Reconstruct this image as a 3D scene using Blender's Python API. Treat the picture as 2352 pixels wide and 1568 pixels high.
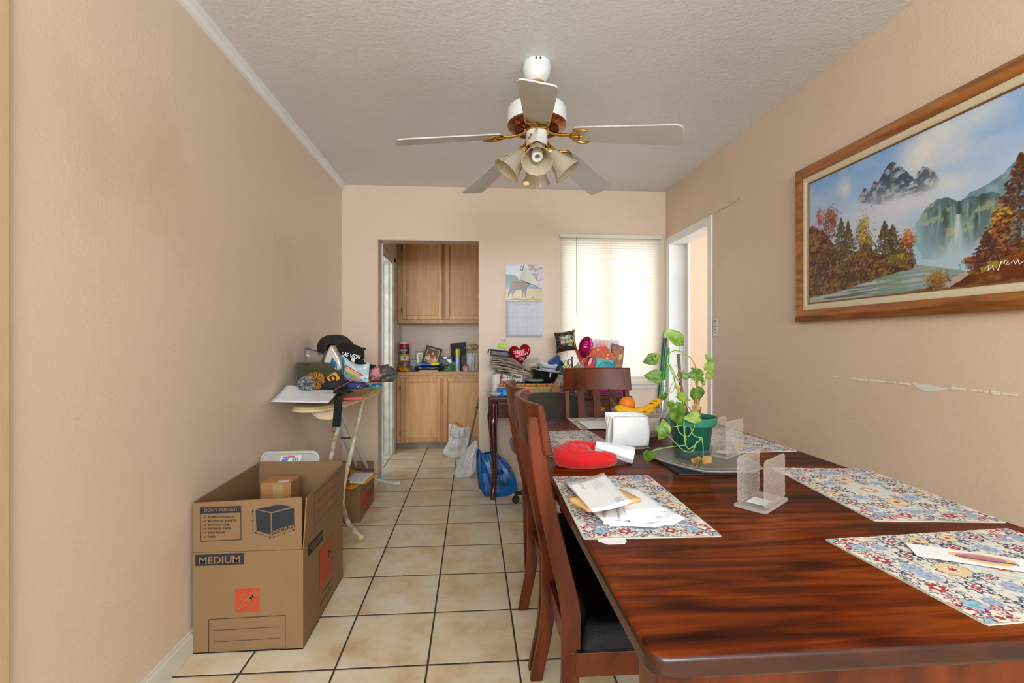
import bpy, math, random
import numpy as np
from mathutils import Vector, Matrix, noise as mn
for o in list(bpy.data.objects): bpy.data.objects.remove(o)
C = bpy.context.scene.collection
S = bpy.context.scene
PI = math.pi
rnd = random.Random(7)

# ------------------------------------------------------------- camera
F, TH, CAMH = 1080.0, math.atan(75/1080), 1.18
cam = bpy.data.cameras.new('camera'); co = bpy.data.objects.new('camera', cam); C.objects.link(co)
cam.sensor_width = 36; cam.lens = 36*F/2352; cam.clip_start = .02
cam.shift_x = 15/2352; cam.shift_y = -4/2352
co.location = (0, 0, CAMH); co.rotation_euler = (PI/2, 0, -TH)
S.camera = co
# ------------------------------------------------------------- light
w = bpy.data.worlds.new('daylight'); S.world = w; w.use_nodes = True
w.node_tree.nodes['Background'].inputs[0].default_value = (.82, .9, 1, 1)
w.node_tree.nodes['Background'].inputs[1].default_value = 1.2
def area(name, loc, size, power, rot, col=(1, 1, 1), sy=None, spread=PI):
    l = bpy.data.lights.new(name, 'AREA'); l.shape = 'RECTANGLE'; l.size = size; l.size_y = sy or size
    l.energy = power; l.color = col; l.spread = spread
    o = bpy.data.objects.new(name, l); C.objects.link(o); o.location = loc; o.rotation_euler = rot
    return o
# unseen added fill behind the camera, and daylight from the window in the back wall
area('rear_fill', (.2, -3.3, 1.95), 2.4, 100, (math.radians(82), 0, math.radians(4)), (.89, .97, 1), .9)
area('ceiling_fill', (.1, -.6, 1.75), 1.6, 30, (PI, 0, 0), (.74, .90, 1), 1.2)  # added uplight standing in for bounce onto the ceiling
area('window_daylight', (1.0, 4.55, 1.55), 1.25, 6.5, (-PI/2, 0, 0), (1, .99, .96), 1.4)
area('next_room_daylight', (2.9, 3.3, 1.7), .9, 8, (PI/2, 0, PI/2), (1, .97, .93), 1.3)
area('hallway_daylight', (-1.3, 4.3, 1.4), .5, 4, (PI/2, 0, math.radians(-40)), (.9, .96, 1), 1.3)
S.view_settings.view_transform = 'Standard'; S.view_settings.look = 'None'
S.view_settings.exposure = 0.6; S.view_settings.gamma = 1; S.view_settings.use_curve_mapping = False
S.cycles.max_bounces = 8; S.cycles.transparent_max_bounces = 12; S.cycles.use_denoising = True

# ------------------------------------------------------------- measuring helpers (a point on a known plane)
_d = (math.sin(TH), math.cos(TH)); _r = (math.cos(TH), -math.sin(TH))
def _ray(px, py):
    a = (px-1161)/F; b = (780-py)/F
    return (_d[0]+_r[0]*a, _d[1]+_r[1]*a, b)
def onz(px, py, z):
    v = _ray(px, py); t = (z-CAMH)/v[2]; return Vector((v[0]*t, v[1]*t, z))
def ony(px, py, y):
    v = _ray(px, py); t = y/v[1]; return Vector((v[0]*t, y, CAMH+v[2]*t))
def onx(px, py, x):
    v = _ray(px, py); t = x/v[0]; return Vector((x, v[1]*t, CAMH+v[2]*t))

# ------------------------------------------------------------- materials
def lin(c):
    return tuple(((x/255)/12.92 if x/255 <= .04045 else ((x/255+.055)/1.055)**2.4) for x in c)
def nodes(name):
    m = bpy.data.materials.new(name); m.use_nodes = True
    nt = m.node_tree; b = nt.nodes['Principled BSDF']
    return m, nt, b
def N(nt, t, **k):
    n = nt.nodes.new(t)
    for a, v in k.items(): setattr(n, a, v)
    return n
_mc = {}
def M(name, c, rough=.55, metal=0, var=0, vs=8, bump=0, bs=60, coat=0, alpha=1, trans=0, stretch=None, c2=None, emis=0, sheen=0):
    if name in _mc: return _mc[name]
    m, nt, b = nodes(name); L = nt.links
    b.inputs['Roughness'].default_value = rough; b.inputs['Metallic'].default_value = metal
    b.inputs['Coat Weight'].default_value = coat; b.inputs['Coat Roughness'].default_value = .12
    b.inputs['Alpha'].default_value = alpha; b.inputs['Transmission Weight'].default_value = trans
    if sheen: b.inputs['Sheen Weight'].default_value = sheen
    a = lin(c); tc = N(nt, 'ShaderNodeTexCoord'); mp = N(nt, 'ShaderNodeMapping')
    L.new(tc.outputs['Object'], mp.inputs[0])
    if stretch: mp.inputs['Scale'].default_value = stretch
    nz = N(nt, 'ShaderNodeTexNoise'); nz.inputs['Scale'].default_value = vs; nz.inputs['Detail'].default_value = 5
    L.new(mp.outputs[0], nz.inputs[0])
    rp = N(nt, 'ShaderNodeValToRGB'); L.new(nz.outputs[0], rp.inputs[0])
    v = max(var, .04)
    lo = lin(c2) if c2 else tuple(x*(1-v) for x in a)
    rp.color_ramp.elements[0].position = .32; rp.color_ramp.elements[0].color = (*lo, 1)
    rp.color_ramp.elements[1].position = .68; rp.color_ramp.elements[1].color = (*tuple(min(1, x*(1+v*.5)) for x in a), 1)
    L.new(rp.outputs[0], b.inputs['Base Color'])
    if emis:
        b.inputs['Emission Color'].default_value = (*a, 1); b.inputs['Emission Strength'].default_value = emis
    if bump:
        n2 = N(nt, 'ShaderNodeTexNoise'); n2.inputs['Scale'].default_value = bs; n2.inputs['Detail'].default_value = 4
        L.new(mp.outputs[0], n2.inputs[0])
        bp = N(nt, 'ShaderNodeBump'); bp.inputs['Strength'].default_value = bump; bp.inputs['Distance'].default_value = .004
        L.new(n2.outputs[0], bp.inputs['Height']); L.new(bp.outputs[0], b.inputs['Normal'])
    _mc[name] = m
    return m
def clear(name, c, fac=.3, rough=.15, bump=0, bs=120, vor=0):
    if name in _mc: return _mc[name]
    m, nt, b = nodes(name); L = nt.links
    b.inputs['Base Color'].default_value = (*lin(c), 1); b.inputs['Roughness'].default_value = rough
    tr = N(nt, 'ShaderNodeBsdfTransparent'); mx = N(nt, 'ShaderNodeMixShader')
    nz = N(nt, 'ShaderNodeTexVoronoi' if vor else 'ShaderNodeTexNoise')
    if vor: nz.inputs['Randomness'].default_value = .3
    nz.inputs['Scale'].default_value = bs
    tc = N(nt, 'ShaderNodeTexCoord'); L.new(tc.outputs['Object'], nz.inputs[0])
    mr = N(nt, 'ShaderNodeMapRange'); L.new(nz.outputs[0], mr.inputs[0])
    mr.inputs[1].default_value = .1 if vor else .3; mr.inputs[2].default_value = .5 if vor else .7
    mr.inputs[3].default_value = fac*(.85 if not vor else 1.3); mr.inputs[4].default_value = min(1, fac*(1.15 if not vor else .75))
    L.new(mr.outputs[0], mx.inputs[0]); L.new(tr.outputs[0], mx.inputs[1]); L.new(b.outputs[0], mx.inputs[2])
    if bump:
        bp = N(nt, 'ShaderNodeBump'); bp.inputs['Strength'].default_value = bump; bp.inputs['Distance'].default_value = .003
        L.new(nz.outputs[0], bp.inputs['Height']); L.new(bp.outputs[0], b.inputs['Normal'])
    L.new(mx.outputs[0], nt.nodes['Material Output'].inputs[0])
    _mc[name] = m
    return m
def translucent(name, c, fac=.5, rough=.5, c2=None):
    m, nt, b = nodes(name); L = nt.links
    b.inputs['Base Color'].default_value = (*lin(c), 1); b.inputs['Roughness'].default_value = rough
    t = N(nt, 'ShaderNodeBsdfTranslucent'); t.inputs[0].default_value = (*lin(c2 or c), 1)
    mx = N(nt, 'ShaderNodeMixShader'); mx.inputs[0].default_value = fac
    nz = N(nt, 'ShaderNodeTexNoise'); nz.inputs['Scale'].default_value = 30
    bp = N(nt, 'ShaderNodeBump'); bp.inputs['Strength'].default_value = .05
    L.new(nz.outputs[0], bp.inputs['Height']); L.new(bp.outputs[0], b.inputs['Normal'])
    L.new(b.outputs[0], mx.inputs[1]); L.new(t.outputs[0], mx.inputs[2]); L.new(mx.outputs[0], nt.nodes['Material Output'].inputs[0])
    return m
def wallmat(name, c, stain=True, bump=.15, sc=80, c2=(190, 155, 125), s0=.56, smax=.4):
    m, nt, b = nodes(name); L = nt.links
    b.inputs['Roughness'].default_value = .42
    g = N(nt, 'ShaderNodeNewGeometry')
    n1 = N(nt, 'ShaderNodeTexNoise'); n1.inputs['Scale'].default_value = 1.3; n1.inputs['Detail'].default_value = 4
    L.new(g.outputs['Position'], n1.inputs[0])
    mr = N(nt, 'ShaderNodeMapRange'); mr.inputs[1].default_value = s0; mr.inputs[2].default_value = .8; mr.inputs[4].default_value = smax
    L.new(n1.outputs[0], mr.inputs[0])
    mx = N(nt, 'ShaderNodeMix', data_type='RGBA'); mx.inputs['A'].default_value = (*lin(c), 1); mx.inputs['B'].default_value = (*lin(c2), 1)
    L.new(mr.outputs[0], mx.inputs['Factor'])
    # small scuffs
    n3 = N(nt, 'ShaderNodeTexNoise'); n3.inputs['Scale'].default_value = 14; n3.inputs['Detail'].default_value = 2
    L.new(g.outputs['Position'], n3.inputs[0])
    m3 = N(nt, 'ShaderNodeMapRange'); m3.inputs[1].default_value = .74; m3.inputs[2].default_value = .8; m3.inputs[4].default_value = .12 if stain else 0
    L.new(n3.outputs[0], m3.inputs[0])
    mx2 = N(nt, 'ShaderNodeMix', data_type='RGBA'); mx2.inputs['B'].default_value = (*lin(tuple(x*.72 for x in c)), 1)
    L.new(m3.outputs[0], mx2.inputs['Factor']); L.new(mx.outputs['Result'], mx2.inputs['A'])
    L.new(mx2.outputs['Result'], b.inputs['Base Color'])
    n2 = N(nt, 'ShaderNodeTexNoise'); n2.inputs['Scale'].default_value = sc; n2.inputs['Detail'].default_value = 3; n2.inputs['Roughness'].default_value = .55
    L.new(g.outputs['Position'], n2.inputs[0])
    bp = N(nt, 'ShaderNodeBump'); bp.inputs['Strength'].default_value = bump; bp.inputs['Distance'].default_value = .006
    L.new(n2.outputs[0], bp.inputs['Height']); L.new(bp.outputs[0], b.inputs['Normal'])
    return m
def woodmat(name, c, c2, stretch=(30, 2, 2), rough=.35, coat=0, cr=.12, ring=3.2, bump=.05, spec=.5, geo=False, c3=None):
    m, nt, b = nodes(name); L = nt.links
    b.inputs['Roughness'].default_value = rough; b.inputs['Coat Weight'].default_value = coat; b.inputs['Coat Roughness'].default_value = cr
    b.inputs['Specular IOR Level'].default_value = spec
    tc = N(nt, 'ShaderNodeTexCoord'); mp = N(nt, 'ShaderNodeMapping'); mp.inputs['Scale'].default_value = stretch
    L.new(tc.outputs['Object'], mp.inputs[0])
    n1 = N(nt, 'ShaderNodeTexNoise'); n1.inputs['Scale'].default_value = ring; n1.inputs['Detail'].default_value = 6; n1.inputs['Distortion'].default_value = .6
    L.new(mp.outputs[0], n1.inputs[0])
    rp = N(nt, 'ShaderNodeValToRGB'); L.new(n1.outputs[0], rp.inputs[0])
    rp.color_ramp.elements[0].position = .33; rp.color_ramp.elements[0].color = (*lin(c2), 1)
    rp.color_ramp.elements[1].position = .66; rp.color_ramp.elements[1].color = (*lin(c), 1)
    if c3:
        e = rp.color_ramp.elements.new(.8); e.color = (*lin(c3), 1)
    L.new(rp.outputs[0], b.inputs['Base Color'])
    bp = N(nt, 'ShaderNodeBump'); bp.inputs['Strength'].default_value = bump; bp.inputs['Distance'].default_value = .002
    L.new(n1.outputs[0], bp.inputs['Height']); L.new(bp.outputs[0], b.inputs['Normal'])
    return m
def colmat(name, rough=.6, coat=0, metal=0, bump=0, bs=200):
    if name in _mc: return _mc[name]
    m, nt, b = nodes(name); L = nt.links
    a = N(nt, 'ShaderNodeAttribute'); a.attribute_name = 'Col'
    L.new(a.outputs['Color'], b.inputs['Base Color'])
    b.inputs['Roughness'].default_value = rough; b.inputs['Coat Weight'].default_value = coat; b.inputs['Metallic'].default_value = metal
    b.inputs['Coat Roughness'].default_value = .2
    nz = N(nt, 'ShaderNodeTexNoise'); nz.inputs['Scale'].default_value = bs
    tc = N(nt, 'ShaderNodeTexCoord'); L.new(tc.outputs['Object'], nz.inputs[0])
    bp = N(nt, 'ShaderNodeBump'); bp.inputs['Strength'].default_value = max(bump, .02); bp.inputs['Distance'].default_value = .002
    L.new(nz.outputs[0], bp.inputs['Height']); L.new(bp.outputs[0], b.inputs['Normal'])
    _mc[name] = m
    return m

# ------------------------------------------------------------- mesh builder
_tc = {}
def text2d(s, bold=0.0, shear=0.0):
    k = (s, bold, shear)
    if k in _tc: return _tc[k]
    cu = bpy.data.curves.new('t', 'FONT'); cu.body = s; cu.offset = bold; cu.shear = shear; cu.resolution_u = 3; cu.fill_mode = 'FRONT'
    o = bpy.data.objects.new('t', cu); C.objects.link(o)
    dg = bpy.context.evaluated_depsgraph_get(); me = bpy.data.meshes.new_from_object(o.evaluated_get(dg))
    vs = [(v.co.x, v.co.y) for v in me.vertices]; fs = [tuple(p.vertices) for p in me.polygons]
    bpy.data.objects.remove(o); bpy.data.curves.remove(cu); bpy.data.meshes.remove(me)
    _tc[k] = (vs, fs); return _tc[k]
class MB:
    def __init__(s): s.v = []; s.f = []; s.m = []; s.cur = 0; s.col = None
    def mi(s, i): s.cur = i; return s
    def add(s, vs, fs):
        n = len(s.v); s.v += [tuple(x) for x in vs]
        s.f += [tuple(i+n for i in f) for f in fs]; s.m += [s.cur]*len(fs); return n
    def mark(s): return len(s.v)
    def xf(s, Mx, a=0, b=None):
        for i in range(a, b or len(s.v)): s.v[i] = tuple(Mx @ Vector(s.v[i]))
        return s
    def box(s, c, d, rz=0, R=None):
        x, y, z = d[0]/2, d[1]/2, d[2]/2
        vs = [Vector((a*x, b*y, e*z)) for a in (-1, 1) for b in (-1, 1) for e in (-1, 1)]
        R = R or Matrix.Rotation(rz, 3, 'Z')
        vs = [R @ v+Vector(c) for v in vs]
        s.add(vs, [(0, 1, 3, 2), (4, 6, 7, 5), (0, 4, 5, 1), (2, 3, 7, 6), (0, 2, 6, 4), (1, 5, 7, 3)]); return s
    def bb(s, x0, x1, y0, y1, z0, z1): return s.box(((x0+x1)/2, (y0+y1)/2, (z0+z1)/2), (x1-x0, y1-y0, z1-z0))
    def tube(s, pts, r, n=8, cap=True, flat=1.0):
        pts = [Vector(p) for p in pts]; R = r if isinstance(r, (list, tuple)) else [r]*len(pts)
        T = [(pts[min(i+1, len(pts)-1)]-pts[max(i-1, 0)]).normalized() for i in range(len(pts))]
        u = T[0].orthogonal().normalized()
        if flat != 1.0:
            u = Vector((0, 0, 1)).cross(T[0]); u = u.normalized() if u.length > .01 else Vector((1, 0, 0))
        vs = []
        for i, p in enumerate(pts):
            u = (u-T[i]*u.dot(T[i])).normalized(); w_ = T[i].cross(u)
            for k in range(n):
                a = 2*PI*k/n; vs.append(p+u*math.cos(a)*R[i]+w_*math.sin(a)*R[i]*flat)
        fs = [(i*n+k, i*n+(k+1) % n, (i+1)*n+(k+1) % n, (i+1)*n+k) for i in range(len(pts)-1) for k in range(n)]
        if cap: fs += [tuple(range(n))[::-1], tuple((len(pts)-1)*n+k for k in range(n))]
        s.add(vs, fs); return s
    def lathe(s, prof, n=24, c=(0, 0, 0), R=None, sx=1, sy=1, cap=False, rip=None):
        c = Vector(c); vs = []
        for j, (r, z) in enumerate(prof):
            for k in range(n):
                a = 2*PI*k/n; rr = r*(1+(rip(j, a) if rip else 0)); p = Vector((math.cos(a)*rr*sx, math.sin(a)*rr*sy, z))
                vs.append((R @ p if R else p)+c)
        m = len(prof)
        fs = [(j*n+k, j*n+(k+1) % n, (j+1)*n+(k+1) % n, (j+1)*n+k) for j in range(m-1) for k in range(n)]
        if cap: fs += [tuple(range(n))[::-1], tuple((m-1)*n+k for k in range(n))]
        s.add(vs, fs); return s
    def prism(s, out, h, o=(0, 0, 0), U=(1, 0, 0), V=(0, 1, 0), W=None):
        o, U, V = Vector(o), Vector(U), Vector(V); W = Vector(W) if W else U.cross(V).normalized()
        n = len(out); vs = [o+U*a+V*b for a, b in out]+[o+U*a+V*b+W*h for a, b in out]
        fs = [tuple(range(n))[::-1], tuple(range(n, 2*n))]+[(i, (i+1) % n, (i+1) % n+n, i+n) for i in range(n)]
        s.add(vs, fs); return s
    def grid(s, fn, nu, nv, cu=False):
        vs = [fn(i/(nu-(0 if cu else 1)), j/(nv-1)) for j in range(nv) for i in range(nu)]
        fs = []
        for j in range(nv-1):
            for i in range(nu if cu else nu-1):
                fs.append((j*nu+i, j*nu+(i+1) % nu, (j+1)*nu+(i+1) % nu, (j+1)*nu+i))
        s.add(vs, fs); return s
    def text(s, t, size, o, U, V, align='c', bold=0, shear=0, lift=.0004, width=None):
        vs, fs = text2d(t, bold, shear)
        if not vs: return s
        x0 = min(a for a, b in vs); x1 = max(a for a, b in vs)
        o, U, V = Vector(o), Vector(U).normalized(), Vector(V).normalized(); W = U.cross(V)*lift
        sx = width/(x1-x0) if width else size
        off = {'c': -(x0+x1)/2, 'l': -x0, 'r': -x1}[align]
        s.add([o+U*((a+off)*sx)+V*(b*size)+W for a, b in vs], fs); return s
    def line(s, a, b, wd, W=(0, 0, 1), lift=.0004):
        a, b, W = Vector(a), Vector(b), Vector(W).normalized(); d = (b-a).normalized(); n = W.cross(d)*wd/2
        s.add([a+n+W*lift, b+n+W*lift, b-n+W*lift, a-n+W*lift], [(0, 3, 2, 1)]); return s
    def build(s, name, mats, parent=None, loc=(0, 0, 0), rot=(0, 0, 0), smooth=40, bev=0, bseg=2, solid=0, sub=0, colors=None):
        me = bpy.data.meshes.new(name); me.from_pydata(s.v, [], s.f)
        mats = mats if isinstance(mats, (list, tuple)) else [mats]
        for m in mats: me.materials.append(m)
        if len(mats) > 1: me.polygons.foreach_set('material_index', s.m)
        if smooth:
            me.polygons.foreach_set('use_smooth', [True]*len(me.polygons))
            if smooth < 180: me.set_sharp_from_angle(angle=math.radians(smooth))
        if colors is not None:
            at = me.color_attributes.new('Col', 'FLOAT_COLOR', 'POINT')
            cc = np.ones((len(s.v), 4), np.float32); cc[:, :3] = colors
            at.data.foreach_set('color', cc.ravel())
        me.validate(); me.update()
        o = bpy.data.objects.new(name, me); C.objects.link(o); o.location = loc; o.rotation_euler = rot
        if parent: o.parent = parent
        if solid:
            q = o.modifiers.new('thickness', 'SOLIDIFY'); q.thickness = solid; q.offset = 0
        if bev:
            q = o.modifiers.new('bevel', 'BEVEL'); q.width = bev; q.segments = bseg; q.limit_method = 'ANGLE'; q.angle_limit = .7
        if sub:
            q = o.modifiers.new('subdivision', 'SUBSURF'); q.levels = sub; q.render_levels = sub
        return o
def T(o, label, cat, group=None):
    o['label'] = label; o['category'] = cat
    if group: o['group'] = group
    return o
def thing(name, label, cat, loc=(0, 0, 0), rz=0, group=None, rot=None):
    o = bpy.data.objects.new(name, None); C.objects.link(o); o.empty_display_size = .05
    o.location = loc; o.rotation_euler = rot or (0, 0, rz); return T(o, label, cat, group)
def St(o, kind='structure'): o['kind'] = kind; return o
def dup(root, loc, rz, label):
    def cp(o, par):
        c = o.copy(); C.objects.link(c); c.parent = par
        for ch in [x for x in bpy.data.objects if x.parent == o]: cp(ch, c)
        return c
    r = cp(root, None); r.location = loc; r.rotation_euler = (0, 0, rz); r['label'] = label; return r
def nz3(p, sc, amp, seed=0):
    q = Vector(p)*sc+Vector((seed*7.3, seed*3.1, seed*1.7))
    return Vector((mn.noise(q), mn.noise(q+Vector((31, 7, 3))), mn.noise(q+Vector((5, 57, 11)))))*amp
def blob(mb, c, r, amp=.15, sc=3, seed=1, nu=32, nv=20, ridge=0, flat=None, R=None, sq=1.0):
    c = Vector(c)
    def fn(u, v):
        a = u*2*PI; b = (v-.5)*PI*.998
        ca, sa, cb, sb = math.cos(a), math.sin(a), math.cos(b), math.sin(b)
        pw = lambda x: math.copysign(abs(x)**sq, x)
        n = Vector((pw(ca)*pw(cb), pw(sa)*pw(cb), pw(sb)))
        k = 1+amp*mn.noise(n*sc+Vector((seed*5.1, seed, 0)))
        if ridge: k += .45*ridge*(abs(mn.noise(n*sc*2.3+Vector((seed, 9, seed*2))))-.25)
        p = Vector((n.x*r[0], n.y*r[1], n.z*r[2]))*k
        if flat is not None and p.z < -r[2]*flat: p.z = -r[2]*flat
        return (R @ p if R else p)+c
    mb.grid(fn, nu, nv, cu=True); return mb
def spline(pts, n=6):
    pts = [Vector(p) for p in pts]; out = []
    P = [pts[0]*2-pts[1]]+pts+[pts[-1]*2-pts[-2]]
    for i in range(1, len(P)-2):
        for k in range(n):
            t = k/n; a, b, c, d = P[i-1], P[i], P[i+1], P[i+2]
            out.append(.5*((2*b)+(c-a)*t+(2*a-5*b+4*c-d)*t*t+(3*b-a-3*c+d)*t**3))
    out.append(pts[-1]); return out
def rrect(w_, h, r=.01, n=4):
    o = []
    for cx, cy, a0 in ((w_/2-r, h/2-r, 0), (-w_/2+r, h/2-r, 90), (-w_/2+r, -h/2+r, 180), (w_/2-r, -h/2+r, 270)):
        for k in range(n+1):
            a = math.radians(a0+90*k/n); o.append((cx+r*math.cos(a), cy+r*math.sin(a)))
    return o

# ------------------------------------------------------------- painted surfaces (colours laid on dense meshes)
class Paint:
    def __init__(s, w_, h, bg):
        s.w, s.h = w_, h; s.asp = w_/h; s.a = np.zeros((h, w_, 3), np.float32)+np.array(lin(bg), np.float32)
        s.x, s.y = np.meshgrid((np.arange(w_)+.5)/w_, (np.arange(h)+.5)/h)   # y upwards
        s.r = np.random.RandomState(5)
    def noise(s, sx, sy=None, oct=4, seed=0):
        sy = sy or sx; out = np.zeros((s.h, s.w)); amp = 1; tot = 0; rs = np.random.RandomState(seed)
        for o in range(oct):
            nx, ny = int(sx*2**o)+2, int(sy*2**o)+2; g = rs.rand(ny+1, nx+1)
            X = s.x*(nx-1); Y = s.y*(ny-1); xi = X.astype(int); yi = Y.astype(int); fx = X-xi; fy = Y-yi
            fx = fx*fx*(3-2*fx); fy = fy*fy*(3-2*fy)
            out += amp*((g[yi, xi]*(1-fx)+g[yi, xi+1]*fx)*(1-fy)+(g[yi+1, xi]*(1-fx)+g[yi+1, xi+1]*fx)*fy); tot += amp; amp *= .5
        return out/tot
    def mix(s, mask, c):
        c = np.array(lin(c), np.float32) if len(np.shape(c)) == 1 else c
        s.a = s.a*(1-mask[..., None])+c*mask[..., None]
    def poly(s, pts, c, op=1, jit=0, seed=1):
        x, y = s.x, s.y
        if jit:
            x = x+(s.noise(40, 40, 3, seed)-.5)*jit; y = y+(s.noise(40, 40, 3, seed+9)-.5)*jit
        ins = np.zeros(s.x.shape, bool); n = len(pts)
        for i in range(n):
            (x0, y0), (x1, y1) = pts[i], pts[(i+1) % n]
            if y0 == y1: continue
            ins ^= ((y0 > y) != (y1 > y)) & (x < (x1-x0)*(y-y0)/(y1-y0)+x0)
        s.mix(ins*op, c); return ins
    def dab(s, cx, cy, rx, ry, c, op=1, ang=0):
        ry = ry/s.asp*1.0 if s.asp > 1.3 else ry
        R = max(rx, ry*s.asp); i0, i1 = max(0, int((cx-R)*s.w)), min(s.w, int((cx+R)*s.w)+2); j0, j1 = max(0, int((cy-R*s.asp)*s.h)), min(s.h, int((cy+R*s.asp)*s.h)+2)
        if i0 >= i1 or j0 >= j1: return
        X = s.x[j0:j1, i0:i1]-cx; Y = (s.y[j0:j1, i0:i1]-cy)/s.asp; q = ry if s.asp > 1.3 else ry/s.asp
        ca, sa = math.cos(ang), math.sin(ang); U = (X*ca+Y*sa)/rx; V = (-X*sa+Y*ca)/q
        m = np.clip(1.6-1.6*(U*U+V*V), 0, 1)*op
        s.a[j0:j1, i0:i1] = s.a[j0:j1, i0:i1]*(1-m[..., None])+np.array(lin(c), np.float32)*m[..., None]
    def cloud(s, cx, cy, sx, sy, n, cols, r=.0045, asp=1.3, op=.75):
        cl = [(0, 0, .9), (0, -.6, .7)]+[(s.r.uniform(-1, 1)*.6, s.r.uniform(-1, 1)*.7, s.r.uniform(.35, .65)) for _ in range(6)]
        cs_ = sorted(cols, key=sum)
        for i in range(n):
            a, b, k = cl[s.r.randint(8)]; g = s.r.normal(size=2)*.55*k; y_ = b+g[1]
            t = min(.999, max(0, .5+.35*(g[1]/k)+.25*y_+s.r.uniform(-.45, .45)))*(.35+.65*i/n); c = np.array(cs_[int(t*len(cs_))])*(s.r.uniform(.8, 1.12))
            s.dab(cx+(a+g[0])*sx*1.25, cy+y_*sy*1.25, r*(.5+s.r.rand()), r*asp*(.5+s.r.rand()), tuple(np.clip(c, 0, 255)), op, s.r.rand()*3)
    def pine(s, cx, y0, y1, wd, cols, r=.005):
        n = int(900*(y1-y0)/.3); r = r*.62; wd = wd*1.9
        for k in range(n):
            t = s.r.rand()**1.25; wv = wd*(1-t)**.9*(.55+.45*abs(math.sin(t*24))); x = cx+s.r.uniform(-1, 1)*wv
            s.dab(x, y0+(y1-y0)*t, r*1.3, r*1.6, cols[s.r.randint(len(cols))], .85)
        s.poly([(cx-.0015, y0), (cx+.0015, y0), (cx, y1+.02)], cols[0], .9)
    def mesh(s, name, mat, fn, parent=None, **k):
        mb = MB(); vs = []
        for j in range(s.h):
            for i in range(s.w): vs.append(fn(i/(s.w-1), j/(s.h-1)))
        idx = np.arange(s.w*s.h).reshape(s.h, s.w)
        fs = np.stack([idx[:-1, :-1], idx[:-1, 1:], idx[1:, 1:], idx[1:, :-1]], -1).reshape(-1, 4)
        mb.v = vs; mb.f = [tuple(map(int, q)) for q in fs]; mb.m = [0]*len(fs)
        return mb.build(name, mat, parent, colors=s.a.reshape(-1, 3), smooth=180, **k)
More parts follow.
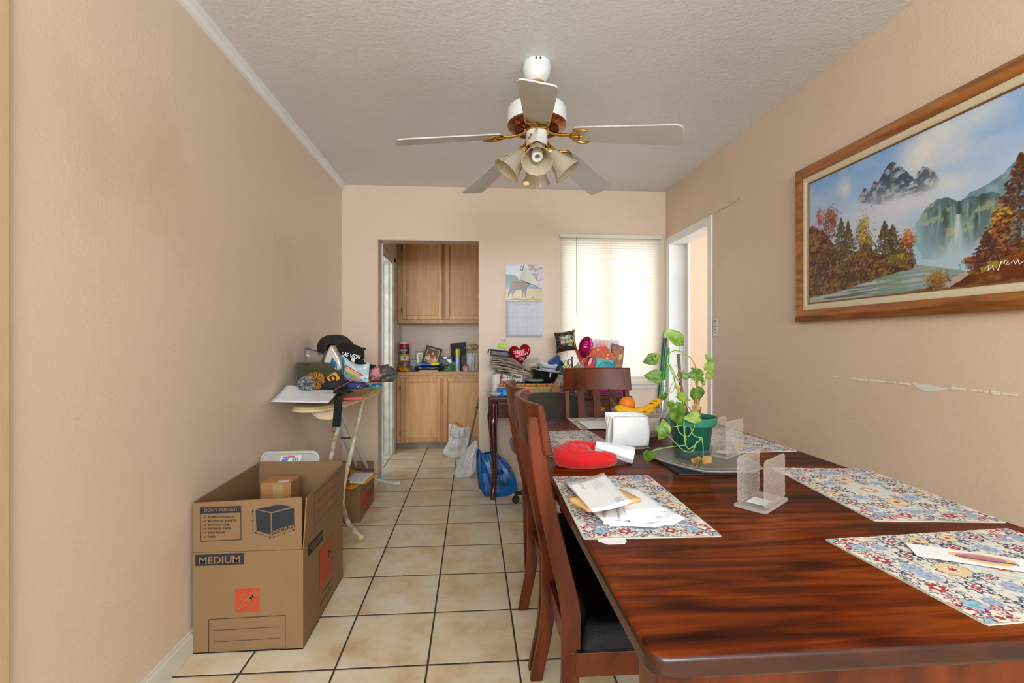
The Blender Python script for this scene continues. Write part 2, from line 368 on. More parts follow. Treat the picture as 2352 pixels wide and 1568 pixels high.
# ============================================================= THE ROOM
XL, XR, YB, ZC = -1.06, 1.64, 3.905, 2.44
peach = wallmat('peach_wall_paint', (223, 203, 183))
peach_b = wallmat('peach_back_wall_paint', (226, 204, 184), c2=(210, 182, 158))
ceil_m = wallmat('ceiling_texture_paint', (230, 230, 232), False, .5, 60, (216, 213, 210), .4, .6)
white_p = M('white_gloss_paint', (226, 224, 216), .35, var=.05, vs=5, bump=.03)
dirty_p = M('dirty_white_paint', (214, 212, 200), .4, var=.2, vs=9, c2=(188, 182, 164))
base_m = M('baseboard_paint', (224, 221, 212), .4, var=.08, vs=9)
def floormat():
    m, nt, b = nodes('beige_floor_tile'); L = nt.links
    g = N(nt, 'ShaderNodeNewGeometry'); sp = N(nt, 'ShaderNodeSeparateXYZ'); L.new(g.outputs['Position'], sp.inputs[0])
    def mth(op, a, bb=None, cc=None):
        n = N(nt, 'ShaderNodeMath', operation=op)
        for i, q in enumerate((a, bb, cc)):
            if q is None: continue
            if isinstance(q, (int, float)): n.inputs[i].default_value = q
            else: L.new(q, n.inputs[i])
        return n.outputs[0]
    nzw = N(nt, 'ShaderNodeTexNoise'); nzw.inputs['Scale'].default_value = 60; L.new(g.outputs['Position'], nzw.inputs[0])
    P_ = .3295
    ux = mth('DIVIDE', mth('ADD', sp.outputs[0], .164+P_*20), P_); uy = mth('DIVIDE', mth('SUBTRACT', sp.outputs[1], 2.052-P_*20), P_)
    fx, fy = mth('FRACT', ux), mth('FRACT', uy)
    dx = mth('MINIMUM', fx, mth('SUBTRACT', 1, fx)); dy = mth('MINIMUM', fy, mth('SUBTRACT', 1, fy))
    d = mth('MINIMUM', dx, dy); d = mth('ADD', d, mth('MULTIPLY', mth('SUBTRACT', nzw.outputs[0], .5), .006))
    gr = N(nt, 'ShaderNodeMapRange'); gr.inputs[1].default_value = .0085; gr.inputs[2].default_value = .0135; L.new(d, gr.inputs[0])
    cb = N(nt, 'ShaderNodeCombineXYZ'); L.new(mth('FLOOR', ux), cb.inputs[0]); L.new(mth('FLOOR', uy), cb.inputs[1])
    wn = N(nt, 'ShaderNodeTexWhiteNoise', noise_dimensions='3D'); L.new(cb.outputs[0], wn.inputs[0])
    ad = N(nt, 'ShaderNodeVectorMath', operation='MULTIPLY_ADD'); L.new(wn.outputs[1], ad.inputs[0]); ad.inputs[1].default_value = (9, 9, 9); L.new(g.outputs['Position'], ad.inputs[2])
    n1 = N(nt, 'ShaderNodeTexNoise'); n1.inputs['Scale'].default_value = 5.5; n1.inputs['Detail'].default_value = 6; n1.inputs['Roughness'].default_value = .6; L.new(ad.outputs[0], n1.inputs[0])
    rp = N(nt, 'ShaderNodeValToRGB'); L.new(n1.outputs[0], rp.inputs[0])
    e = rp.color_ramp.elements; e[0].position = .3; e[0].color = (*lin((200, 172, 134)), 1); e[1].position = .62; e[1].color = (*lin((226, 214, 194)), 1)
    x = e.new(.46); x.color = (*lin((218, 198, 164)), 1)
    # dirt marks
    n2 = N(nt, 'ShaderNodeTexNoise'); n2.inputs['Scale'].default_value = 3.1; n2.inputs['Detail'].default_value = 8; n2.inputs['Roughness'].default_value = .7; L.new(g.outputs['Position'], n2.inputs[0])
    m2 = N(nt, 'ShaderNodeMapRange'); m2.inputs[1].default_value = .6; m2.inputs[2].default_value = .78; m2.inputs[4].default_value = .5; L.new(n2.outputs[0], m2.inputs[0])
    mx0 = N(nt, 'ShaderNodeMix', data_type='RGBA'); L.new(m2.outputs[0], mx0.inputs['Factor']); L.new(rp.outputs[0], mx0.inputs['A']); mx0.inputs['B'].default_value = (*lin((158, 132, 100)), 1)
    mx = N(nt, 'ShaderNodeMix', data_type='RGBA'); L.new(gr.outputs[0], mx.inputs['Factor']); mx.inputs['A'].default_value = (*lin((58, 46, 40)), 1); L.new(mx0.outputs['Result'], mx.inputs['B'])
    L.new(mx.outputs['Result'], b.inputs['Base Color'])
    rg = N(nt, 'ShaderNodeMapRange'); rg.inputs[3].default_value = .85; rg.inputs[4].default_value = .38; L.new(gr.outputs[0], rg.inputs[0]); L.new(rg.outputs[0], b.inputs['Roughness'])
    g2 = N(nt, 'ShaderNodeMapRange'); g2.inputs[1].default_value = .006; g2.inputs[2].default_value = .02; L.new(d, g2.inputs[0])
    hh = mth('ADD', g2.outputs[0], mth('MULTIPLY', n1.outputs[0], .25))
    bp = N(nt, 'ShaderNodeBump'); bp.inputs['Strength'].default_value = .5; bp.inputs['Distance'].default_value = .004; L.new(hh, bp.inputs['Height']); L.new(bp.outputs[0], b.inputs['Normal'])
    return m
St(MB().bb(-2.4, 3.4, -3.5, 5.75, -.1, 0).build('floor', floormat(), smooth=0))
St(MB().bb(-1.2, 3.4, -3.5, YB+.14, ZC, ZC+.1).build('ceiling', ceil_m, smooth=0))
St(MB().bb(-2.4, 1.2, YB+.14, 5.75, ZC, ZC+.1).build('ceiling', ceil_m, smooth=0))
St(MB().bb(XL-.12, XL, -3.5, YB+.01, 0, ZC).build('wall_left', peach, smooth=0))
o = St(MB().bb(XL-.001, XL+.012, .90, 1.145, 0, ZC).build('trim_1', wallmat('yellowed_corner_paint', (205, 180, 140)), smooth=0, bev=.004))
# back wall with the hallway opening and the window opening
DX0, DX1, DZ = -.775, .05, 2.0
WX0, WX1, WZ0, WZ1 = .765, 1.545, .83, 2.0
mb = MB()
mb.bb(XL-.1, DX0, YB, YB+.14, 0, ZC).bb(DX0, DX1, YB, YB+.14, DZ, ZC).bb(DX1, WX0, YB, YB+.14, 0, ZC)
mb.bb(WX0, WX1, YB, YB+.14, 0, WZ0).bb(WX0, WX1, YB, YB+.14, WZ1, ZC).bb(WX1, XR+.1, YB, YB+.14, 0, ZC)
St(mb.build('wall_back', peach_b, smooth=0))
# right wall with doorway next to the back corner
RY0, RY1, RZ = 3.165, 3.83, 1.99
mb = MB()
mb.bb(XR, XR+.13, -3.5, RY0, 0, ZC).bb(XR, XR+.13, RY0, RY1, RZ, ZC).bb(XR, XR+.13, RY1, YB+.02, 0, ZC)
wr = St(mb.build('wall_right', wallmat('peach_right_wall_paint', (223, 201, 179), c2=(200, 172, 144), s0=.5), smooth=0))
# torn paint along the old chair rail line
mb = MB(); r_ = random.Random(3)
y = 2.08
while y > .95:
    t = (2.08-y); ln = r_.uniform(.006, .05); hh = r_.uniform(.002, .006)
    if 1.67 > y > 1.54: ln = .13; hh = .0
    z0 = 1.013-.0*t+math.sin(y*9)*.002
    if ln == .13:
        out = [(0, .004), (.012, .008), (.03, .004), (.06, .005), (.09, 0), (.135, -.003), (.12, -.009), (.085, -.018), (.05, -.022), (.025, -.015), (.01, -.004)]
    else:
        n = 7; out = [(ln*k/n, hh*(.6+r_.random()*.8)) for k in range(n+1)]+[(ln*k/n, -hh*(.5+r_.random()*.9)) for k in range(n, -1, -1)]
    if r_.random() < (.8 if 1.3 < y < 1.95 else .45) or ln == .13:
        mb.prism(out, .0012, (XR-.0005, y, z0), (0, -1, 0), (0, 0, 1), (-1, 0, 0))
    y -= ln+r_.uniform(.002, .022)
mb.build('peeling_paint', M('bare_plaster', (228, 224, 214), .8), wr)['label'] = 'white bare plaster where paint has torn'
mb = MB().tube([onx(1638, 492, XR-.0005), onx(1655, 482, XR-.0005), onx(1672, 474, XR-.0005), onx(1700, 455, XR-.0005)], .0012, 4)
mb.build('wall_crack', M('crack_brown', (120, 95, 75), .9), wr)  # thin brown line for the crack beside the doorway
# rear (living room) walls, with an opening made for the added rear fill
mb = MB().bb(-1.2, -.8, -3.5, -3.38, 0, ZC).bb(1.75, 3.4, -3.5, -3.38, 0, ZC).bb(-.8, 1.75, -3.5, -3.38, 0, .5).bb(-.8, 1.75, -3.5, -3.38, 2.42, ZC)
St(mb.build('wall_rear', peach, smooth=0))
# next room seen through the right doorway
mb = MB().bb(XR+.13, 3.4, 3.955, 4.06, 0, ZC)
St(mb.build('wall_next_room', wallmat('peach_next_room_paint', (228, 196, 168)), smooth=0))
# hallway shell
HX = -.825
mb = MB().bb(HX-.09, HX, YB+.14, 4.16, 0, ZC).bb(HX-.09, HX, 4.16, 4.92, 1.985, ZC).bb(HX-.09, HX, 4.92, 5.65, 0, ZC)
St(mb.build('wall_hallway_left', white_p, smooth=0))
St(MB().bb(HX-.09, .7, 5.55, 5.65, 0, ZC).build('wall_hallway_back', peach, smooth=0))
St(MB().bb(.45, .55, YB+.14, 5.65, 0, ZC).build('wall_hallway_right', peach, smooth=0))
St(MB().bb(-2.0, -1.9, YB+.14, 5.65, 0, ZC).build('wall_side_room', M('pale_blue_wall_paint', (170, 185, 200), .6), smooth=0))
# trims
mb = MB().prism([(0, 0), (.034, 0), (.034, .006), (.016, .014), (.012, .034), (0, .04)], 4.9, (XL, -1.0, ZC), (1, 0, 0), (0, 0, -1), (0, 1, 0))
St(mb.build('trim_2', M('ceiling_trim_paint', (238, 240, 242), .4), smooth=0))
mb = MB().bb(XL, XL+.012, -3.3, YB, 0, .075).bb(XL, XL+.006, -3.3, YB, .075, .088)
St(mb.build('baseboard_left', base_m, bev=.002))
mb = MB().bb(DX1+.004, XR-.01, YB-.012, YB, 0, .075)
mb.bb(XL, DX0-.004, YB-.012, YB, 0, .075)
St(mb.build('baseboard_back', base_m, bev=.002))
# reveal paint of the hallway opening
mb = MB().bb(DX0, DX0+.004, YB+.001, YB+.142, 0, DZ).bb(DX0, DX1, YB+.001, YB+.142, DZ-.004, DZ)
St(mb.build('trim_3', wallmat('opening_edge_paint', (196, 172, 150)), smooth=0))
mb = MB().bb(DX0+.004, DX0+.016, YB+.142, YB+.165, 0, DZ)
St(mb.build('trim_4', white_p, bev=.002))
# side door frame in the hallway
mb = MB().bb(HX-.09, HX+.004, 4.90, 4.93, 0, 1.985).bb(HX, HX+.014, 4.93, 5.03, 0, 2.03).bb(HX, HX+.014, 4.08, 5.03, 1.985, 2.05).bb(HX-.09, HX+.004, 4.15, 4.18, 0, 1.985).bb(HX-.09, HX, 4.16, 4.92, 1.96, 1.985)
mb.bb(HX-.055, HX-.035, 4.885, 4.9, 0, 1.96)
St(mb.build('trim_5', dirty_p, bev=.002))
d1 = MB().box((-1.13, 4.872, 1.0), (.40, .036, 1.93), rz=math.radians(2)).build('door_1', M('peeling_door_paint', (205, 205, 195), .45, var=.6, vs=22, c2=(120, 112, 92)), bev=.002); St(d1)
MB().lathe([(.012, 0), (.012, .03), (.028, .035), (.03, .055), (.018, .066), (0, .068)], 16, (-1.27, 4.85, .98), Matrix.Rotation(PI/2, 3, 'X')).build('door_knob', M('aged_brass', (150, 120, 60), .3, 1), d1)
# right doorway casing
mb = MB().bb(XR-.012, XR+.14, RY1-.018, RY1, 0, RZ).bb(XR-.012, XR+.14, RY0, RY1, RZ-.018, RZ).bb(XR-.014, XR, RY0-.05, RY0, 0, RZ+.045).bb(XR-.014, XR, RY1-.01, YB-.002, 0, RZ+.045).bb(XR-.0139, XR, RY0+.0005, RY1-.0105, RZ-.0175, RZ+.045)
mb.bb(XR+.13, XR+.144, RY1-.07, RY1+.05, 0, RZ+.04)
St(mb.build('trim_6', M('doorway_casing_paint', (240, 240, 237), .35, var=.05, vs=6), bev=.003))
# window: frame, mullion, glass, sill
mb = MB(); q = .03
mb.bb(WX0, WX0+q, YB+.07, YB+.11, WZ0, WZ1).bb(WX1-q, WX1, YB+.07, YB+.11, WZ0, WZ1).bb(WX0, WX1, YB+.07, YB+.11, WZ0, WZ0+q).bb(WX0, WX1, YB+.07, YB+.11, WZ1-q, WZ1)
mb.bb(1.115, 1.165, YB+.06, YB+.11, WZ0, WZ1)
win = St(mb.build('window_1', white_p, bev=.002))
MB().bb(WX0+q, 1.115, YB+.088, YB+.092, WZ0+q, WZ1-q).bb(1.165, WX1-q, YB+.088, YB+.092, WZ0+q, WZ1-q).build('window_pane', clear('window_glass', (240, 245, 245), .08, .02), win, smooth=0)
MB().bb(.735, 1.605, YB-.03, YB+.06, .80, .828).bb(.745, 1.59, YB-.018, YB, .765, .80).build('window_sill', M('sill_paint', (214, 208, 198), .4), win, bev=.003)
# venetian blind
bl = thing('venetian_blind', 'white venetian blind with closed slats covering the back wall window', 'blind', (1.16, YB-.02, 2.06))
slat = translucent('blind_slat_vinyl', (236, 232, 222), .5, .4, (255, 250, 240))
mb = MB().bb(-.435, .435, -.02, .018, -.03, .0); mb.build('headrail', M('blind_headrail', (222, 218, 206), .4), bl, bev=.003)
mb = MB(); NS = 56; r_ = random.Random(4)
for k in range(NS):
    z = -.045-k*.0205
    if z < -1.19: break
    a = math.radians(66); t = []
    for j in range(5):
        u = (j/4-.5)*.025; bow = .0022*(1-(2*j/4-1)**2)
        t.append((-bow*math.sin(a)-u*math.cos(a)+0, z-u*math.sin(a)+bow*math.cos(a)))
    dz = r_.uniform(-.0006, .0006)
    vs = [(-.43, y_, z_+dz) for y_, z_ in t]+[(.43, y_, z_-dz) for y_, z_ in t]
    mb.add(vs, [(j, j+1, j+6, j+5) for j in range(4)])
mb.build('slats', slat, bl, smooth=180)
MB().bb(-.43, .43, -.012, .012, -1.2, -1.185).build('bottom_rail', M('blind_headrail', (1, 1, 1)), bl, bev=.002)
mb = MB()
for x in (-.28, 0, .27): mb.tube([(x, -.014, -.03), (x, -.014, -1.19)], .0007, 4)
mb.build('ladder_cord', M('cord_cream', (225, 218, 200), .8), bl)
MB().tube([(-.30, -.02, -.02), (-.299, -.024, -.05), (-.298, -.022, -.66)], .0028, 6).build('tilt_wand', M('wand_plastic', (170, 168, 160), .2), bl)
# light switch plate
sp_ = thing('fan_control_plate', 'narrow cream switch plate with small buttons beside the right doorway', 'switch', (XR, 3.07, 1.262))
MB().box((-.003, 0, 0), (.006, .062, .118)).build('plate', M('switch_cream', (222, 214, 190), .4), sp_, bev=.0015)
for z in (.028, .008, -.013, -.034):
    MB().box((-.0075, .004, z), (.003, .007, .005)).build('button', M('switch_dark', (90, 80, 65), .5), sp_)
MB().box((-.0075, .004, .045), (.001, .03, .008)).build('label_strip', M('switch_grey', (170, 160, 140), .5), sp_)

# ============================================================= HALLWAY CABINETS
oak = woodmat('oak_veneer', (214, 168, 116), (198, 150, 100), (9, 9, .8), .42, ring=3)
oak_d = woodmat('oak_veneer_dark', (200, 152, 106), (180, 130, 88), (9, 9, .8), .42, ring=3)
oak_f = woodmat('oak_moulding', (206, 158, 104), (182, 132, 84), (9, 9, .8), .4, ring=3)
hinge_m = M('dark_hinge', (60, 45, 35), .4, .6)
CX0, CX1, CY = HX+.004, .44, 5.16
def door(parent, x0, x1, z0, z1, m, y=CY, hinge=None):
    d = MB(); d.bb(x0, x1, y-.02, y, z0, z1)
    o = d.build('door', m, parent, bev=.003)
    f = MB(); q = .045
    # raised edge moulding around a recessed panel
    f.bb(x0, x0+q, y-.036, y-.02, z0, z1).bb(x1-q, x1, y-.036, y-.02, z0, z1).bb(x0+q, x1-q, y-.036, y-.02, z0, z0+q).bb(x0+q, x1-q, y-.036, y-.02, z1-q, z1)
    f.build('door_frame', oak_f, o, bev=.006)
    if hinge:
        for z in hinge:
            MB().bb(x0-.014, x0-.004, y-.027, y-.018, z-.028, z+.028).build('hinge', hinge_m, o, bev=.002)
    return o
lc = thing('base_cabinet', 'oak base cabinet standing under the cluttered hallway worktop', 'cabinet', (0, 0, 0))
MB().bb(CX0, CX1, CY, 5.545, .06, .80).build('body', oak, lc)
MB().bb(CX0, CX1, CY+.03, 5.545, 0, .06).build('toe_kick', M('toe_kick_dirty', (150, 140, 130), .7, var=.3), lc)
door(lc, -.775, -.345, .075, .765, oak, hinge=(.66, .17)); door(lc, -.315, .12, .075, .765, oak); door(lc, .15, .42, .075, .765, oak)
T(MB().bb(CX0, CX1, CY-.035, 5.545, .80, .835).build('worktop', woodmat('worktop_wood', (202, 156, 112), (172, 126, 86), (1, 14, 14)), bev=.003), 'thin wooden worktop carrying jars, cans and photo frames', 'worktop')
uc = thing('wall_cabinet', 'oak wall cabinet hanging above the hallway worktop', 'cabinet', (0, 0, 0))
MB().bb(CX0, CX1, CY+.06, 5.545, 1.365, 2.43).build('body', oak_d, uc)
door(uc, -.765, -.335, 1.40, 2.25, oak_d, CY+.06, hinge=(1.50, 2.18)); door(uc, -.30, .12, 1.40, 2.25, oak_d, CY+.06); door(uc, .15, .42, 1.40, 2.25, oak_d, CY+.06)
MB().lathe([(.006, 0), (.006, .012), (.012, .018), (.01, .025), (0, .027)], 12, (.065, CY+.03, 1.66), Matrix.Rotation(PI/2, 3, 'X')).build('knob', M('pale_knob', (220, 205, 180), .4), uc)
# splash wall strip between cabinets
WT = .835
def at(px, py, y): return ony(px, py, y)
# -- items on the worktop
YC = 5.22
def cyl(name, x, y, z, r, h, m, par=None, n=24, bev=.0015):
    return MB().lathe([(r, 0), (r, h)], n, (x, y, z), cap=True).build(name, m, par, bev=bev)
def P5(px, py, y=YC): p = ony(px, py, y); return p
# jar of dark sweets with the oats canister on top
p = P5(928, 846)
x = p.x; yj = 5.28; jz = WT
j = thing('glass_jar', 'dark-filled jar carrying the oats canister at left end of worktop', 'jar', (x, yj, jz))
MB().lathe([(.05, 0), (.055, .01), (.055, .10), (.05, .108)], 24, cap=True).build('body', M('jar_mixed_sweets', (70, 45, 45), .3, var=.9, vs=45, c2=(180, 120, 110)), j)
MB().lathe([(.06, .108), (.062, .112), (.062, .12), (.0, .12)], 24, cap=True).build('lid', M('jar_lid_tan', (190, 165, 125), .5), j)
c_ = thing('oats_canister', 'round oats canister with red and blue label on top of a jar', 'canister', (x-.004, yj, jz+.121))
MB().lathe([(.053, 0), (.053, .19)], 32, cap=True).build('body', M('oats_white', (222, 215, 205), .45), c_)
MB().lathe([(.0535, .13), (.0535, .178)], 32).build('red_band', M('oats_red', (170, 30, 35), .4), c_)
MB().lathe([(.0536, .07), (.0536, .13)], 32).build('blue_band', M('oats_blue', (25, 35, 70), .4), c_)
MB().lathe([(.0537, .048), (.0537, .068)], 32).build('orange_band', M('oats_orange', (220, 140, 40), .4), c_)
MB().lathe([(.0545, .186), (.0545, .196), (0, .196)], 32).build('lid', M('oats_white', (1, 1, 1)), c_)
mb = MB().text('QUAKER', .03, (.0, -.0545, .1), (1, 0, 0), (0, 0, 1), bold=.01, width=.075).text('OATS', .026, (0, -.0545, .078), (1, 0, 0), (0, 0, 1), bold=.01, width=.045)
mb.build('lettering', M('print_white', (235, 232, 225), .5), c_, smooth=0)
hrt = [(math.sin(t)**3*.016, (13*math.cos(t)-5*math.cos(2*t)-2*math.cos(3*t)-math.cos(4*t))/16*.016) for t in [2*PI*k/24 for k in range(24)]]
MB().prism(hrt, .002, (.01, -.0535, .028), (1, 0, 0), (0, 0, 1), (0, -1, 0)).build('heart_mark', M('heart_red', (190, 40, 60), .5), c_)
# yellow snack bag
mb = MB(); p = P5(924, 846, 5.16); blob(mb, (0, 0, 0), (.065, .035, .032), .35, 3, 4, 28, 16, ridge=.5, flat=.8)
T(mb.build('snack_bag', M('yellow_foil_bag', (225, 165, 25), .3, var=.4, vs=25, c2=(120, 60, 20)), loc=(p.x+.01, 5.175, WT+.026), rot=(0, .35, 0)), 'crumpled yellow snack bag at the left end of worktop', 'bag')
# small dark frame
def frame(name, label, x, y, z, w_, h, fw, fm, pm, rot, inner=None, group=None):
    o = thing(name, label, 'picture frame', (x, y, z), rot=rot)
    m = MB(); m.bb(-w_/2, w_/2, -.006, .008, 0, fw).bb(-w_/2, w_/2, -.006, .008, h-fw, h).bb(-w_/2, -w_/2+fw, -.006, .008, fw, h-fw).bb(w_/2-fw, w_/2, -.006, .008, fw, h-fw)
    m.build('frame', fm, o, bev=.002)
    if inner:
        q = .006; m = MB(); a, b, c, d = -w_/2+fw, w_/2-fw, fw, h-fw
        m.bb(a, b, -.004, .004, c, c+q).bb(a, b, -.004, .004, d-q, d).bb(a, a+q, -.004, .004, c, d).bb(b-q, b, -.004, .004, c, d); m.build('inner_border', inner, o)
    if isinstance(pm, Paint):
        pm.mesh('photo', colmat('photo_print', .25), lambda u, v: (-w_/2+fw+u*(w_-2*fw), -.001, fw+v*(h-2*fw)), o)
    else:
        m = MB(); m.bb(-w_/2+fw, w_/2-fw, -.001, .002, fw, h-fw); m.build('photo', pm, o)
    return o
blk = M('black_frame_wood', (22, 20, 20), .3, coat=.3)
frame('picture_frame', 'small black photo frame leaning behind the dark-filled jar', P5(943, 830).x, 5.34, WT, .1, .135, .013, blk, M('small_photo_print', (110, 85, 75), .3, var=.5, vs=20), (-.15, 0, .1))
frame('picture_frame', 'narrow black and gold frame standing left of the family photo', P5(961, 830).x, 5.40, WT, .10, .215, .02, blk, M('pale_photo_print', (150, 150, 135), .3, var=.4, vs=20), (-.12, 0, .15), M('gold_edge', (190, 160, 90), .35, .7))
ph = Paint(60, 66, (92, 70, 62))
for cx, cy, s_, hair, skin, cl in ((.5, .66, .12, (35, 20, 18), (205, 160, 130), (150, 70, 45)), (.25, .5, .12, (60, 30, 22), (200, 140, 115), (205, 190, 170)), (.76, .46, .11, (90, 50, 35), (205, 150, 120), (200, 185, 165)), (.5, .24, .12, (70, 35, 25), (205, 150, 125), (170, 120, 95))):
    ph.dab(cx, cy-.22, .2, .2, cl, 1); ph.dab(cx, cy+.04, s_*1.05, s_*1.15, hair, 1); ph.dab(cx, cy, s_*.75, s_*.95, skin, 1)
frame('picture_frame', 'tilted black frame with gold border holding a family group portrait', P5(985, 828).x+.005, 5.245, WT+.072, .185, .20, .022, blk, ph, (-.2, math.radians(15), -.1), M('gold_edge', (1, 1, 1)))
# packs lying in the middle
p = P5(985, 851, 5.15)
T(MB().box((0, 0, .0075), (.205, .12, .015)).build('paperback_book', [M('page_cream', (215, 190, 140), .7)], loc=(p.x, 5.2, WT), bev=.001), 'flat cream-edged book at the bottom of the pack pile', 'book')
mb = MB(); blob(mb, (0, 0, 0), (.155, .065, .026), .12, 2.2, 3, 36, 16, ridge=.25, flat=.8, sq=.7)
T(mb.build('wipes_pack', M('navy_shiny_plastic', (30, 34, 58), .18, var=.3, vs=12), loc=(p.x-.0, 5.195, WT+.015+.022)), 'shiny navy plastic pack lying on a flat book', 'pack')
mb = MB(); blob(mb, (0, 0, 0), (.135, .055, .020), .1, 2.2, 6, 36, 14, ridge=.2, flat=.75, sq=.6)
wp = T(mb.build('wipes_pack', M('blue_wipes_pack', (25, 80, 170), .3), loc=(p.x+.01, 5.185, WT+.078)), 'blue and yellow wipes pack on top of the navy pack', 'pack')
mb = MB(); blob(mb, (0.045, -.004, .003), (.072, .052, .019), .1, 2.2, 6, 24, 12, sq=.6); mb.build('yellow_panel', M('yellow_print', (225, 210, 30), .35), wp)
mb = MB(); blob(mb, (-.11, -.004, .002), (.03, .05, .017), .1, 2.2, 6, 18, 12, sq=.6); mb.build('cyan_panel', M('cyan_print', (30, 150, 200), .35), wp)
mb = MB(); blob(mb, (0, 0, 0), (.05, .04, .035), .4, 4, 9, 28, 18, ridge=.6, flat=.7)
T(mb.build('plastic_bag', clear('smoky_film', (120, 115, 110), .6, .2), loc=(P5(945, 848).x, 5.19, WT+.026)), 'crumpled clear bag between the jar and the navy pack', 'bag')
# silver box
p = P5(1021, 826, 5.40)
sb = thing('silver_box', 'silver scalloped-lid box behind grey plastic in the middle of worktop', 'box', (p.x, 5.42, WT))
MB().bb(-.083, .083, -.05, .05, 0, .125).build('body', M('silver_foil', (170, 178, 182), .3, .7, var=.3, vs=20), sb, bev=.003)
MB().lathe([(.097, .125), (.1, .135), (.095, .15), (.0, .155)], 40, sx=.95, sy=.6, rip=lambda j, a: .04*math.sin(14*a)).build('lid', M('silver_foil', (1, 1, 1)), sb)
mb = MB(); blob(mb, (0, 0, 0), (.09, .035, .075), .35, 2.5, 12, 32, 20, ridge=.5, flat=.75)
T(mb.build('plastic_bag', clear('grey_film', (150, 155, 155), .62, .25), loc=(P5(1012, 835).x, 5.30, WT+.056)), 'grey translucent plastic bag in front of the silver box', 'bag')
mb = MB(); blob(mb, (0, 0, 0), (.10, .04, .042), .4, 3.5, 15, 32, 18, ridge=.6, flat=.7)
T(mb.build('plastic_bag', M('green_produce_bag', (70, 105, 60), .35, var=.6, vs=14, c2=(40, 60, 38)), loc=(P5(1030, 846).x, 5.22, WT+.029)), 'dark green produce bag left of the yellow spray can', 'bag')
mb = MB(); blob(mb, (0, 0, 0), (.045, .03, .055), .3, 3, 5, 24, 16, ridge=.4, flat=.75)
T(mb.build('plastic_bag', clear('teal_film', (90, 190, 150), .7, .3), loc=(P5(1041, 838).x, 5.33, WT+.041)), 'pale green plastic bag behind the yellow spray can', 'bag')
# black panel
p0, p1, p2, p3 = P5(1034, 789, 5.44), P5(1070, 787, 5.44), P5(1070, 850, 5.44), P5(1038, 850, 5.44)
mb = MB(); z_ = WT
mb.prism([(p0.x, p0.z), (p1.x, p1.z+.005), (p2.x+.01, z_), (p3.x, z_)], .02, (0, 5.44, 0), (1, 0, 0), (0, 0, 1), (0, 1, 0))
T(mb.build('black_folder', M('matte_black_board', (28, 22, 24), .6), bev=.001), 'upright matte black board behind the yellow spray can', 'folder')
mb = MB().bb(-.035, .035, -.03, .03, 0, .175)
T(mb.build('carton', M('dark_plum_carton', (62, 48, 58), .5), loc=(P5(1066, 840).x, 5.34, WT), bev=.002), 'dark plum carton standing between spray can and jar', 'carton')
# spray can
p = P5(1051.5, 850, 5.19)
sc_ = thing('spray_can', 'pale lilac spray can with yellow cap standing on the worktop', 'spray can', (p.x, 5.19, WT))
MB().lathe([(.0, .0), (.024, 0), (.025, .004), (.025, .168), (.022, .176)], 24).build('can', M('lilac_print', (165, 165, 200), .25, .2), sc_)
MB().lathe([(.0255, 0), (.0255, .012)], 24).build('base_ring', M('cap_yellow', (210, 205, 20), .35), sc_)
MB().lathe([(.024, .172), (.025, .178), (.0245, .24), (.022, .244), (0, .244)], 24).build('cap', M('cap_yellow', (1, 1, 1)), sc_)
p = P5(1067, 850, 5.2)
rb = thing('small_bottle', 'small red-capped bottle right of the yellow spray can', 'bottle', (p.x+.01, 5.18, WT))
MB().lathe([(.0, 0), (.026, 0), (.028, .004), (.028, .045), (.016, .06)], 20).build('body', M('bottle_red_white', (205, 190, 190), .35, var=.9, vs=30, c2=(175, 30, 40)), rb)
MB().lathe([(.019, .055), (.016, .075), (.006, .082), (.004, .092), (0, .092)], 16).build('cap', M('cap_red', (170, 25, 45), .4), rb)
# big jar of straws
p = P5(1085, 850, 5.24)
sj = thing('glass_jar', 'large clear jar packed with white straws, topped with a bag', 'jar', (p.x, 5.25, WT))
MB().lathe([(.0, 0), (.068, 0), (.072, .008), (.072, .19), (.062, .212), (.06, .235)], 32).build('glass', clear('jar_glass', (225, 225, 220), .16, .05), sj)
mb = MB(); r_ = random.Random(2)
for k in range(60):
    a = r_.uniform(0, 2*PI); r0 = .06*math.sqrt(r_.random()); r1 = .058*math.sqrt(r_.random()); b = a+r_.uniform(-.3, .3)
    mb.tube([(r0*math.cos(a), r0*math.sin(a), .004), (r0*math.cos(b)*1.0, r0*math.sin(b), .175+r_.uniform(0, .02))], .0042, 6)
o = mb.build('straws', M('white_straws', (225, 222, 225), .6), sj); St(o, 'stuff')
mb = MB(); blob(mb, (0, 0, 0), (.082, .06, .032), .25, 2.5, 8, 32, 18, ridge=.3)
T(mb.build('grain_bag', M('bag_of_grain', (190, 165, 130), .5, var=.8, vs=60, c2=(110, 85, 60)), loc=(p.x, 5.25, WT+.262), rot=(0, -.08, 0)), 'small bag of grain lying on top of the straw jar', 'bag')
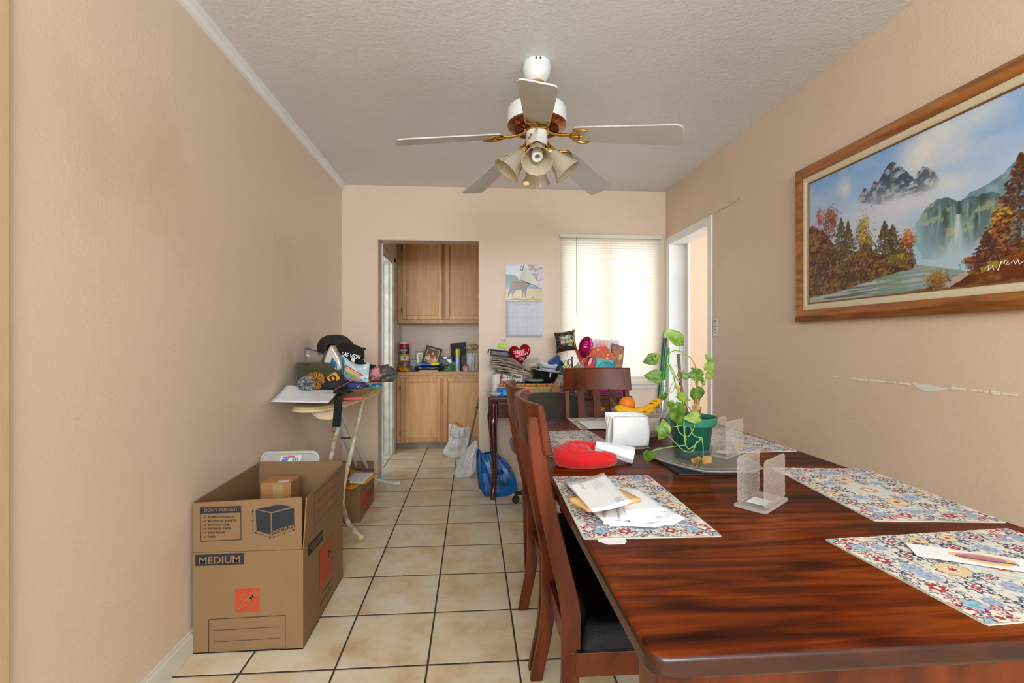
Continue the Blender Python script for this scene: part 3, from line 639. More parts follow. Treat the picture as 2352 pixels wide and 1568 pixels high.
# ============================================================= CEILING FAN
FX, FY = .291, 2.13
fan = thing('ceiling_fan', 'white five-blade ceiling fan with brass blade arms and four tulip lights', 'ceiling fan', (FX, FY, ZC))
wh = M('fan_white_enamel', (232, 236, 236), .22, coat=.5)
brass = M('polished_brass', (205, 165, 80), .18, 1, var=.15)
copper = M('fan_copper', (165, 100, 65), .25, 1, var=.2)
bladem = M('fan_blade_board', (205, 203, 200), .5, var=.08, vs=4)
bladeedge = M('blade_edge_worn', (214, 208, 186), .6, var=.3, vs=30)
mb = MB().lathe([(.0, -.001), (.062, -.001), (.064, -.012), (.064, -.035), (.058, -.06), (.044, -.082), (.036, -.088)], 40); mb.build('canopy', wh, fan)
MB().lathe([(.036, -.084), (.036, -.092), (.02, -.094)], 32).build('canopy_ring', M('canopy_gold', (205, 165, 95), .4, .3), fan)
for a in (-1.75, -1.45):
    MB().lathe([(.0045, 0), (.0045, .003), (0, .003)], 10, (.0635*math.cos(a), .0635*math.sin(a), -.012), Matrix.Rotation(a, 3, 'Z') @ Matrix.Rotation(PI/2, 3, 'Y')).build('screw', M('dark_screw', (70, 65, 60), .4, .8), fan)
MB().lathe([(.013, -.08), (.013, -.20)], 16).build('downrod', wh, fan)
MB().lathe([(.013, -.185), (.05, -.195), (.115, -.203), (.132, -.212), (.136, -.225), (.136, -.278), (.132, -.284)], 56).build('motor_housing', wh, fan)
MB().lathe([(.134, -.280), (.134, -.288), (.124, -.298), (.10, -.304), (.098, -.302)], 56).build('housing_rim', copper, fan)
MB().lathe([(.1, -.302), (.055, -.306), (.0, -.306)], 48).build('vent_back', M('vent_dark', (35, 22, 18), .6), fan)
mb = MB()
for k in range(60):
    a = 2*PI*k/60; c, s_ = math.cos(a), math.sin(a)
    mb.box(((.08)*c, .08*s_, -.307), (.042, .0035, .004), rz=a)
mb.build('vent_fins', copper, fan)
MB().lathe([(.058, -.300), (.062, -.312), (.05, -.318), (.048, -.318)], 40).build('hub_ring', brass, fan)
MB().lathe([(.046, -.305), (.05, -.318), (.0485, -.368), (.046, -.378), (.0, -.378)], 36).build('switch_housing', wh, fan)
for a in (-2.2, -2.4):
    MB().lathe([(.005, 0), (.005, .006), (0, .008)], 10, (.049*math.cos(a), .049*math.sin(a), -.345-.01*(a < -2.3)), Matrix.Rotation(a, 3, 'Z') @ Matrix.Rotation(PI/2, 3, 'Y')).build('screw', brass, fan)
MB().lathe([(.044, -.376), (.05, -.384), (.045, -.396), (.02, -.404), (0, -.406)], 36).build('light_plate', brass, fan)
# blades
def blade_mb():
    L0, L1 = .185, .632; out = []
    w0, w1 = .052, .07
    top = [(L0, w0), (L0+.05, w0+.004), (L1-.03, w1), (L1-.008, w1-.006), (L1, w1-.02)]
    pts = [(x, y) for x, y in top]+[(x, -y) for x, y in reversed(top)]+[(L0-.012, -w0+.016), (L0-.012, w0-.016)]
    return pts
for k, ang in enumerate((262.5, 334.5, 46.5, 118.5, 190.5)):
    A = math.radians(ang)
    B = Matrix.Rotation(A, 4, 'Z') @ Matrix.Translation((.16, 0, -.352)) @ Matrix.Rotation(math.radians(9.5), 4, 'Y') @ Matrix.Rotation(math.radians(-12), 4, 'X') @ Matrix.Translation((-.16, 0, 0))
    mb = MB(); mb.prism(blade_mb(), .006); mb.xf(B)
    bo = mb.build('blade', bladem, fan, bev=.0015)
    bo['label'] = 'pale grey-white fan blade'
    # blade arm: a brass goose-neck and a two-horned open plate
    R4 = Matrix.Rotation(A, 4, 'Z'); mb = MB()
    mb.tube([R4 @ Vector(p) for p in spline([(.05, 0, -.312), (.085, 0, -.334), (.12, 0, -.346), (.16, 0, -.35)], 5)], [.0075]*16, 10)
    arm = mb.build('blade_arm', brass, fan)
    mb = MB()
    for sg in (1, -1):
        mb.tube([B @ Vector(p) for p in spline([(.155, 0, -.006), (.17, .022*sg, -.006), (.19, .042*sg, -.006), (.215, .047*sg, -.006), (.24, .04*sg, -.006)], 4)], [.006, .006, .006, .0065, .007, .007, .007, .007, .007, .0065, .006, .006, .005, .005, .004, .004, .003], 8)
        mb.tube([B @ Vector(p) for p in spline([(.178, .03*sg, -.006), (.192, .018*sg, -.006), (.2, .0, -.006)], 4)], .004, 6)
    mb.tube([B @ Vector(p) for p in ((.155, 0, -.006), (.18, 0, -.006), (.212, 0, -.006))], [.005, .004, .003], 6)
    mb.build('arm_plate', brass, arm)
# four tulip shades
shade_m = translucent('frosted_glass_shade', (214, 204, 184), .38, .3, (235, 225, 205))
for k, ang in enumerate((-97, -8, 84, 187)):
    A = math.radians(ang)
    ax = Matrix.Rotation(A, 4, 'Z') @ Matrix.Translation((.055, 0, -.398)) @ Matrix.Rotation(math.radians(180-40), 4, 'Y')
    MB().tube([Matrix.Rotation(A, 4, 'Z') @ Vector(p) for p in spline([(.02, 0, -.39), (.04, 0, -.386), (.058, 0, -.395), (.07, 0, -.41)], 4)], .008, 8).build('light_arm', brass, fan)
    m = MB().lathe([(.012, -.004), (.024, .002), (.026, .016), (.022, .024)], 24); m.xf(ax); m.build('shade_fitter', brass, fan)
    prof = [(.022, .012), (.028, .03), (.036, .055), (.043, .08), (.051, .105), (.062, .128), (.067, .134)]
    m = MB().lathe(prof, 72, rip=lambda j, a: (.010+.0045*j)*math.cos(12*a)*(.7+.3*math.cos(3*a)) if j else 0); m.xf(ax)
    so = m.build('lamp_shade', shade_m, fan, solid=.0018)
    if k == 0:
        sp = []
        for i in range(70):
            t = i/69; a = t*2*PI*3.2; rr = .019 if t < .8 else .019*(1-(t-.8)*2.2); sp.append(ax @ Vector((rr*math.cos(a), rr*math.sin(a), .055+.055*t)))
        bm = M('cfl_white', (240, 240, 235), .3)
        m = MB().tube(sp, .0062, 8); bo = m.build('light_bulb', bm, fan)
        m = MB().lathe([(.0, .02), (.02, .025), (.022, .055), (0, .057)], 20); m.xf(ax); m.build('bulb_base', bm, bo)
    else:
        m = MB().lathe([(.0, .02), (.012, .024), (.016, .05), (.024, .075), (.02, .095), (0, .102)], 20); m.xf(ax); m.build('light_bulb', M('bulb_white', (235, 232, 225), .4), fan)
mb = MB(); cx, cy = -.052, -.03
for k in range(42): blob(mb, (cx, cy, -.36-k*.0045), (.0016, .0016, .0019), 0, 1, 1, 6, 5)
ch = mb.build('pull_chain', M('chain_dark', (120, 105, 85), .35, .9), fan)
MB().lathe([(0, 0), (.012, .002), (.016, .01), (.014, .018), (.004, .024), (0, .025)], 20, (cx, cy, -.572)).build('pull_knob', M('chain_knob', (222, 200, 150), .35), ch)

# ============================================================= PAINTING
PY1, PZ0, PZ1, PL = 2.255, 1.268, 2.02, 1.37
PX = XR-.004
pic = thing('framed_painting', 'large wood-framed mountain lake landscape painting on the right wall', 'painting', (PX, PY1, PZ0))
frw = woodmat('picture_frame_oak', (176, 112, 52), (122, 66, 26), (14, 1.6, 14), .32, coat=.3, ring=2.4)
H_ = PZ1-PZ0
def fr(mb, d0, d1, x0, x1, x2):  # profile: outer d0 thickness to inner d1, heights toward the room (-x)
    for (a, b, c, d) in (((d0, d0), (PL-d0, d0), (PL-d1, d1), (d1, d1)), ((PL-d0, d0), (PL-d0, H_-d0), (PL-d1, H_-d1), (PL-d1, d1)), ((PL-d0, H_-d0), (d0, H_-d0), (d1, H_-d1), (PL-d1, H_-d1)), ((d0, H_-d0), (d0, d0), (d1, d1), (d1, H_-d1))):
        k = 6; vs = []
        for i in range(k):
            t = i/(k-1); h = x0+(x1-x0)*math.sin(min(1, t*2)*PI/2) if t < .5 else x1+(x2-x1)*(t-.5)*2
            for P0, Q0 in ((a, d), (b, c)):
                vs.append((-h, -(P0[0]*(1-t)+Q0[0]*t), P0[1]*(1-t)+Q0[1]*t))
        # back edges
        n = mb.add(vs, [(2*i, 2*i+1, 2*i+3, 2*i+2) for i in range(k-1)])
        mb.add([(0, -a[0], a[1]), (0, -b[0], b[1]), (-x0, -b[0], b[1]), (-x0, -a[0], a[1])], [(0, 1, 2, 3)])
mb = MB(); fr(mb, 0, .056, .022, .036, .024); mb.build('wooden_frame', frw, pic, smooth=35)
mb = MB(); fr(mb, .056, .084, .022, .022, .015); mb.build('linen_liner', M('cream_linen', (216, 202, 172), .8, var=.06, vs=200, bump=.2, bs=500), pic, smooth=35)
mb = MB(); fr(mb, .084, .09, .018, .018, .014); mb.build('inner_lip', M('lip_brown', (130, 85, 45), .4), pic, smooth=35)
IW, IH = PL-.18, H_-.18
pa = Paint(560, 264, (150, 180, 205))
def cv(px, py):
    p = onx(px, py, PX-.013); return ((PY1-.09-p.y)/IW, (p.z-PZ0-.09)/IH)
def cvs(*L): return [cv(*q) for q in L]
X_, Y_ = pa.x, pa.y
n1 = pa.noise(6, 4, 5, 2)
sky = np.clip((Y_-.35)/.65, 0, 1)
sky_c = np.array(lin((206, 222, 238)))*(1-sky[..., None])+np.array(lin((118, 172, 230)))*sky[..., None]
pa.a = sky_c.astype(np.float32)
pa.mix(np.clip((n1-.5)*3.2, 0, 1)*.55, (222, 228, 232))
def glow(px, py, sx, sy, c, op, seed=3):
    cx, cy = cv(px, py); m = np.exp(-((X_-cx)/sx)**2-((Y_-cy)/sy)**2)*op*np.clip(pa.noise(14, 10, 4, seed)*1.9-.1, 0, 1); pa.mix(np.clip(m, 0, 1), c)
glow(2115, 352, .07, .13, (232, 232, 228), 1.2, 5); glow(2170, 300, .10, .10, (225, 230, 232), .8, 6); glow(1942, 425, .025, .10, (228, 232, 230), .9, 7)
glow(2250, 260, .12, .08, (210, 222, 232), .6, 9)
# far peaks
pk = cvs((1968, 462), (1985, 432), (1996, 440), (2010, 415), (2018, 420), (2035, 385), (2050, 371), (2066, 378), (2080, 392), (2095, 405), (2108, 420), (2125, 448), (2118, 470), (2080, 468), (2040, 470), (2000, 470))
m = pa.poly(pk, (72, 92, 116), 1, .01)
nn = pa.noise(60, 40, 4, 8); d_ = pa.noise(26, 60, 3, 4)
pa.mix(m*np.clip((nn-.5)*7, 0, 1)*.75, (172, 190, 200)); pa.mix(m*np.clip((d_-.52)*8, 0, 1)*np.clip((X_-cv(2050, 400)[0])*18+.2, 0, 1), (215, 220, 212)); pa.mix(m*np.clip((.45-nn)*8, 0, 1)*.6, (45, 62, 86))
m = pa.poly(cvs((2098, 422), (2108, 396), (2122, 382), (2138, 388), (2150, 402), (2163, 420), (2150, 436), (2120, 440)), (82, 102, 122), 1, .01)
pa.mix(m*np.clip((nn-.5)*7, 0, 1)*.8, (198, 206, 205))
glow(2060, 478, .12, .06, (214, 218, 228), 1.9, 11); glow(2180, 420, .06, .06, (214, 222, 230), 1.3, 12); glow(1990, 480, .09, .07, (206, 212, 226), 1.2, 13)
pa.mix(np.clip(1-np.abs(Y_-.42)/.14, 0, 1)*.55*(X_ < .5), (196, 202, 222))
# right ridge and cliff with the waterfall
m = pa.poly(cvs((2200, 470), (2230, 440), (2265, 425), (2300, 400), (2352, 355), (2500, 330), (2500, 560), (2250, 560)), (112, 150, 168), 1, .012)
pa.mix(m*np.clip((pa.noise(50, 20, 4, 21)-.5)*6, 0, 1)*.6, (150, 180, 185)); pa.mix(m*np.clip((.48-pa.noise(30, 30, 4, 22))*7, 0, 1)*.5, (80, 115, 135))
m = pa.poly(cvs((2100, 560), (2103, 515), (2125, 480), (2150, 458), (2175, 452), (2200, 462), (2230, 452), (2275, 440), (2320, 450), (2340, 500), (2330, 590), (2200, 600), (2120, 595)), (84, 116, 122), 1, .012)
cs = pa.noise(110, 6, 4, 23); pa.mix(m*np.clip((cs-.5)*6, 0, 1)*.75, (136, 168, 160)); pa.mix(m*np.clip((.47-pa.noise(70, 8, 4, 24))*9, 0, 1)*.7, (40, 62, 66))
pa.mix(m*np.clip((pa.noise(40, 20, 3, 25)-.56)*9, 0, 1)*.7, (165, 175, 135))
fx, fy = cv(2200, 500); gx, gy = cv(2185, 590)
t = np.clip((fy-Y_)/(fy-gy), 0, 1); xc = fx+(gx-fx)*t**2; wv = .012+.03*t
pa.mix(np.exp(-((X_-xc)/(wv*.6))**2)*((Y_ < fy+.02) & (Y_ > gy-.04))*np.clip(pa.noise(160, 4, 3, 26)*1.6, .2, 1)*.9, (205, 222, 226))
gl = cv(2190, 600); mk = np.exp(-((X_-gl[0])/.13)**2-((Y_-gl[1])/.11)**2); pa.mix(np.clip(mk*1.1, 0, 1), (176, 204, 216))
mk = np.exp(-((X_-cv(2110, 580)[0])/.05)**2-((Y_-cv(2110, 560)[1])/.2)**2); pa.mix(np.clip(mk*.7, 0, 1), (150, 188, 204))
# water
m = pa.poly([(0, -.1), (1.1, -.1), (1.1, .12), cv(2352, 640), cv(2150, 612), cv(2095, 606), cv(1990, 640), cv(1867, 668), (-.1, .1)], (136, 158, 156), 1)
wn = pa.noise(8, 90, 3, 27); pa.mix(m*np.clip((wn-.5)*5, 0, 1)*.6*(X_ < .55), (205, 205, 190)); pa.mix(m*np.clip((.56-wn)*6, 0, 1)*.85*np.clip((.40-X_)*5, 0, 1), (74, 58, 42))
pa.mix(m*np.clip((pa.noise(20, 5, 3, 28)-.5)*4, 0, 1)*.5, (110, 140, 110))
# left bank
m = pa.poly([(-.1, cv(1867, 690)[1]), (-.1, cv(1867, 520)[1])]+cvs((1867, 520), (1890, 530), (1915, 560), (1940, 600), (1965, 580), (1990, 560), (2020, 585), (2060, 575), (2095, 580), (2105, 605), (2090, 618), (2040, 632), (1990, 648), (1930, 668), (1867, 682)), (84, 44, 18), 1, .02)
g_ = pa.noise(40, 30, 4, 29); pa.mix(m*np.clip((g_-.52)*7, 0, 1)*.8, (130, 100, 30)); pa.mix(m*np.clip((.46-pa.noise(30, 40, 4, 30))*7, 0, 1)*.7, (46, 20, 10)); pa.mix(m*np.clip((pa.noise(90, 60, 3, 41)-.56)*12, 0, 1)*.7, (156, 118, 44)); pa.mix(m*np.clip((pa.noise(80, 50, 3, 42)-.6)*12, 0, 1)*.6, (176, 112, 74)); pa.mix(m*np.clip((.4-pa.noise(70, 70, 3, 43))*12, 0, 1)*.6, (30, 14, 8))
for px, py, sx, sy in ((1903, 560, .012, .09), (1985, 600, .018, .11), (2096, 600, .016, .05), (1880, 650, .016, .06), (1995, 575, .012, .06)):
    a, b = cv(px, py); pa.cloud(a, b, sx*.7, sy*.7, 90, [(120, 90, 74), (168, 146, 134), (110, 104, 116), (150, 104, 78), (84, 56, 44), (66, 40, 30)], .0034, 1.6)
for px, py, sx, sy, cols, n in ((1905, 512, .036, .09, [(184, 84, 40), (140, 58, 30), (196, 108, 60), (96, 44, 26), (120, 60, 40)], 420), (1880, 500, .015, .06, [(170, 80, 55), (190, 110, 80)], 90),
        (1985, 532, .030, .105, [(176, 152, 52), (204, 184, 84), (120, 100, 38), (214, 200, 120), (90, 72, 30)], 460), (2080, 552, .022, .05, [(206, 112, 50), (170, 84, 40), (214, 150, 90), (120, 60, 32)], 320),
        (1940, 590, .02, .07, [(120, 105, 35), (80, 60, 25), (170, 160, 90)], 160), (2055, 592, .03, .03, [(150, 135, 40), (110, 90, 30), (185, 170, 60)], 160), (1890, 600, .03, .08, [(90, 60, 22), (130, 95, 30), (60, 32, 14)], 200), (1950, 640, .04, .03, [(80, 40, 18), (60, 28, 12), (110, 70, 30)], 150)):
    a, b = cv(px, py); pa.cloud(a, b, sx, sy, int(n*2), cols, .0040)
for px, y0, y1, wd in ((1932, 590, 500, .030), (1948, 590, 508, .026), (2032, 585, 508, .032), (2050, 585, 516, .030)):
    a, b = cv(px, y0); a2, b2 = cv(px, y1); pa.pine(a, b, b2, wd, [(70, 50, 28), (95, 75, 35), (50, 32, 20), (120, 100, 45)])
# right bank
m = pa.poly(cvs((2060, 690), (2100, 670), (2160, 650), (2210, 625), (2250, 610), (2300, 590), (2352, 560))+[(1.1, cv(2352, 530)[1]), (1.1, -.1), (cv(2040, 700)[0], -.1)], (110, 48, 16), 1, .02)
g_ = pa.noise(30, 40, 4, 31); pa.mix(m*np.clip((g_-.5)*6, 0, 1)*.8, (150, 110, 25)); pa.mix(m*np.clip((.45-g_)*7, 0, 1)*.7, (70, 28, 10))
pa.poly(cvs((2140, 668), (2175, 645), (2215, 622), (2222, 630), (2190, 655), (2150, 672)), (200, 180, 180), .8, .02)
a, b = cv(2300, 600); pa.poly(cvs((2250, 615), (2300, 590), (2352, 565), (2352, 585), (2300, 605), (2255, 624)), (170, 150, 30), .8, .02)
for px, py, sx, sy, cols, n in ((2160, 640, .035, .05, [(150, 120, 45), (120, 85, 35), (185, 140, 70)], 240), (2110, 672, .03, .02, [(130, 120, 50), (90, 70, 30)], 120), (2240, 600, .03, .04, [(190, 110, 62), (160, 84, 48), (110, 54, 34), (90, 50, 30)], 260),
        (2300, 520, .03, .10, [(205, 150, 45), (185, 120, 40), (150, 90, 35), (220, 180, 80)], 380), (2335, 580, .05, .07, [(140, 65, 30), (110, 50, 22), (180, 120, 50)], 350), (2500, 500, .1, .25, [(190, 130, 45), (140, 75, 30), (110, 50, 22)], 900)):
    a, b = cv(px, py); pa.cloud(a, b, sx*.9, sy*.8, int(n*2), cols, .0040)
a, b = cv(2265, 600); a2, b2 = cv(2265, 530); pa.pine(a, b, b2, .026, [(80, 40, 25), (60, 30, 20), (100, 55, 30)])
a, b = cv(2344, 580); a2, b2 = cv(2344, 352); pa.pine(a, b, b2, .06, [(98, 55, 25), (70, 36, 18), (130, 75, 35), (52, 28, 16)], .006)
for q in ((1905, 1990, 500, 560), (2290, 2292, 500, 580)):
    pass
pa.mesh('canvas', colmat('oil_paint', .32, .25, bump=.12, bs=260), lambda u, v: (-.013, -(.09+u*IW), .09+v*IH), pic)
mb = MB(); c0 = (-.0136, 0, 0)
def cp3(px, py): p = onx(px, py, PX-.0136); return Vector((-.0136, p.y-PY1, p.z-PZ0))
for L in (((2262, 616), (2272, 608), (2270, 622), (2280, 610), (2282, 620)), ((2286, 612), (2292, 620), (2300, 600)), ((2306, 606), (2308, 598), (2316, 600), (2310, 608), (2320, 606)), ((2322, 604), (2328, 598), (2332, 606), (2338, 597), (2342, 606), (2350, 600))):
    mb.tube([cp3(*q) for q in L], .0016, 4)
mb.build('signature', M('signature_white', (225, 220, 205), .6), pic)

# ============================================================= CALENDAR
cz = 1.503
p = ony(1161, 609, YB)
cal = thing('wall_calendar', 'wall calendar with an elk picture above a September page', 'calendar', (.4265, YB, cz))
ct = Paint(180, 180, (205, 212, 222))
ct.poly([(-.1, -.1), (1.1, -.1), (1.1, .33), (-.1, .33)], (200, 172, 110)); ct.mix((ct.noise(12, 20, 4, 3)*1.0)*(ct.y < .33)*.5, (175, 140, 80))
ct.poly([(-.1, .33), (-.1, .74), (.1, .72), (.25, .7), (.42, .52), (.7, .42), (1.1, .5), (1.1, .33)], (98, 130, 132), 1, .03)
br = (104, 58, 38)
ct.poly([(.12, .45), (.15, .52), (.22, .55), (.45, .53), (.6, .52), (.72, .6), (.7, .45), (.58, .38), (.55, .3), (.2, .3), (.13, .36)], br, 1, .01)
for L in ([(.12, .45), (.2, .3), (.1, .18), (.08, .1), (.05, .1), (.06, .22), (.12, .34)], [(.2, .36), (.28, .3), (.2, .18), (.21, .1), (.18, .1), (.16, .22), (.2, .3)], [(.43, .35), (.5, .33), (.47, .2), (.47, .1), (.44, .1), (.44, .2)], [(.5, .35), (.58, .36), (.55, .2), (.56, .09), (.53, .09), (.5, .2)]):
    ct.poly(L, (62, 38, 32), 1, .005)
ct.dab(.2, .47, .06, .06, (150, 90, 50), .7)
ct.poly([(.5, 1.1), (1.1, 1.1), (1.1, .28), (.93, .38)], (205, 190, 205), 1, .02); ct.mix(((ct.noise(10, 22, 4, 8) > .53)*(ct.x > .5)*(ct.y > .4)*(ct.x-.5 > (1.0-ct.y)*.72))*.7, (140, 105, 105))
ct.poly([(.43, .97), (.38, .9), (.4, .84), (.435, .82), (.44, .84), (.41, .86), (.4, .9), (.45, .96)], (50, 40, 40)); ct.poly([(.495, .98), (.47, .85), (.45, .82), (.44, .83), (.48, 1)], (50, 40, 40))
cm = colmat('glossy_print', .25)
ct.mesh('picture_page', cm, lambda u, v: (-.152+u*.306, -.005, .001+v*.304), cal)
MB().bb(-.153, .155, -.0045, 0, .0, .306).build('backing', M('card_white', (215, 218, 225), .6), cal)
mb = MB().add([(-.0, -.006, .300), (-.032, -.028, .172), (.03, -.022, .152), (.09, -.014, .130), (.142, -.007, .100), (.07, -.012, .2)], [(0, 1, 2, 5), (5, 2, 3), (5, 3, 4)]); 
m2 = MB(); m2.add([(-.0, -.006, .300), (-.032, -.028, .172), (.03, -.024, .152), (.09, -.016, .130), (.142, -.007, .100), (.07, -.014, .2)], [(0, 1, 2, 5), (5, 2, 3), (5, 3, 4)])
m2.build('torn_flap', M('paper_back', (222, 220, 212), .7), cal, solid=.0006, smooth=0)
cp = MB().add; m2 = MB(); m2.grid(lambda u, v: (-.15+u*.306, -.006-.004*abs(math.sin(v*3))-.006*(1-v)*u*.4, -.302+v*.300), 10, 10)
pg = m2.build('month_page', M('page_blue_white', (214, 217, 226), .6, var=.03), cal, solid=.0006)
m2 = MB().text('September 2021', .017, (-.012, -.0105, -.036), (1, 0, 0), (0, 0, 1), width=.125)
for r_i in range(7): m2.line((-.135, -.0118, -.06-.038*r_i), (.14, -.0118, -.06-.038*r_i), .0006, (0, -1, 0))
for c_i in range(8): m2.line((-.135+.0393*c_i, -.0118, -.06), (-.135+.0393*c_i, -.0118, -.288), .0006, (0, -1, 0))
n_ = 1
for r_i in range(6):
    for c_i in range(7):
        if r_i*7+c_i >= 3 and n_ <= 30:
            m2.text(str(n_), .008, (-.126+.0393*c_i, -.0118, -.071-.038*r_i), (1, 0, 0), (0, 0, 1)); n_ += 1
m2.build('printing', M('grey_ink', (165, 165, 172), .6), pg, smooth=0)
m2 = MB(); m2.tube([(-.15, -.008, .006), (-.11, -.012, .012), (-.07, -.02, .02), (-.03, -.012, .012), (.03, -.012, .01), (.06, -.022, .02), (.075, -.02, .034), (.09, -.016, .014), (.15, -.01, .013)], [.002, .004, .006, .004, .004, .006, .007, .004, .003], 6)
m2.build('torn_paper_edge', M('paper_back', (1, 1, 1)), cal)
p = ony(1153.5, 794, YB)
nt_ = thing('sticky_note', 'lime green sticky note on the back wall beneath the calendar', 'sticky note', (p.x, YB, p.z))
MB().grid(lambda u, v: (-.036+u*.072, -.002-.006*(1-v)**2, -.021+v*.042), 4, 6).build('note', M('lime_paper', (190, 232, 80), .7), nt_, solid=.0005)
MB().line((-.015, -.005, .002), (-.008, -.005, .008), .002, (0, -1, 0)).build('scribble', M('note_white', (235, 240, 220), .7), nt_)
p = ony(1157, 781, YB)
mb = MB(); mb.grid(lambda u, v: (p.x-.022+u*.04, YB-.004-.003*math.sin(u*9), p.z-.012+v*.022+.004*math.sin(u*7)), 12, 8)
T(mb.build('tape_strip', clear('clear_tape', (235, 235, 232), .5, .1), solid=.0005), 'wrinkled piece of clear tape above the green sticky note', 'tape')
# ============================================================= DINING TABLE
TX0, TX1, TY0, TY1, TZ = .233, 1.235, .605, 2.473, .76
def tablewood():
    m, nt, b = nodes('cherry_lacquered_tabletop'); L = nt.links
    tc = N(nt, 'ShaderNodeTexCoord'); mp = N(nt, 'ShaderNodeMapping'); mp.inputs['Scale'].default_value = (1.3, 13, 6); L.new(tc.outputs['Object'], mp.inputs[0])
    n1 = N(nt, 'ShaderNodeTexNoise'); n1.inputs['Scale'].default_value = 2.1; n1.inputs['Detail'].default_value = 8; n1.inputs['Distortion'].default_value = 1.1; L.new(mp.outputs[0], n1.inputs[0])
    n2 = N(nt, 'ShaderNodeTexNoise'); n2.inputs['Scale'].default_value = 2.2; n2.inputs['Detail'].default_value = 3; L.new(tc.outputs['Object'], n2.inputs[0])
    mx_ = N(nt, 'ShaderNodeMix'); mx_.inputs[0].default_value = .35; L.new(n1.outputs[0], mx_.inputs[2]); L.new(n2.outputs[0], mx_.inputs[3])
    rp = N(nt, 'ShaderNodeValToRGB'); L.new(mx_.outputs[0], rp.inputs[0]); e = rp.color_ramp.elements
    e[0].position = .34; e[0].color = (*lin((32, 8, 1)), 1); e[1].position = .72; e[1].color = (*lin((160, 76, 8)), 1)
    for p_, c in ((.44, (66, 20, 2)), (.53, (98, 36, 3)), (.6, (122, 52, 5))):
        x = e.new(p_); x.color = (*lin(c), 1)
    L.new(rp.outputs[0], b.inputs['Base Color'])
    b.inputs['Roughness'].default_value = .5; b.inputs['Coat Weight'].default_value = .16; b.inputs['Coat Roughness'].default_value = .1; b.inputs['Specular IOR Level'].default_value = .06
    bp = N(nt, 'ShaderNodeBump'); bp.inputs['Strength'].default_value = .05; bp.inputs['Distance'].default_value = .002; L.new(n1.outputs[0], bp.inputs['Height']); L.new(bp.outputs[0], b.inputs['Normal'])
    # dust specks
    return m
tw = tablewood()
cherry = woodmat('cherry_stained_wood', (108, 48, 18), (62, 23, 7), (5, 5, 1.2), .36, coat=.12, ring=2.6, cr=.15, spec=.22)
tb = thing('dining_table', 'long glossy red-brown wooden dining table along the right wall', 'dining table', (.734, 1.54, 0))
mb = MB(); W2, L2 = (TX1-TX0)/2, (TY1-TY0)/2
mb.prism(rrect(2*W2, 2*L2, .028, 5), .034, (0, 0, TZ-.034)); mb.m = [0, 0]+[1]*(len(mb.f)-2); top = mb.build('tabletop', [tw, woodmat('dark_edge_wood', (64, 24, 10), (34, 12, 5), (3, 3, 8), .3, coat=.3, spec=.3)], tb, bev=.009, bseg=4)  # side faces get a darker wood colour than the top
mb = MB(); q = .05
mb.bb(-W2+q, -W2+q+.022, -L2+q, L2-q, TZ-.125, TZ-.034).bb(W2-q-.022, W2-q, -L2+q, L2-q, TZ-.125, TZ-.034).bb(-W2+q, W2-q, -L2+q, -L2+q+.022, TZ-.125, TZ-.034).bb(-W2+q, W2-q, L2-q-.022, L2-q, TZ-.125, TZ-.034)
mb.build('apron', cherry, tb, bev=.002)
for sx in (-1, 1):
    for sy in (-1, 1):
        MB().grid(lambda u, v: (0, 0, 0), 2, 2)
        cx, cy = sx*(W2-.055), sy*(L2-.055); m = MB(); vs = []
        for z, h in ((0, .022), (.3, .028), (.62, .036), (TZ-.034, .038)):
            vs += [(cx-h, cy-h, z), (cx+h, cy-h, z), (cx+h, cy+h, z), (cx-h, cy+h, z)]
        fs = [(3, 2, 1, 0), (12, 13, 14, 15)]+[(4*i+k, 4*i+(k+1) % 4, 4*i+4+(k+1) % 4, 4*i+4+k) for i in range(3) for k in range(4)]
        m.add(vs, fs); m.build('leg', cherry, tb, bev=.003)
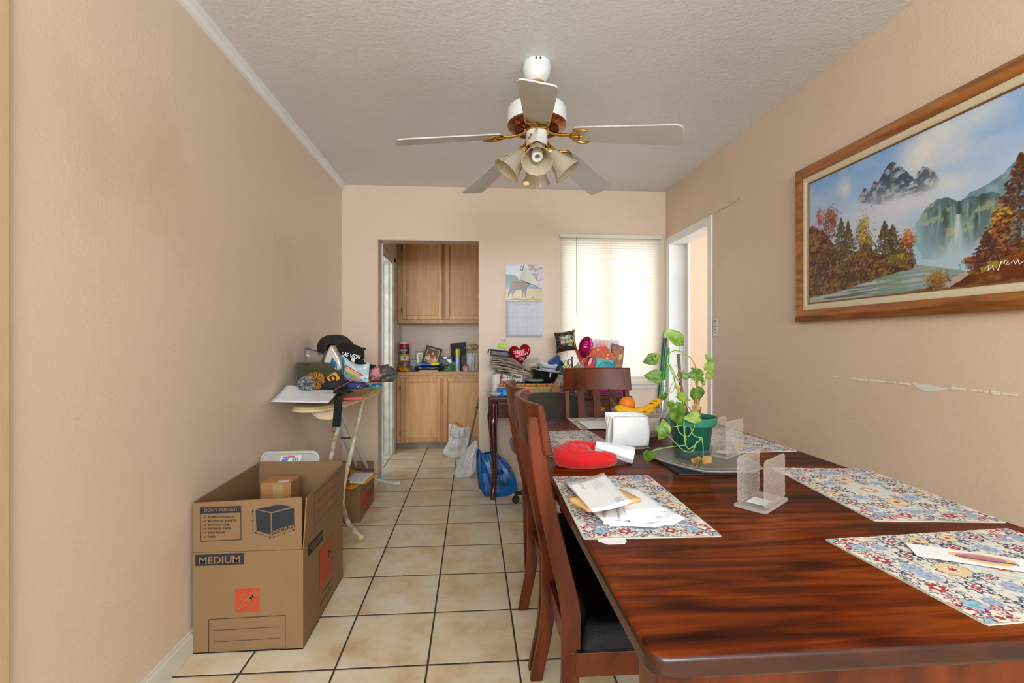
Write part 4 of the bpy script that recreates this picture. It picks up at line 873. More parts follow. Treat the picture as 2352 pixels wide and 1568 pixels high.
# ============================================================= DINING CHAIRS
leather = M('black_leather', (4, 3, 3), .4, coat=0, bump=.15, bs=220); leather.node_tree.nodes['Principled BSDF'].inputs['Specular IOR Level'].default_value = .12
def chair(label):
    t = thing('dining_chair', label, 'chair', group='matching slat-back dining chairs around the table')
    prof = [(0, -.243), (.2, -.205), (.4, -.198), (.47, -.202), (.6, -.232), (.76, -.268), (.88, -.288), (.975, -.298)]
    pp = spline([(0, y, z) for z, y in prof], 4)
    for s in (-1, 1):
        m = MB(); vs = []
        for i, p_ in enumerate(pp):
            t_ = p_.z/.975; hx = .0135; hy = .026-.006*abs(t_-.45)*2
            if i == len(pp)-1: hy *= .5
            vs += [(s*.185-hx, p_.y-hy, p_.z), (s*.185+hx, p_.y-hy, p_.z), (s*.185+hx, p_.y+hy, p_.z), (s*.185-hx, p_.y+hy, p_.z)]
        n = len(pp); fs = [(3, 2, 1, 0), (4*n-4, 4*n-3, 4*n-2, 4*n-1)]+[(4*i+k, 4*i+(k+1) % 4, 4*i+4+(k+1) % 4, 4*i+4+k) for i in range(n-1) for k in range(4)]
        m.add(vs, fs); m.build('rear_leg', cherry, t, bev=.003)
        m = MB(); vs = []
        for z, h in ((0, .015), (.345, .02)):
            cx, cy = s*.185, .185; vs += [(cx-h, cy-h, z), (cx+h, cy-h, z), (cx+h, cy+h, z), (cx-h, cy+h, z)]
        m.add(vs, [(3, 2, 1, 0), (4, 5, 6, 7)]+[(k, (k+1) % 4, 4+(k+1) % 4, 4+k) for k in range(4)]); m.build('front_leg', cherry, t, bev=.003)
    # crest rail, bowed backwards
    def cr(u, v, th):
        a = (u-.5)*2; x = a*.209; yb = -.272-.042*(1-a*a); z = .872+.136*v; lean = -.022*(v-.5)
        return Vector((x, yb+lean+th, z))
    m = MB(); n = 17; vs = []
    for i in range(n):
        u = i/(n-1)
        vs += [cr(u, 0, -.011), cr(u, 0, .013), cr(u, 1, .009), cr(u, 1, -.009)]
    m.add(vs, [(3, 2, 1, 0), (4*n-4, 4*n-3, 4*n-2, 4*n-1)]+[(4*i+k, 4*i+(k+1) % 4, 4*i+4+(k+1) % 4, 4*i+4+k) for i in range(n-1) for k in range(4)])
    m.build('crest_rail', cherry, t, bev=.005, bseg=3)
    def yat(z):
        for (z0, y0), (z1, y1) in zip(prof, prof[1:]):
            if z0 <= z <= z1: return y0+(y1-y0)*(z-z0)/(z1-z0)
        return prof[-1][1]
    for x, hw in ((-.098, .023), (0, .023), (.098, .023)):
        m = MB(); vs = []; zs = [.52+.052*i for i in range(8)]
        for z in zs:
            a = x/.212; k = (z-.52)/.364
            yy = (-.205-.008*(1-a*a))*(1-k)+(-.259-.042*(1-a*a))*k-.012*math.sin(k*PI)*-1
            vs += [(x-hw, yy-.006, z), (x+hw, yy-.006, z), (x+hw, yy+.006, z), (x-hw, yy+.006, z)]
        n = len(zs); m.add(vs, [(3, 2, 1, 0), (4*n-4, 4*n-3, 4*n-2, 4*n-1)]+[(4*i+k, 4*i+(k+1) % 4, 4*i+4+(k+1) % 4, 4*i+4+k) for i in range(n-1) for k in range(4)])
        m.build('back_slat', cherry, t, bev=.002)
    MB().grid(lambda u, v: (0, 0, 0), 2, 2)
    m = MB(); m.prism([(-.172, -.21), (0, -.222), (.172, -.21), (.172, -.188), (0, -.2), (-.172, -.188)], .04, (0, 0, .495)); m.build('lower_rail', cherry, t, bev=.002)
    m = MB(); m.bb(-.2, .2, -.2, -.18, .28, .345).bb(-.2, .2, .19, .21, .28, .345).bb(-.204, -.185, -.19, .2, .28, .345).bb(.185, .204, -.19, .2, .28, .345); m.build('seat_frame', cherry, t, bev=.002)
    def cu(u, v):
        a = (u-.5)*2; b = (v-.5)*2; e = max(abs(a), abs(b))
        return (a*.204, b*.2+.015, .347+.075*(1-max(0, (e-.78)/.22)**2.2)+.012*(1-a*a)*(1-b*b))
    m = MB(); m.grid(cu, 21, 21); k = m.mark(); m.bb(-.203, .203, -.185, .214, .343, .351); m.build('seat_cushion', leather, t, smooth=60)
    m = MB(); m.bb(-.175, -.155, -.19, .18, .18, .2).bb(.155, .175, -.19, .18, .18, .2).bb(-.16, .16, -.01, .01, .182, .198); del m
    return t
ch0 = chair('dark wooden slat-back dining chair nearest the camera, tucked under the table')
dup(ch0, (.462, 1.865, 0), -PI/2, 'second slat-back dining chair, behind the nearest one on the table\'s left side')
dup(ch0, (.752, 2.54, 0), PI, 'slat-back dining chair at the far end of the table facing the camera')
ch0.location = (.462, 1.44, 0); ch0.rotation_euler = (0, 0, -PI/2)

# ============================================================= OFFICE CHAIR
oc = thing('office_chair', 'dark olive fabric office chair with rounded back in front of the desk', 'chair', (.50, 3.10, 0), .0)
fab = M('olive_grey_fabric', (58, 54, 44), .9, var=.15, vs=60, bump=.5, bs=300, sheen=.3)
mb = MB()
def ob(u, v):
    a = u*2*PI; c, s_ = math.cos(a), math.sin(a); e = .55
    x = .215*math.copysign(abs(c)**e, c); z = .665+.175*math.copysign(abs(s_)**e, s_); th = (v-.5)*2
    k = math.sqrt(max(0, 1-abs(th)**3)); return (x*k, -.06+.04*th+.05*(x/.215)**2*-1, .665+(z-.665)*k)
mb.grid(ob, 48, 13, cu=True); mb.build('backrest', fab, oc, smooth=180)
mb = MB(); blob(mb, (0, .16, .45), (.24, .23, .05), 0, 1, 1, 40, 16, sq=.55); mb.build('seat', fab, oc, smooth=180)
blkp = M('black_plastic', (22, 22, 23), .4)
MB().tube([(0, -.05, .55), (0, -.09, .46), (0, .02, .40), (0, .12, .40)], .018, 8).build('back_support', blkp, oc)
MB().lathe([(.03, .12), (.03, .28), (.02, .28), (.02, .42), (.08, .43)], 16, (0, .22, 0)).build('gas_lift', blkp, oc)
for k in range(5):
    a = 2*PI*k/5+math.radians(162); e = Vector((.2*math.cos(a), .22+.2*math.sin(a), .07))
    lg = MB().tube([(0, .22, .12), e], [.022, .014], 8).build('base_arm', blkp, oc)
    MB().lathe([(.0, -.012), (.026, -.012), (.028, 0), (.026, .012), (0, .012)], 16, (e.x, e.y, .028), Matrix.Rotation(PI/2, 3, 'X') @ Matrix.Rotation(a, 3, 'Y')).build('caster', blkp, lg)

# ============================================================= PLACEMATS
pm = Paint(300, 200, (226, 219, 200))
# symmetric medallion print: coordinates mirrored about both centre lines
U = np.abs(pm.x-.5)*2*.2225; V = np.abs(pm.y-.5)*2*.1475
def sym_noise(sc, seed, oc=3):
    rs = np.random.RandomState(seed); out = np.zeros(U.shape)
    tot = 0; amp = 1
    for k in range(oc):
        g = rs.rand(int(.25*sc*2**k)+4, int(.25*sc*2**k)+4); X = U*sc*2**k; Y = V*sc*2**k; xi = X.astype(int); yi = Y.astype(int); fx = X-xi; fy = Y-yi
        fx = fx*fx*(3-2*fx); fy = fy*fy*(3-2*fy)
        out += amp*((g[yi, xi]*(1-fx)+g[yi, xi+1]*fx)*(1-fy)+(g[yi+1, xi]*(1-fx)+g[yi+1, xi+1]*fx)*fy); tot += amp; amp *= .5
    return out/tot
NAVY, RED, LB, TAN, CR, TEAL = (42, 58, 104), (166, 42, 50), (172, 182, 200), (222, 190, 130), (230, 225, 212), (90, 180, 190)
n_a = sym_noise(90, 5); n_b = sym_noise(60, 9); n_c = sym_noise(140, 12)
pm.mix(np.clip((n_b-.5)*4, 0, 1)*.5, TAN)
pm.mix(np.clip((n_a-.55)*9, 0, 1)*.7, (208, 206, 200))
def ring(cx, cy, r, wd, c, op=1, pet=0, pa_=0, ph=0, asp=1.0):
    d = np.sqrt((U-cx)**2+((V-cy)*asp)**2); a = np.arctan2((V-cy), (U-cx)); rr = r*(1+pa_*np.cos(pet*a+ph)); pm.mix(np.clip(1.5-np.abs(d-rr)/wd*1.5, 0, 1)*op, c)
def disc(cx, cy, r, c, op=1, pet=0, pa_=0, ph=0):
    d = np.sqrt((U-cx)**2+(V-cy)**2); a = np.arctan2((V-cy), (U-cx)); rr = r*(1+pa_*np.cos(pet*a+ph)); pm.mix(np.clip((rr-d)/.0015, 0, 1)*op, c)
# navy scroll work, following the contours of the noise
scroll = (np.abs(n_a-.5) < .036+.02*(n_b > .5)) & (n_b > .34)
zone = np.clip((np.sqrt((U/.2)**2+(V/.13)**2)-.30)*8, 0, 1)
pm.mix(scroll*zone*.95, NAVY)
pm.mix(((np.abs(n_c-.52) < .045) & (n_b > .44))*zone*.85, (60, 78, 124))
# flowers
for cx, cy, r, kind in ((0, 0, .032, 'c'), (.098, 0, .026, 't'), (.0, .074, .02, 'n'), (.062, .066, .021, 'b'), (.125, .058, .018, 'n'), (.06, .028, .012, 'n'), (.165, .015, .02, 'b'), (.19, .05, .014, 'r'), (.035, .118, .017, 't'), (.1, .118, .018, 'n'), (.148, .098, .016, 'b')):
    if kind == 'c':
        disc(cx, cy, r*1.6, (214, 212, 204), 1, 12, .06); ring(cx, cy, r*1.35, .0016, (190, 200, 205), 1, 12, .05); disc(cx, cy, r*.8, TAN, .55, 8, .15); ring(cx, cy, r*.5, .003, RED, 1, 8, .22); disc(cx, cy, r*.25, CR, 1, 6, .2); ring(cx, cy, r*1.5, .0014, TEAL, .6, 12, .05)
    if kind == 't':
        disc(cx, cy, r, CR); disc(cx, cy, r*.95, TAN, .9, 10, .12); disc(cx, cy, r*.45, CR, 1, 8, .15); disc(cx, cy, r*.32, RED, 1, 8, .25); ring(cx, cy, r*1.05, .0018, NAVY, .9, 10, .1)
    if kind == 'n':
        disc(cx, cy, r*1.05, NAVY, 1, 7, .2); disc(cx, cy, r*.75, CR, 1, 7, .25); disc(cx, cy, r*.5, RED, 1, 6, .25); disc(cx, cy, r*.15, CR)
    if kind == 'b':
        disc(cx, cy, r*1.1, CR); disc(cx, cy, r, LB, 1, 10, .12); ring(cx, cy, r*.62, .0016, (120, 130, 160), 1, 10, .12); disc(cx, cy, r*.3, (120, 132, 165), .8, 6, .3)
    if kind == 'r':
        disc(cx, cy, r, RED, 1, 6, .25); disc(cx, cy, r*.4, CR, 1, 5, .2)
# corner bouquets
cz_ = np.clip(((U/.2225)+(V/.1475)-1.42)*6, 0, 1); pm.mix(cz_*.8, CR)
for cx, cy, r, kind in ((.2, .128, .018, 0), (.17, .137, .012, 1), (.212, .1, .013, 1), (.186, .102, .016, 2), (.158, .118, .011, 0), (.21, .142, .008, 2), (.2, .078, .01, 0)):
    if kind == 0: disc(cx, cy, r, RED, 1, 5, .3); disc(cx, cy, r*.72, CR, 1, 6, .3); disc(cx, cy, r*.5, NAVY, 1, 6, .3); disc(cx, cy, r*.3, (200, 120, 120), 1, 5, .3); disc(cx, cy, r*.22, CR)
    if kind == 1: disc(cx, cy, r*.9, RED, 1, 7, .3); ring(cx, cy, r*.55, .0022, CR, 1, 6, .2); disc(cx, cy, r*.3, NAVY, .8, 5, .2)
    if kind == 2: disc(cx, cy, r, LB, 1, 5, .2); disc(cx, cy, r*.5, TEAL, 1, 4, .4); ring(cx, cy, r*1.02, .0016, NAVY, 1, 5, .2)
pm.mix((np.maximum(U/.2225, V/.1475) > .985)*.6, (220, 210, 188))
pm.a = np.clip(pm.a*.97, 0, 1)
matm = colmat('quilted_print_cotton', .85, bump=.35, bs=330)
def mat_fn(u, v):
    x, y = (u-.5)*.445, (v-.5)*.295
    return (x, y, .0035+.0008*mn.noise(Vector((x*18, y*18, 0)))+.0004*math.sin(x*260)*math.sin(y*260))
m0 = thing('placemat', 'patterned placemat under the pile of mail', 'placemat', (.386, 1.193, TZ), math.radians(88.6), group='matching floral medallion placemats')
pm.mesh('printed_top', matm, mat_fn, m0)
MB().prism(rrect(.447, .297, .004, 2), .0022, (0, 0, .0005)).build('backing', M('mat_backing_cream', (205, 196, 175), .9), m0)
mats = [((.402, 1.905), 95, 'patterned placemat under the red hat, beside the second chair'), ((.725, 2.32), 0, 'patterned placemat at the far end of the table with a letter on it'),
        ((1.062, 1.905), 92, 'patterned placemat at the right wall side, partly behind the clear napkin holder'), ((1.096, 1.232), 84, 'bare patterned placemat midway along the table edge by the right wall'),
        ((.966, .80), 3.5, 'large nearest patterned placemat with a shell card on it')]
for (x, y), a, lb in mats: dup(m0, (x, y, TZ), math.radians(a), lb)
o = MB().prism([(-.028, .0), (-.029, -.018), (-.012, -.034), (.022, -.034), (.031, -.02), (.031, .004)], .0008); o = o.build('care_tag', M('tag_white', (225, 225, 222), .6), m0)
p = onz(1401, 1236, TZ); o.matrix_parent_inverse = Matrix.Identity(4)
mw = Matrix.Translation((.386, 1.193, TZ)) @ Matrix.Rotation(math.radians(88.6), 4, 'Z')
lc_ = mw.inverted() @ Vector((p.x, p.y+.004, TZ+.0002)); o.location = lc_; o.rotation_euler = (0, 0, math.radians(-88.6)); o['label'] = 'white paper care tag'

# ============================================================= THINGS ON THE TABLE
Z0 = TZ+.0005; ZM = TZ+.0048
white_paper = M('white_paper', (238, 238, 240), .6, var=.02, vs=5)
ink = M('grey_print', (120, 125, 140), .7)
def sheet(name, label, pxs, zs, m=white_paper, cat='envelope', group=None, th=.0012, curl=0, lines=(), lm=None, parts=()):
    # pxs: four corners on the table in order near-left, near-right, far-right, far-left
    q = [onz(a, b, z) for (a, b), z in zip(pxs, zs)]; c = sum(q, Vector())/4
    t = thing(name, label, cat, tuple(c), group=group)
    mb = MB()
    def fn(u, v):
        p_ = (q[0]*(1-u)+q[1]*u)*(1-v)+(q[3]*(1-u)+q[2]*u)*v-c
        p_.z += curl*((u-.5)**2+(v-.5)**2)*2; return p_
    mb.grid(fn, 9, 9); mb.build('sheet', m, t, solid=th)
    if lines:
        m2 = MB()
        for u0, v0, u1, v1, wd in lines:
            m2.line(fn(u0, v0)+Vector((0, 0, th/2+.0003)), fn(u1, v1)+Vector((0, 0, th/2+.0003)), wd)
        m2.build('printing', lm or ink, t, smooth=0)
    return t, fn
G = 'mail piled on the nearest left placemat'
def L5(u0, v0, n, ln, dv=-.05, wd=.0012): return [(u0, v0+dv*k, u0+ln*(1-.25*(k % 3)/2), v0+dv*k, wd) for k in range(n)]
sheet('paper_sheet', 'curled white sheet at the bottom left of the mail pile', [(1385, 1208), (1480, 1212), (1380, 1108), (1296, 1112)], [ZM+.0015]*4, curl=.012, group=G, cat='paper')
sheet('envelope', 'long white envelope reaching furthest right at the bottom of the mail pile', [(1400, 1208), (1545, 1206), (1574, 1190), (1400, 1110)], [ZM+.003]*4, group=G)
sheet('envelope', 'white envelope whose edge shows low at the front of the mail pile', [(1385, 1203), (1505, 1211), (1560, 1196), (1390, 1120)], [ZM+.0055]*4, group=G)
sheet('envelope', 'white envelope with red edge stripe in the middle of the mail pile', [(1384, 1194), (1462, 1200), (1520, 1170), (1400, 1128)], [ZM+.008]*4, group=G, lines=[(.35, .02, .98, .02, .003)], lm=M('mail_red', (170, 60, 70), .6))
sheet('envelope', 'white windowless envelope lying at the front right of the mail pile', [(1447, 1205), (1535, 1193), (1572, 1188), (1440, 1120)], [ZM+.0105]*4, group=G, lines=L5(.6, .4, 4, .15))
sheet('envelope', 'white envelope with small address print under the tan envelope', [(1425, 1196), (1525, 1183), (1490, 1135), (1410, 1118)], [ZM+.013]*4, group=G, lines=L5(.6, .55, 4, .18))
sheet('envelope', 'white envelope with red heading in the upper right of the mail pile', [(1440, 1180), (1535, 1172), (1465, 1122), (1395, 1110)], [ZM+.0155]*4, group=G, lines=[(.35, .9, .55, .9, .003)]+L5(.3, .84, 4, .3, -.04, .001), lm=M('mail_red', (1, 1, 1)))
t, fn = sheet('padded_envelope', 'tan padded envelope between white envelopes in the mail pile', [(1352, 1172), (1471, 1148), (1425, 1126), (1306, 1147)], [ZM+.022]*4, M('manila_paper', (226, 178, 118), .6, var=.05), group=G, th=.009)
mb = MB(); a, b, c_ = fn(.02, .95), fn(.25, .35), fn(.30, .95)
mb.tube([fn(.06, .98)+Vector((0, 0, .005)), fn(.2, .4)+Vector((0, 0, .005)), fn(.34, .3)+Vector((0, 0, .005))], .0008, 4); mb.build('flap_crease', M('manila_dark', (190, 140, 85), .6), t)
sheet('letter', 'white printed letter lying on top of the mail pile', [(1362, 1183), (1452, 1160), (1386, 1091), (1305, 1114)], [ZM+.031, ZM+.035, ZM+.031, ZM+.031], curl=.008, group=G, cat='letter',
      lines=[(.25, .92, .85, .95, .0012)]+L5(.22, .86, 4, .1, -.045, .002)+L5(.5, .84, 6, .35, -.04, .0007)+L5(.7, .22, 4, .2, -.035, .0012))
sheet('letter', 'letter with a blue square on the far end placemat', [(1352, 984), (1404, 984), (1404, 966), (1325, 966)], [ZM+.0015]*4, cat='letter', lines=[(.78, .7, .98, .7, .02)], lm=M('mail_blue', (40, 80, 180), .5))
# shell card on the nearest mat
q = [onz(*a, ZM+.001) for a in ((2190, 1268), (2352, 1338), (2400, 1300), (2150, 1236))]
cd = thing('shell_card', 'white card printed with a shell on the nearest placemat', 'card', tuple(onz(2262, 1286, ZM+.0015)), math.radians(-28))
MB().prism(rrect(.22, .062, .004, 2), .0012).build('card', white_paper, cd)
sh = [(.048*math.cos(a)*(1+.1*math.sin(3*a)), .023*math.sin(a)*(1+.12*math.cos(a))) for a in [2*PI*k/28 for k in range(28)]]
o = MB().prism(sh, .0003, (-.002, 0, .0013)).build('shell_print', M('shell_peach', (238, 190, 140), .6), cd)
MB().prism([(x*.75, y*.6) for x, y in sh], .0003, (-.004, .002, .0017)).build('shell_shading', M('shell_mauve', (150, 120, 150), .6, var=.6, vs=60, c2=(190, 110, 90)), o)
MB().tube([(-.044, -.004, .0023), (-.02, -.008, .0023), (.01, -.009, .0023), (.036, -.005, .0023), (.044, -.009, .0023)], .0012, 5).build('shell_outline', M('shell_line', (60, 45, 60), .6), o)
# red hat
felt = M('red_felt', (205, 8, 14), .95, var=.08, vs=40, sheen=.25)
hat = thing('santa_hat', 'red felt Santa hat with white trim lying on the table', 'hat', tuple(onz(1352, 1066, Z0)), .1)
mb = MB()
pts = spline([(-.085, .035, .035), (-.088, -.004, .030), (-.05, -.035, .026), (.01, -.038, .024), (.055, -.03, .022), (.085, -.024, .018)], 5)
n = len(pts); rad = [(.038-.004*abs(i/(n-1)*2-1)-(.014*(i/(n-1))**3)) for i in range(n)]; rad[-1] = .008; rad[0] = .02
def tb_(u, v):
    f = v*(n-1); i = min(int(f), n-2); t = f-i; p_ = pts[i]*(1-t)+pts[i+1]*t; r_ = rad[i]*(1-t)+rad[i+1]*t; T_ = (pts[min(i+1, n-1)]-pts[max(i-1, 0)]).normalized()
    s_ = T_.cross(Vector((0, 0, 1))).normalized(); up = s_.cross(T_); a = u*2*PI
    k = 1+.2*mn.noise(Vector((math.cos(a)*1.5, math.sin(a)*1.5, v*6)))-.16*abs(mn.noise(Vector((math.cos(a)*3, math.sin(a)*3, v*4+9))))
    x = p_+(s_*math.cos(a)*1.05+up*math.sin(a)*.9)*r_*k; x.z = max(x.z, .0015); return x
mb.grid(tb_, 32, 40, cu=True)
def puff(u, v):
    a = u*2*PI; b = (v-.5)*PI*.998; d = Vector((math.cos(a)*math.cos(b), math.sin(a)*math.cos(b), math.sin(b)))
    k = 1+.16*mn.noise(d*1.6+Vector((3, 1, 2)))-.22*abs(mn.noise(d*2.6+Vector((7, 2, 5))))
    p_ = Vector((d.x*.062, d.y*.056, d.z*.040))*k+Vector((-.050, .006, .036)); p_.z = max(p_.z, .0015); return p_
mb.grid(puff, 48, 30, cu=True)
def arch(u, v):
    a = u*2*PI; t = v; c = Vector((-.07, .03, .052))*(1-t)+Vector((.045, .038, .050))*t; c.z += .008*math.sin(t*PI); r_ = .024-.003*t+.003*math.sin(6*t)
    x = c+Vector((.2*math.cos(a), math.cos(a), 0))*r_*(1+.3*mn.noise(Vector((math.cos(a)*2, v*4, 1))))+Vector((0, 0, math.sin(a)))*r_*.7; x.z = max(x.z, .0015); return x
mb.grid(arch, 28, 24, cu=True); mb.build('felt_body', felt, hat, smooth=180)
mb = MB()
tr0, tr1 = Vector((.035, .038, .052)), Vector((.155, -.012, .026)); ax = (tr1-tr0).normalized(); sd = ax.cross(Vector((0, 0, 1))).normalized(); up = sd.cross(ax)
def cuff(u, v):
    a = u*2*PI; r_ = .019+.011*v+.0015*math.sin(7*a+3*v); p_ = tr0+(tr1-tr0)*v+(sd*math.cos(a)*1.15+up*math.sin(a)*.85)*r_; p_.z = max(p_.z, .002); return p_
mb.grid(cuff, 40, 12, cu=True); mb.build('white_trim', M('white_felt_trim', (232, 230, 240), .95, sheen=.4), hat, solid=.003, smooth=180)
mb = MB()
mb.tube([tr0+(sd*math.cos(a)*1.2+up*math.sin(a)*.9)*.0205 for a in [2*PI*k/20 for k in range(21)]], .0028, 6); mb.build('red_seam', felt, hat)
mb = MB(); mb.prism([(-.018, -.02), (.02, -.022), (.012, .0), (-.012, .002)], .001, tr1-ax*.02+Vector((0, 0, -.008)), sd, up); mb.build('inner_lining', felt, hat)
# napkin holders: two upright hammered clear plates on a base
acr = clear('hammered_acrylic', (206, 194, 182), .40, .14, .3, 105, 1)
acr_e = clear('acrylic_base', (225, 215, 205), .32, .08, bs=4)
def holder(label, x, y, a, h=.118):
    t = thing('napkin_holder', label, 'napkin holder', (x, y, Z0), a, group='clear acrylic napkin holders')
    MB().prism(rrect(.152, .078, .006), .008).build('base', acr_e, t, bev=.002)
    for s in (-1, 1):
        m = MB(); m.prism(rrect(.135, h, .012), .003, (0, s*.031+.0015, .008+h/2), (1, 0, 0), (0, 0, 1)); m.build('side_plate', acr, t, bev=.001)
    o = MB().prism([(.02, -.022), (.072, -.022), (.072, .022), (.02, .022)], .0008, (-.06, 0, .009)).build('felt_pad', M('pad_white', (228, 228, 218), .8), t)
    return t
p = onz(1757, 1163, Z0)
h0 = holder('empty clear acrylic napkin holder standing alone in the middle of the table', .737, 1.155, math.radians(37))
dup(h0, (.902, 1.622, Z0+.0115), math.radians(36), 'clear acrylic napkin holder half hidden behind the green plant pot')
h2 = dup(h0, (.603, 1.80, Z0), math.radians(-2), 'clear acrylic napkin holder filled with white napkins')
nap = thing('napkin_stack', 'stack of white paper napkins flopping over its clear holder', 'napkins', (.597, 1.80, Z0+.0095))
nm = M('napkin_white', (240, 241, 238), .85, bump=.3, bs=260)
for k, (y, hh, w_) in enumerate(((.020, .127, .15), (.011, .124, .146), (.002, .121, .148), (-.007, .118, .15))):
    m = MB()
    def nf(u, v, y=y, hh=hh, w_=w_, k=k):
        return ((u-.5)*w_+.006*math.sin(v*5+k)*v, y-.0-.012*v*v*(k == 3)-.006*v*v+.003*math.sin(u*6+v*4+k), hh*v*(1-.04*u))
    m.grid(nf, 12, 14); m.build('napkin', nm, nap, solid=.006, bev=.002)
m = MB(); m.grid(lambda u, v: ((u-.5)*.146+.008*v*math.sin(u*3+1), -.046-.016*math.sin(v*PI)+.004*math.sin(u*8+v*3), .004+.112*v), 14, 14); m.build('front_napkin', nm, nap, solid=.005)
# fruit tub
fb = thing('fruit_tub', 'clear plastic tub with a paper label holding bananas and oranges', 'tub', (.738, 2.055, Z0))
MB().lathe([(.0, .001), (.085, .001), (.094, .012), (.108, .085), (.112, .098), (.118, .10), (.118, .106), (.113, .106), (.109, .098), (.104, .085), (.09, .014), (.0, .005)], 56).build('tub', clear('tub_plastic', (205, 195, 190), .42, .1, bs=8), fb)
lb = MB(); lb.grid(lambda u, v: ((.0945+.014*v+.0018)*math.cos(-1.7+u*1.45), (.0945+.014*v+.0018)*math.sin(-1.7+u*1.45), .014+.072*v), 20, 4)
lo = lb.build('paper_label', M('tub_label', (206, 198, 198), .6), fb, solid=.0006)
m = MB()
for k in range(14):
    a = -1.0+.021*k; r0 = .112
    m.line((r0*math.cos(a), r0*math.sin(a), .066), (r0*math.cos(a), r0*math.sin(a), .084), .0012+.0012*(k % 3), (math.cos(a), math.sin(a), 0), .0006)
m.text('5.1', .02, (.112*math.cos(-.58), .112*math.sin(-.58)-.001, .068), (math.cos(.99), math.sin(.99), 0), (0, 0, 1))
m.build('bar_code', M('barcode_grey', (95, 85, 90), .7), lo, smooth=0)
orm = M('orange_peel', (242, 130, 12), .42, bump=.25, bs=160)
def orange(lbl, x, y, z, r=.036):
    t = thing('orange', lbl, 'orange', (x, y, z), group='oranges in the clear tub')
    m = MB(); m.lathe([(max(.0001, r*math.sin(PI*k/18)), -r*.94*math.cos(PI*k/18)) for k in range(19)], 32); m.build('peel', orm, t, smooth=180)
    MB().lathe([(.0035, 0), (.003, .0015), (0, .002)], 8, (0, 0, r*.935)).build('stem_button', M('stem_green', (90, 100, 50), .7), t)
    return t
OX, OY = .738, 2.055
orange('orange resting on top of the bananas at the left of the tub', OX-.052, OY-.002, Z0+.132, .036)
orange('orange under the bananas pressed against the front of the tub', OX+.01, OY-.045, Z0+.080, .038)
orange('orange low at the left of the clear tub', OX-.05, OY+.03, Z0+.05, .037); orange('orange low at the back of the clear tub', OX+.03, OY+.04, Z0+.048, .036)
bam = M('ripe_banana_skin', (238, 178, 28), .45, var=.15, vs=10)
bsp = M('banana_bruise', (70, 42, 20), .6)
def banana(lbl, pts, r):
    t = thing('banana', lbl, 'banana', tuple(pts[0]), group='bananas in the clear tub')
    P_ = [p_-pts[0] for p_ in spline(pts, 5)]; n = len(P_); rr = [r*min(1, .35+i/(n*.16), .45+(n-1-i)/(n*.14)) for i in range(n)]
    m = MB(); m.tube(P_, rr, 10); m.build('skin', bam, t, smooth=180)
    d_ = (P_[0]-P_[1]).normalized(); m = MB(); m.tube([P_[0], P_[0]+d_*.018+Vector((0, 0, .008)), P_[0]+d_*.03+Vector((0, 0, .018))], [.006, .005, .006], 8); m.build('stalk', M('banana_stalk', (120, 95, 35), .6, var=.5, vs=30, c2=(40, 28, 15)), t)
    for i in (int(n*.62), int(n*.74)):
        m = MB(); blob(m, P_[i]+Vector((0, -r*.45, r*.68)), (.011, .006, .003), .5, 4, i, 14, 8); m.build('bruise', bsp, t)
    return t
banana('upper curved banana with brown bruises in the clear tub', [Vector((OX-.11, OY-.03, Z0+.128)), Vector((OX-.06, OY-.075, Z0+.11)), Vector((OX+.0, OY-.075, Z0+.118)), Vector((OX+.05, OY-.06, Z0+.142)), Vector((OX+.085, OY-.04, Z0+.152))], .017)
banana('lower banana along the rim of the clear tub', [Vector((OX-.115, OY-.028, Z0+.125)), Vector((OX-.085, OY-.075, Z0+.100)), Vector((OX-.02, OY-.098, Z0+.099)), Vector((OX+.04, OY-.085, Z0+.125))], .014)
# grey trays under the plant
def pxp(L, z): return [onz(a, b, z) for a, b in L]
dk = pxp([(1500, 1052), (1560, 1092), (1712, 1092), (1722, 1060), (1690, 1048)], Z0)
q = dk+[Vector((dk[-1].x-.02, dk[-1].y+.15, 0)), Vector((.66, 1.78, 0))]
c = Vector((.76, 1.56, 0)); mb = MB(); mb.prism([(p_.x-c.x, p_.y-c.y) for p_ in q], .005); T(mb.build('trivet', M('black_rubber_mat', (20, 24, 32), .5), loc=(c.x, c.y, Z0), bev=.001), 'black mat underneath the grey tray on the table', 'mat')
gp = [(-.172, .05), (-.165, .075), (-.14, .12), (-.09, .17), (.1, .17), (.15, .13), (.165, .06), (.165, -.06), (.14, -.125), (.09, -.155), (-.02, -.156), (-.07, -.145), (-.115, -.09), (-.155, -.01)]
gp = [(x*.95, y) for x, y in gp]
tr = thing('serving_tray', 'grey octagonal tray under the green plant pot', 'tray', (.785, 1.56, Z0+.0052))
m = MB(); m.prism(gp, .006); m.build('tray', M('grey_tray', (118, 114, 108), .45, var=.1, vs=30, bump=.2, bs=200), tr, bev=.002)
m = MB(); m.tube([(x, y, .006) for x, y in gp]+[(gp[0][0], gp[0][1], .006)], .0025, 6); m.build('rim', M('tray_rim', (160, 156, 148), .3), tr)
m = MB(); m.tube([(x*.8, y*.8, .0062) for x, y in gp]+[(gp[0][0]*.8, gp[0][1]*.8, .0062)], .0012, 5); m.build('groove', M('tray_rim', (1, 1, 1)), tr)
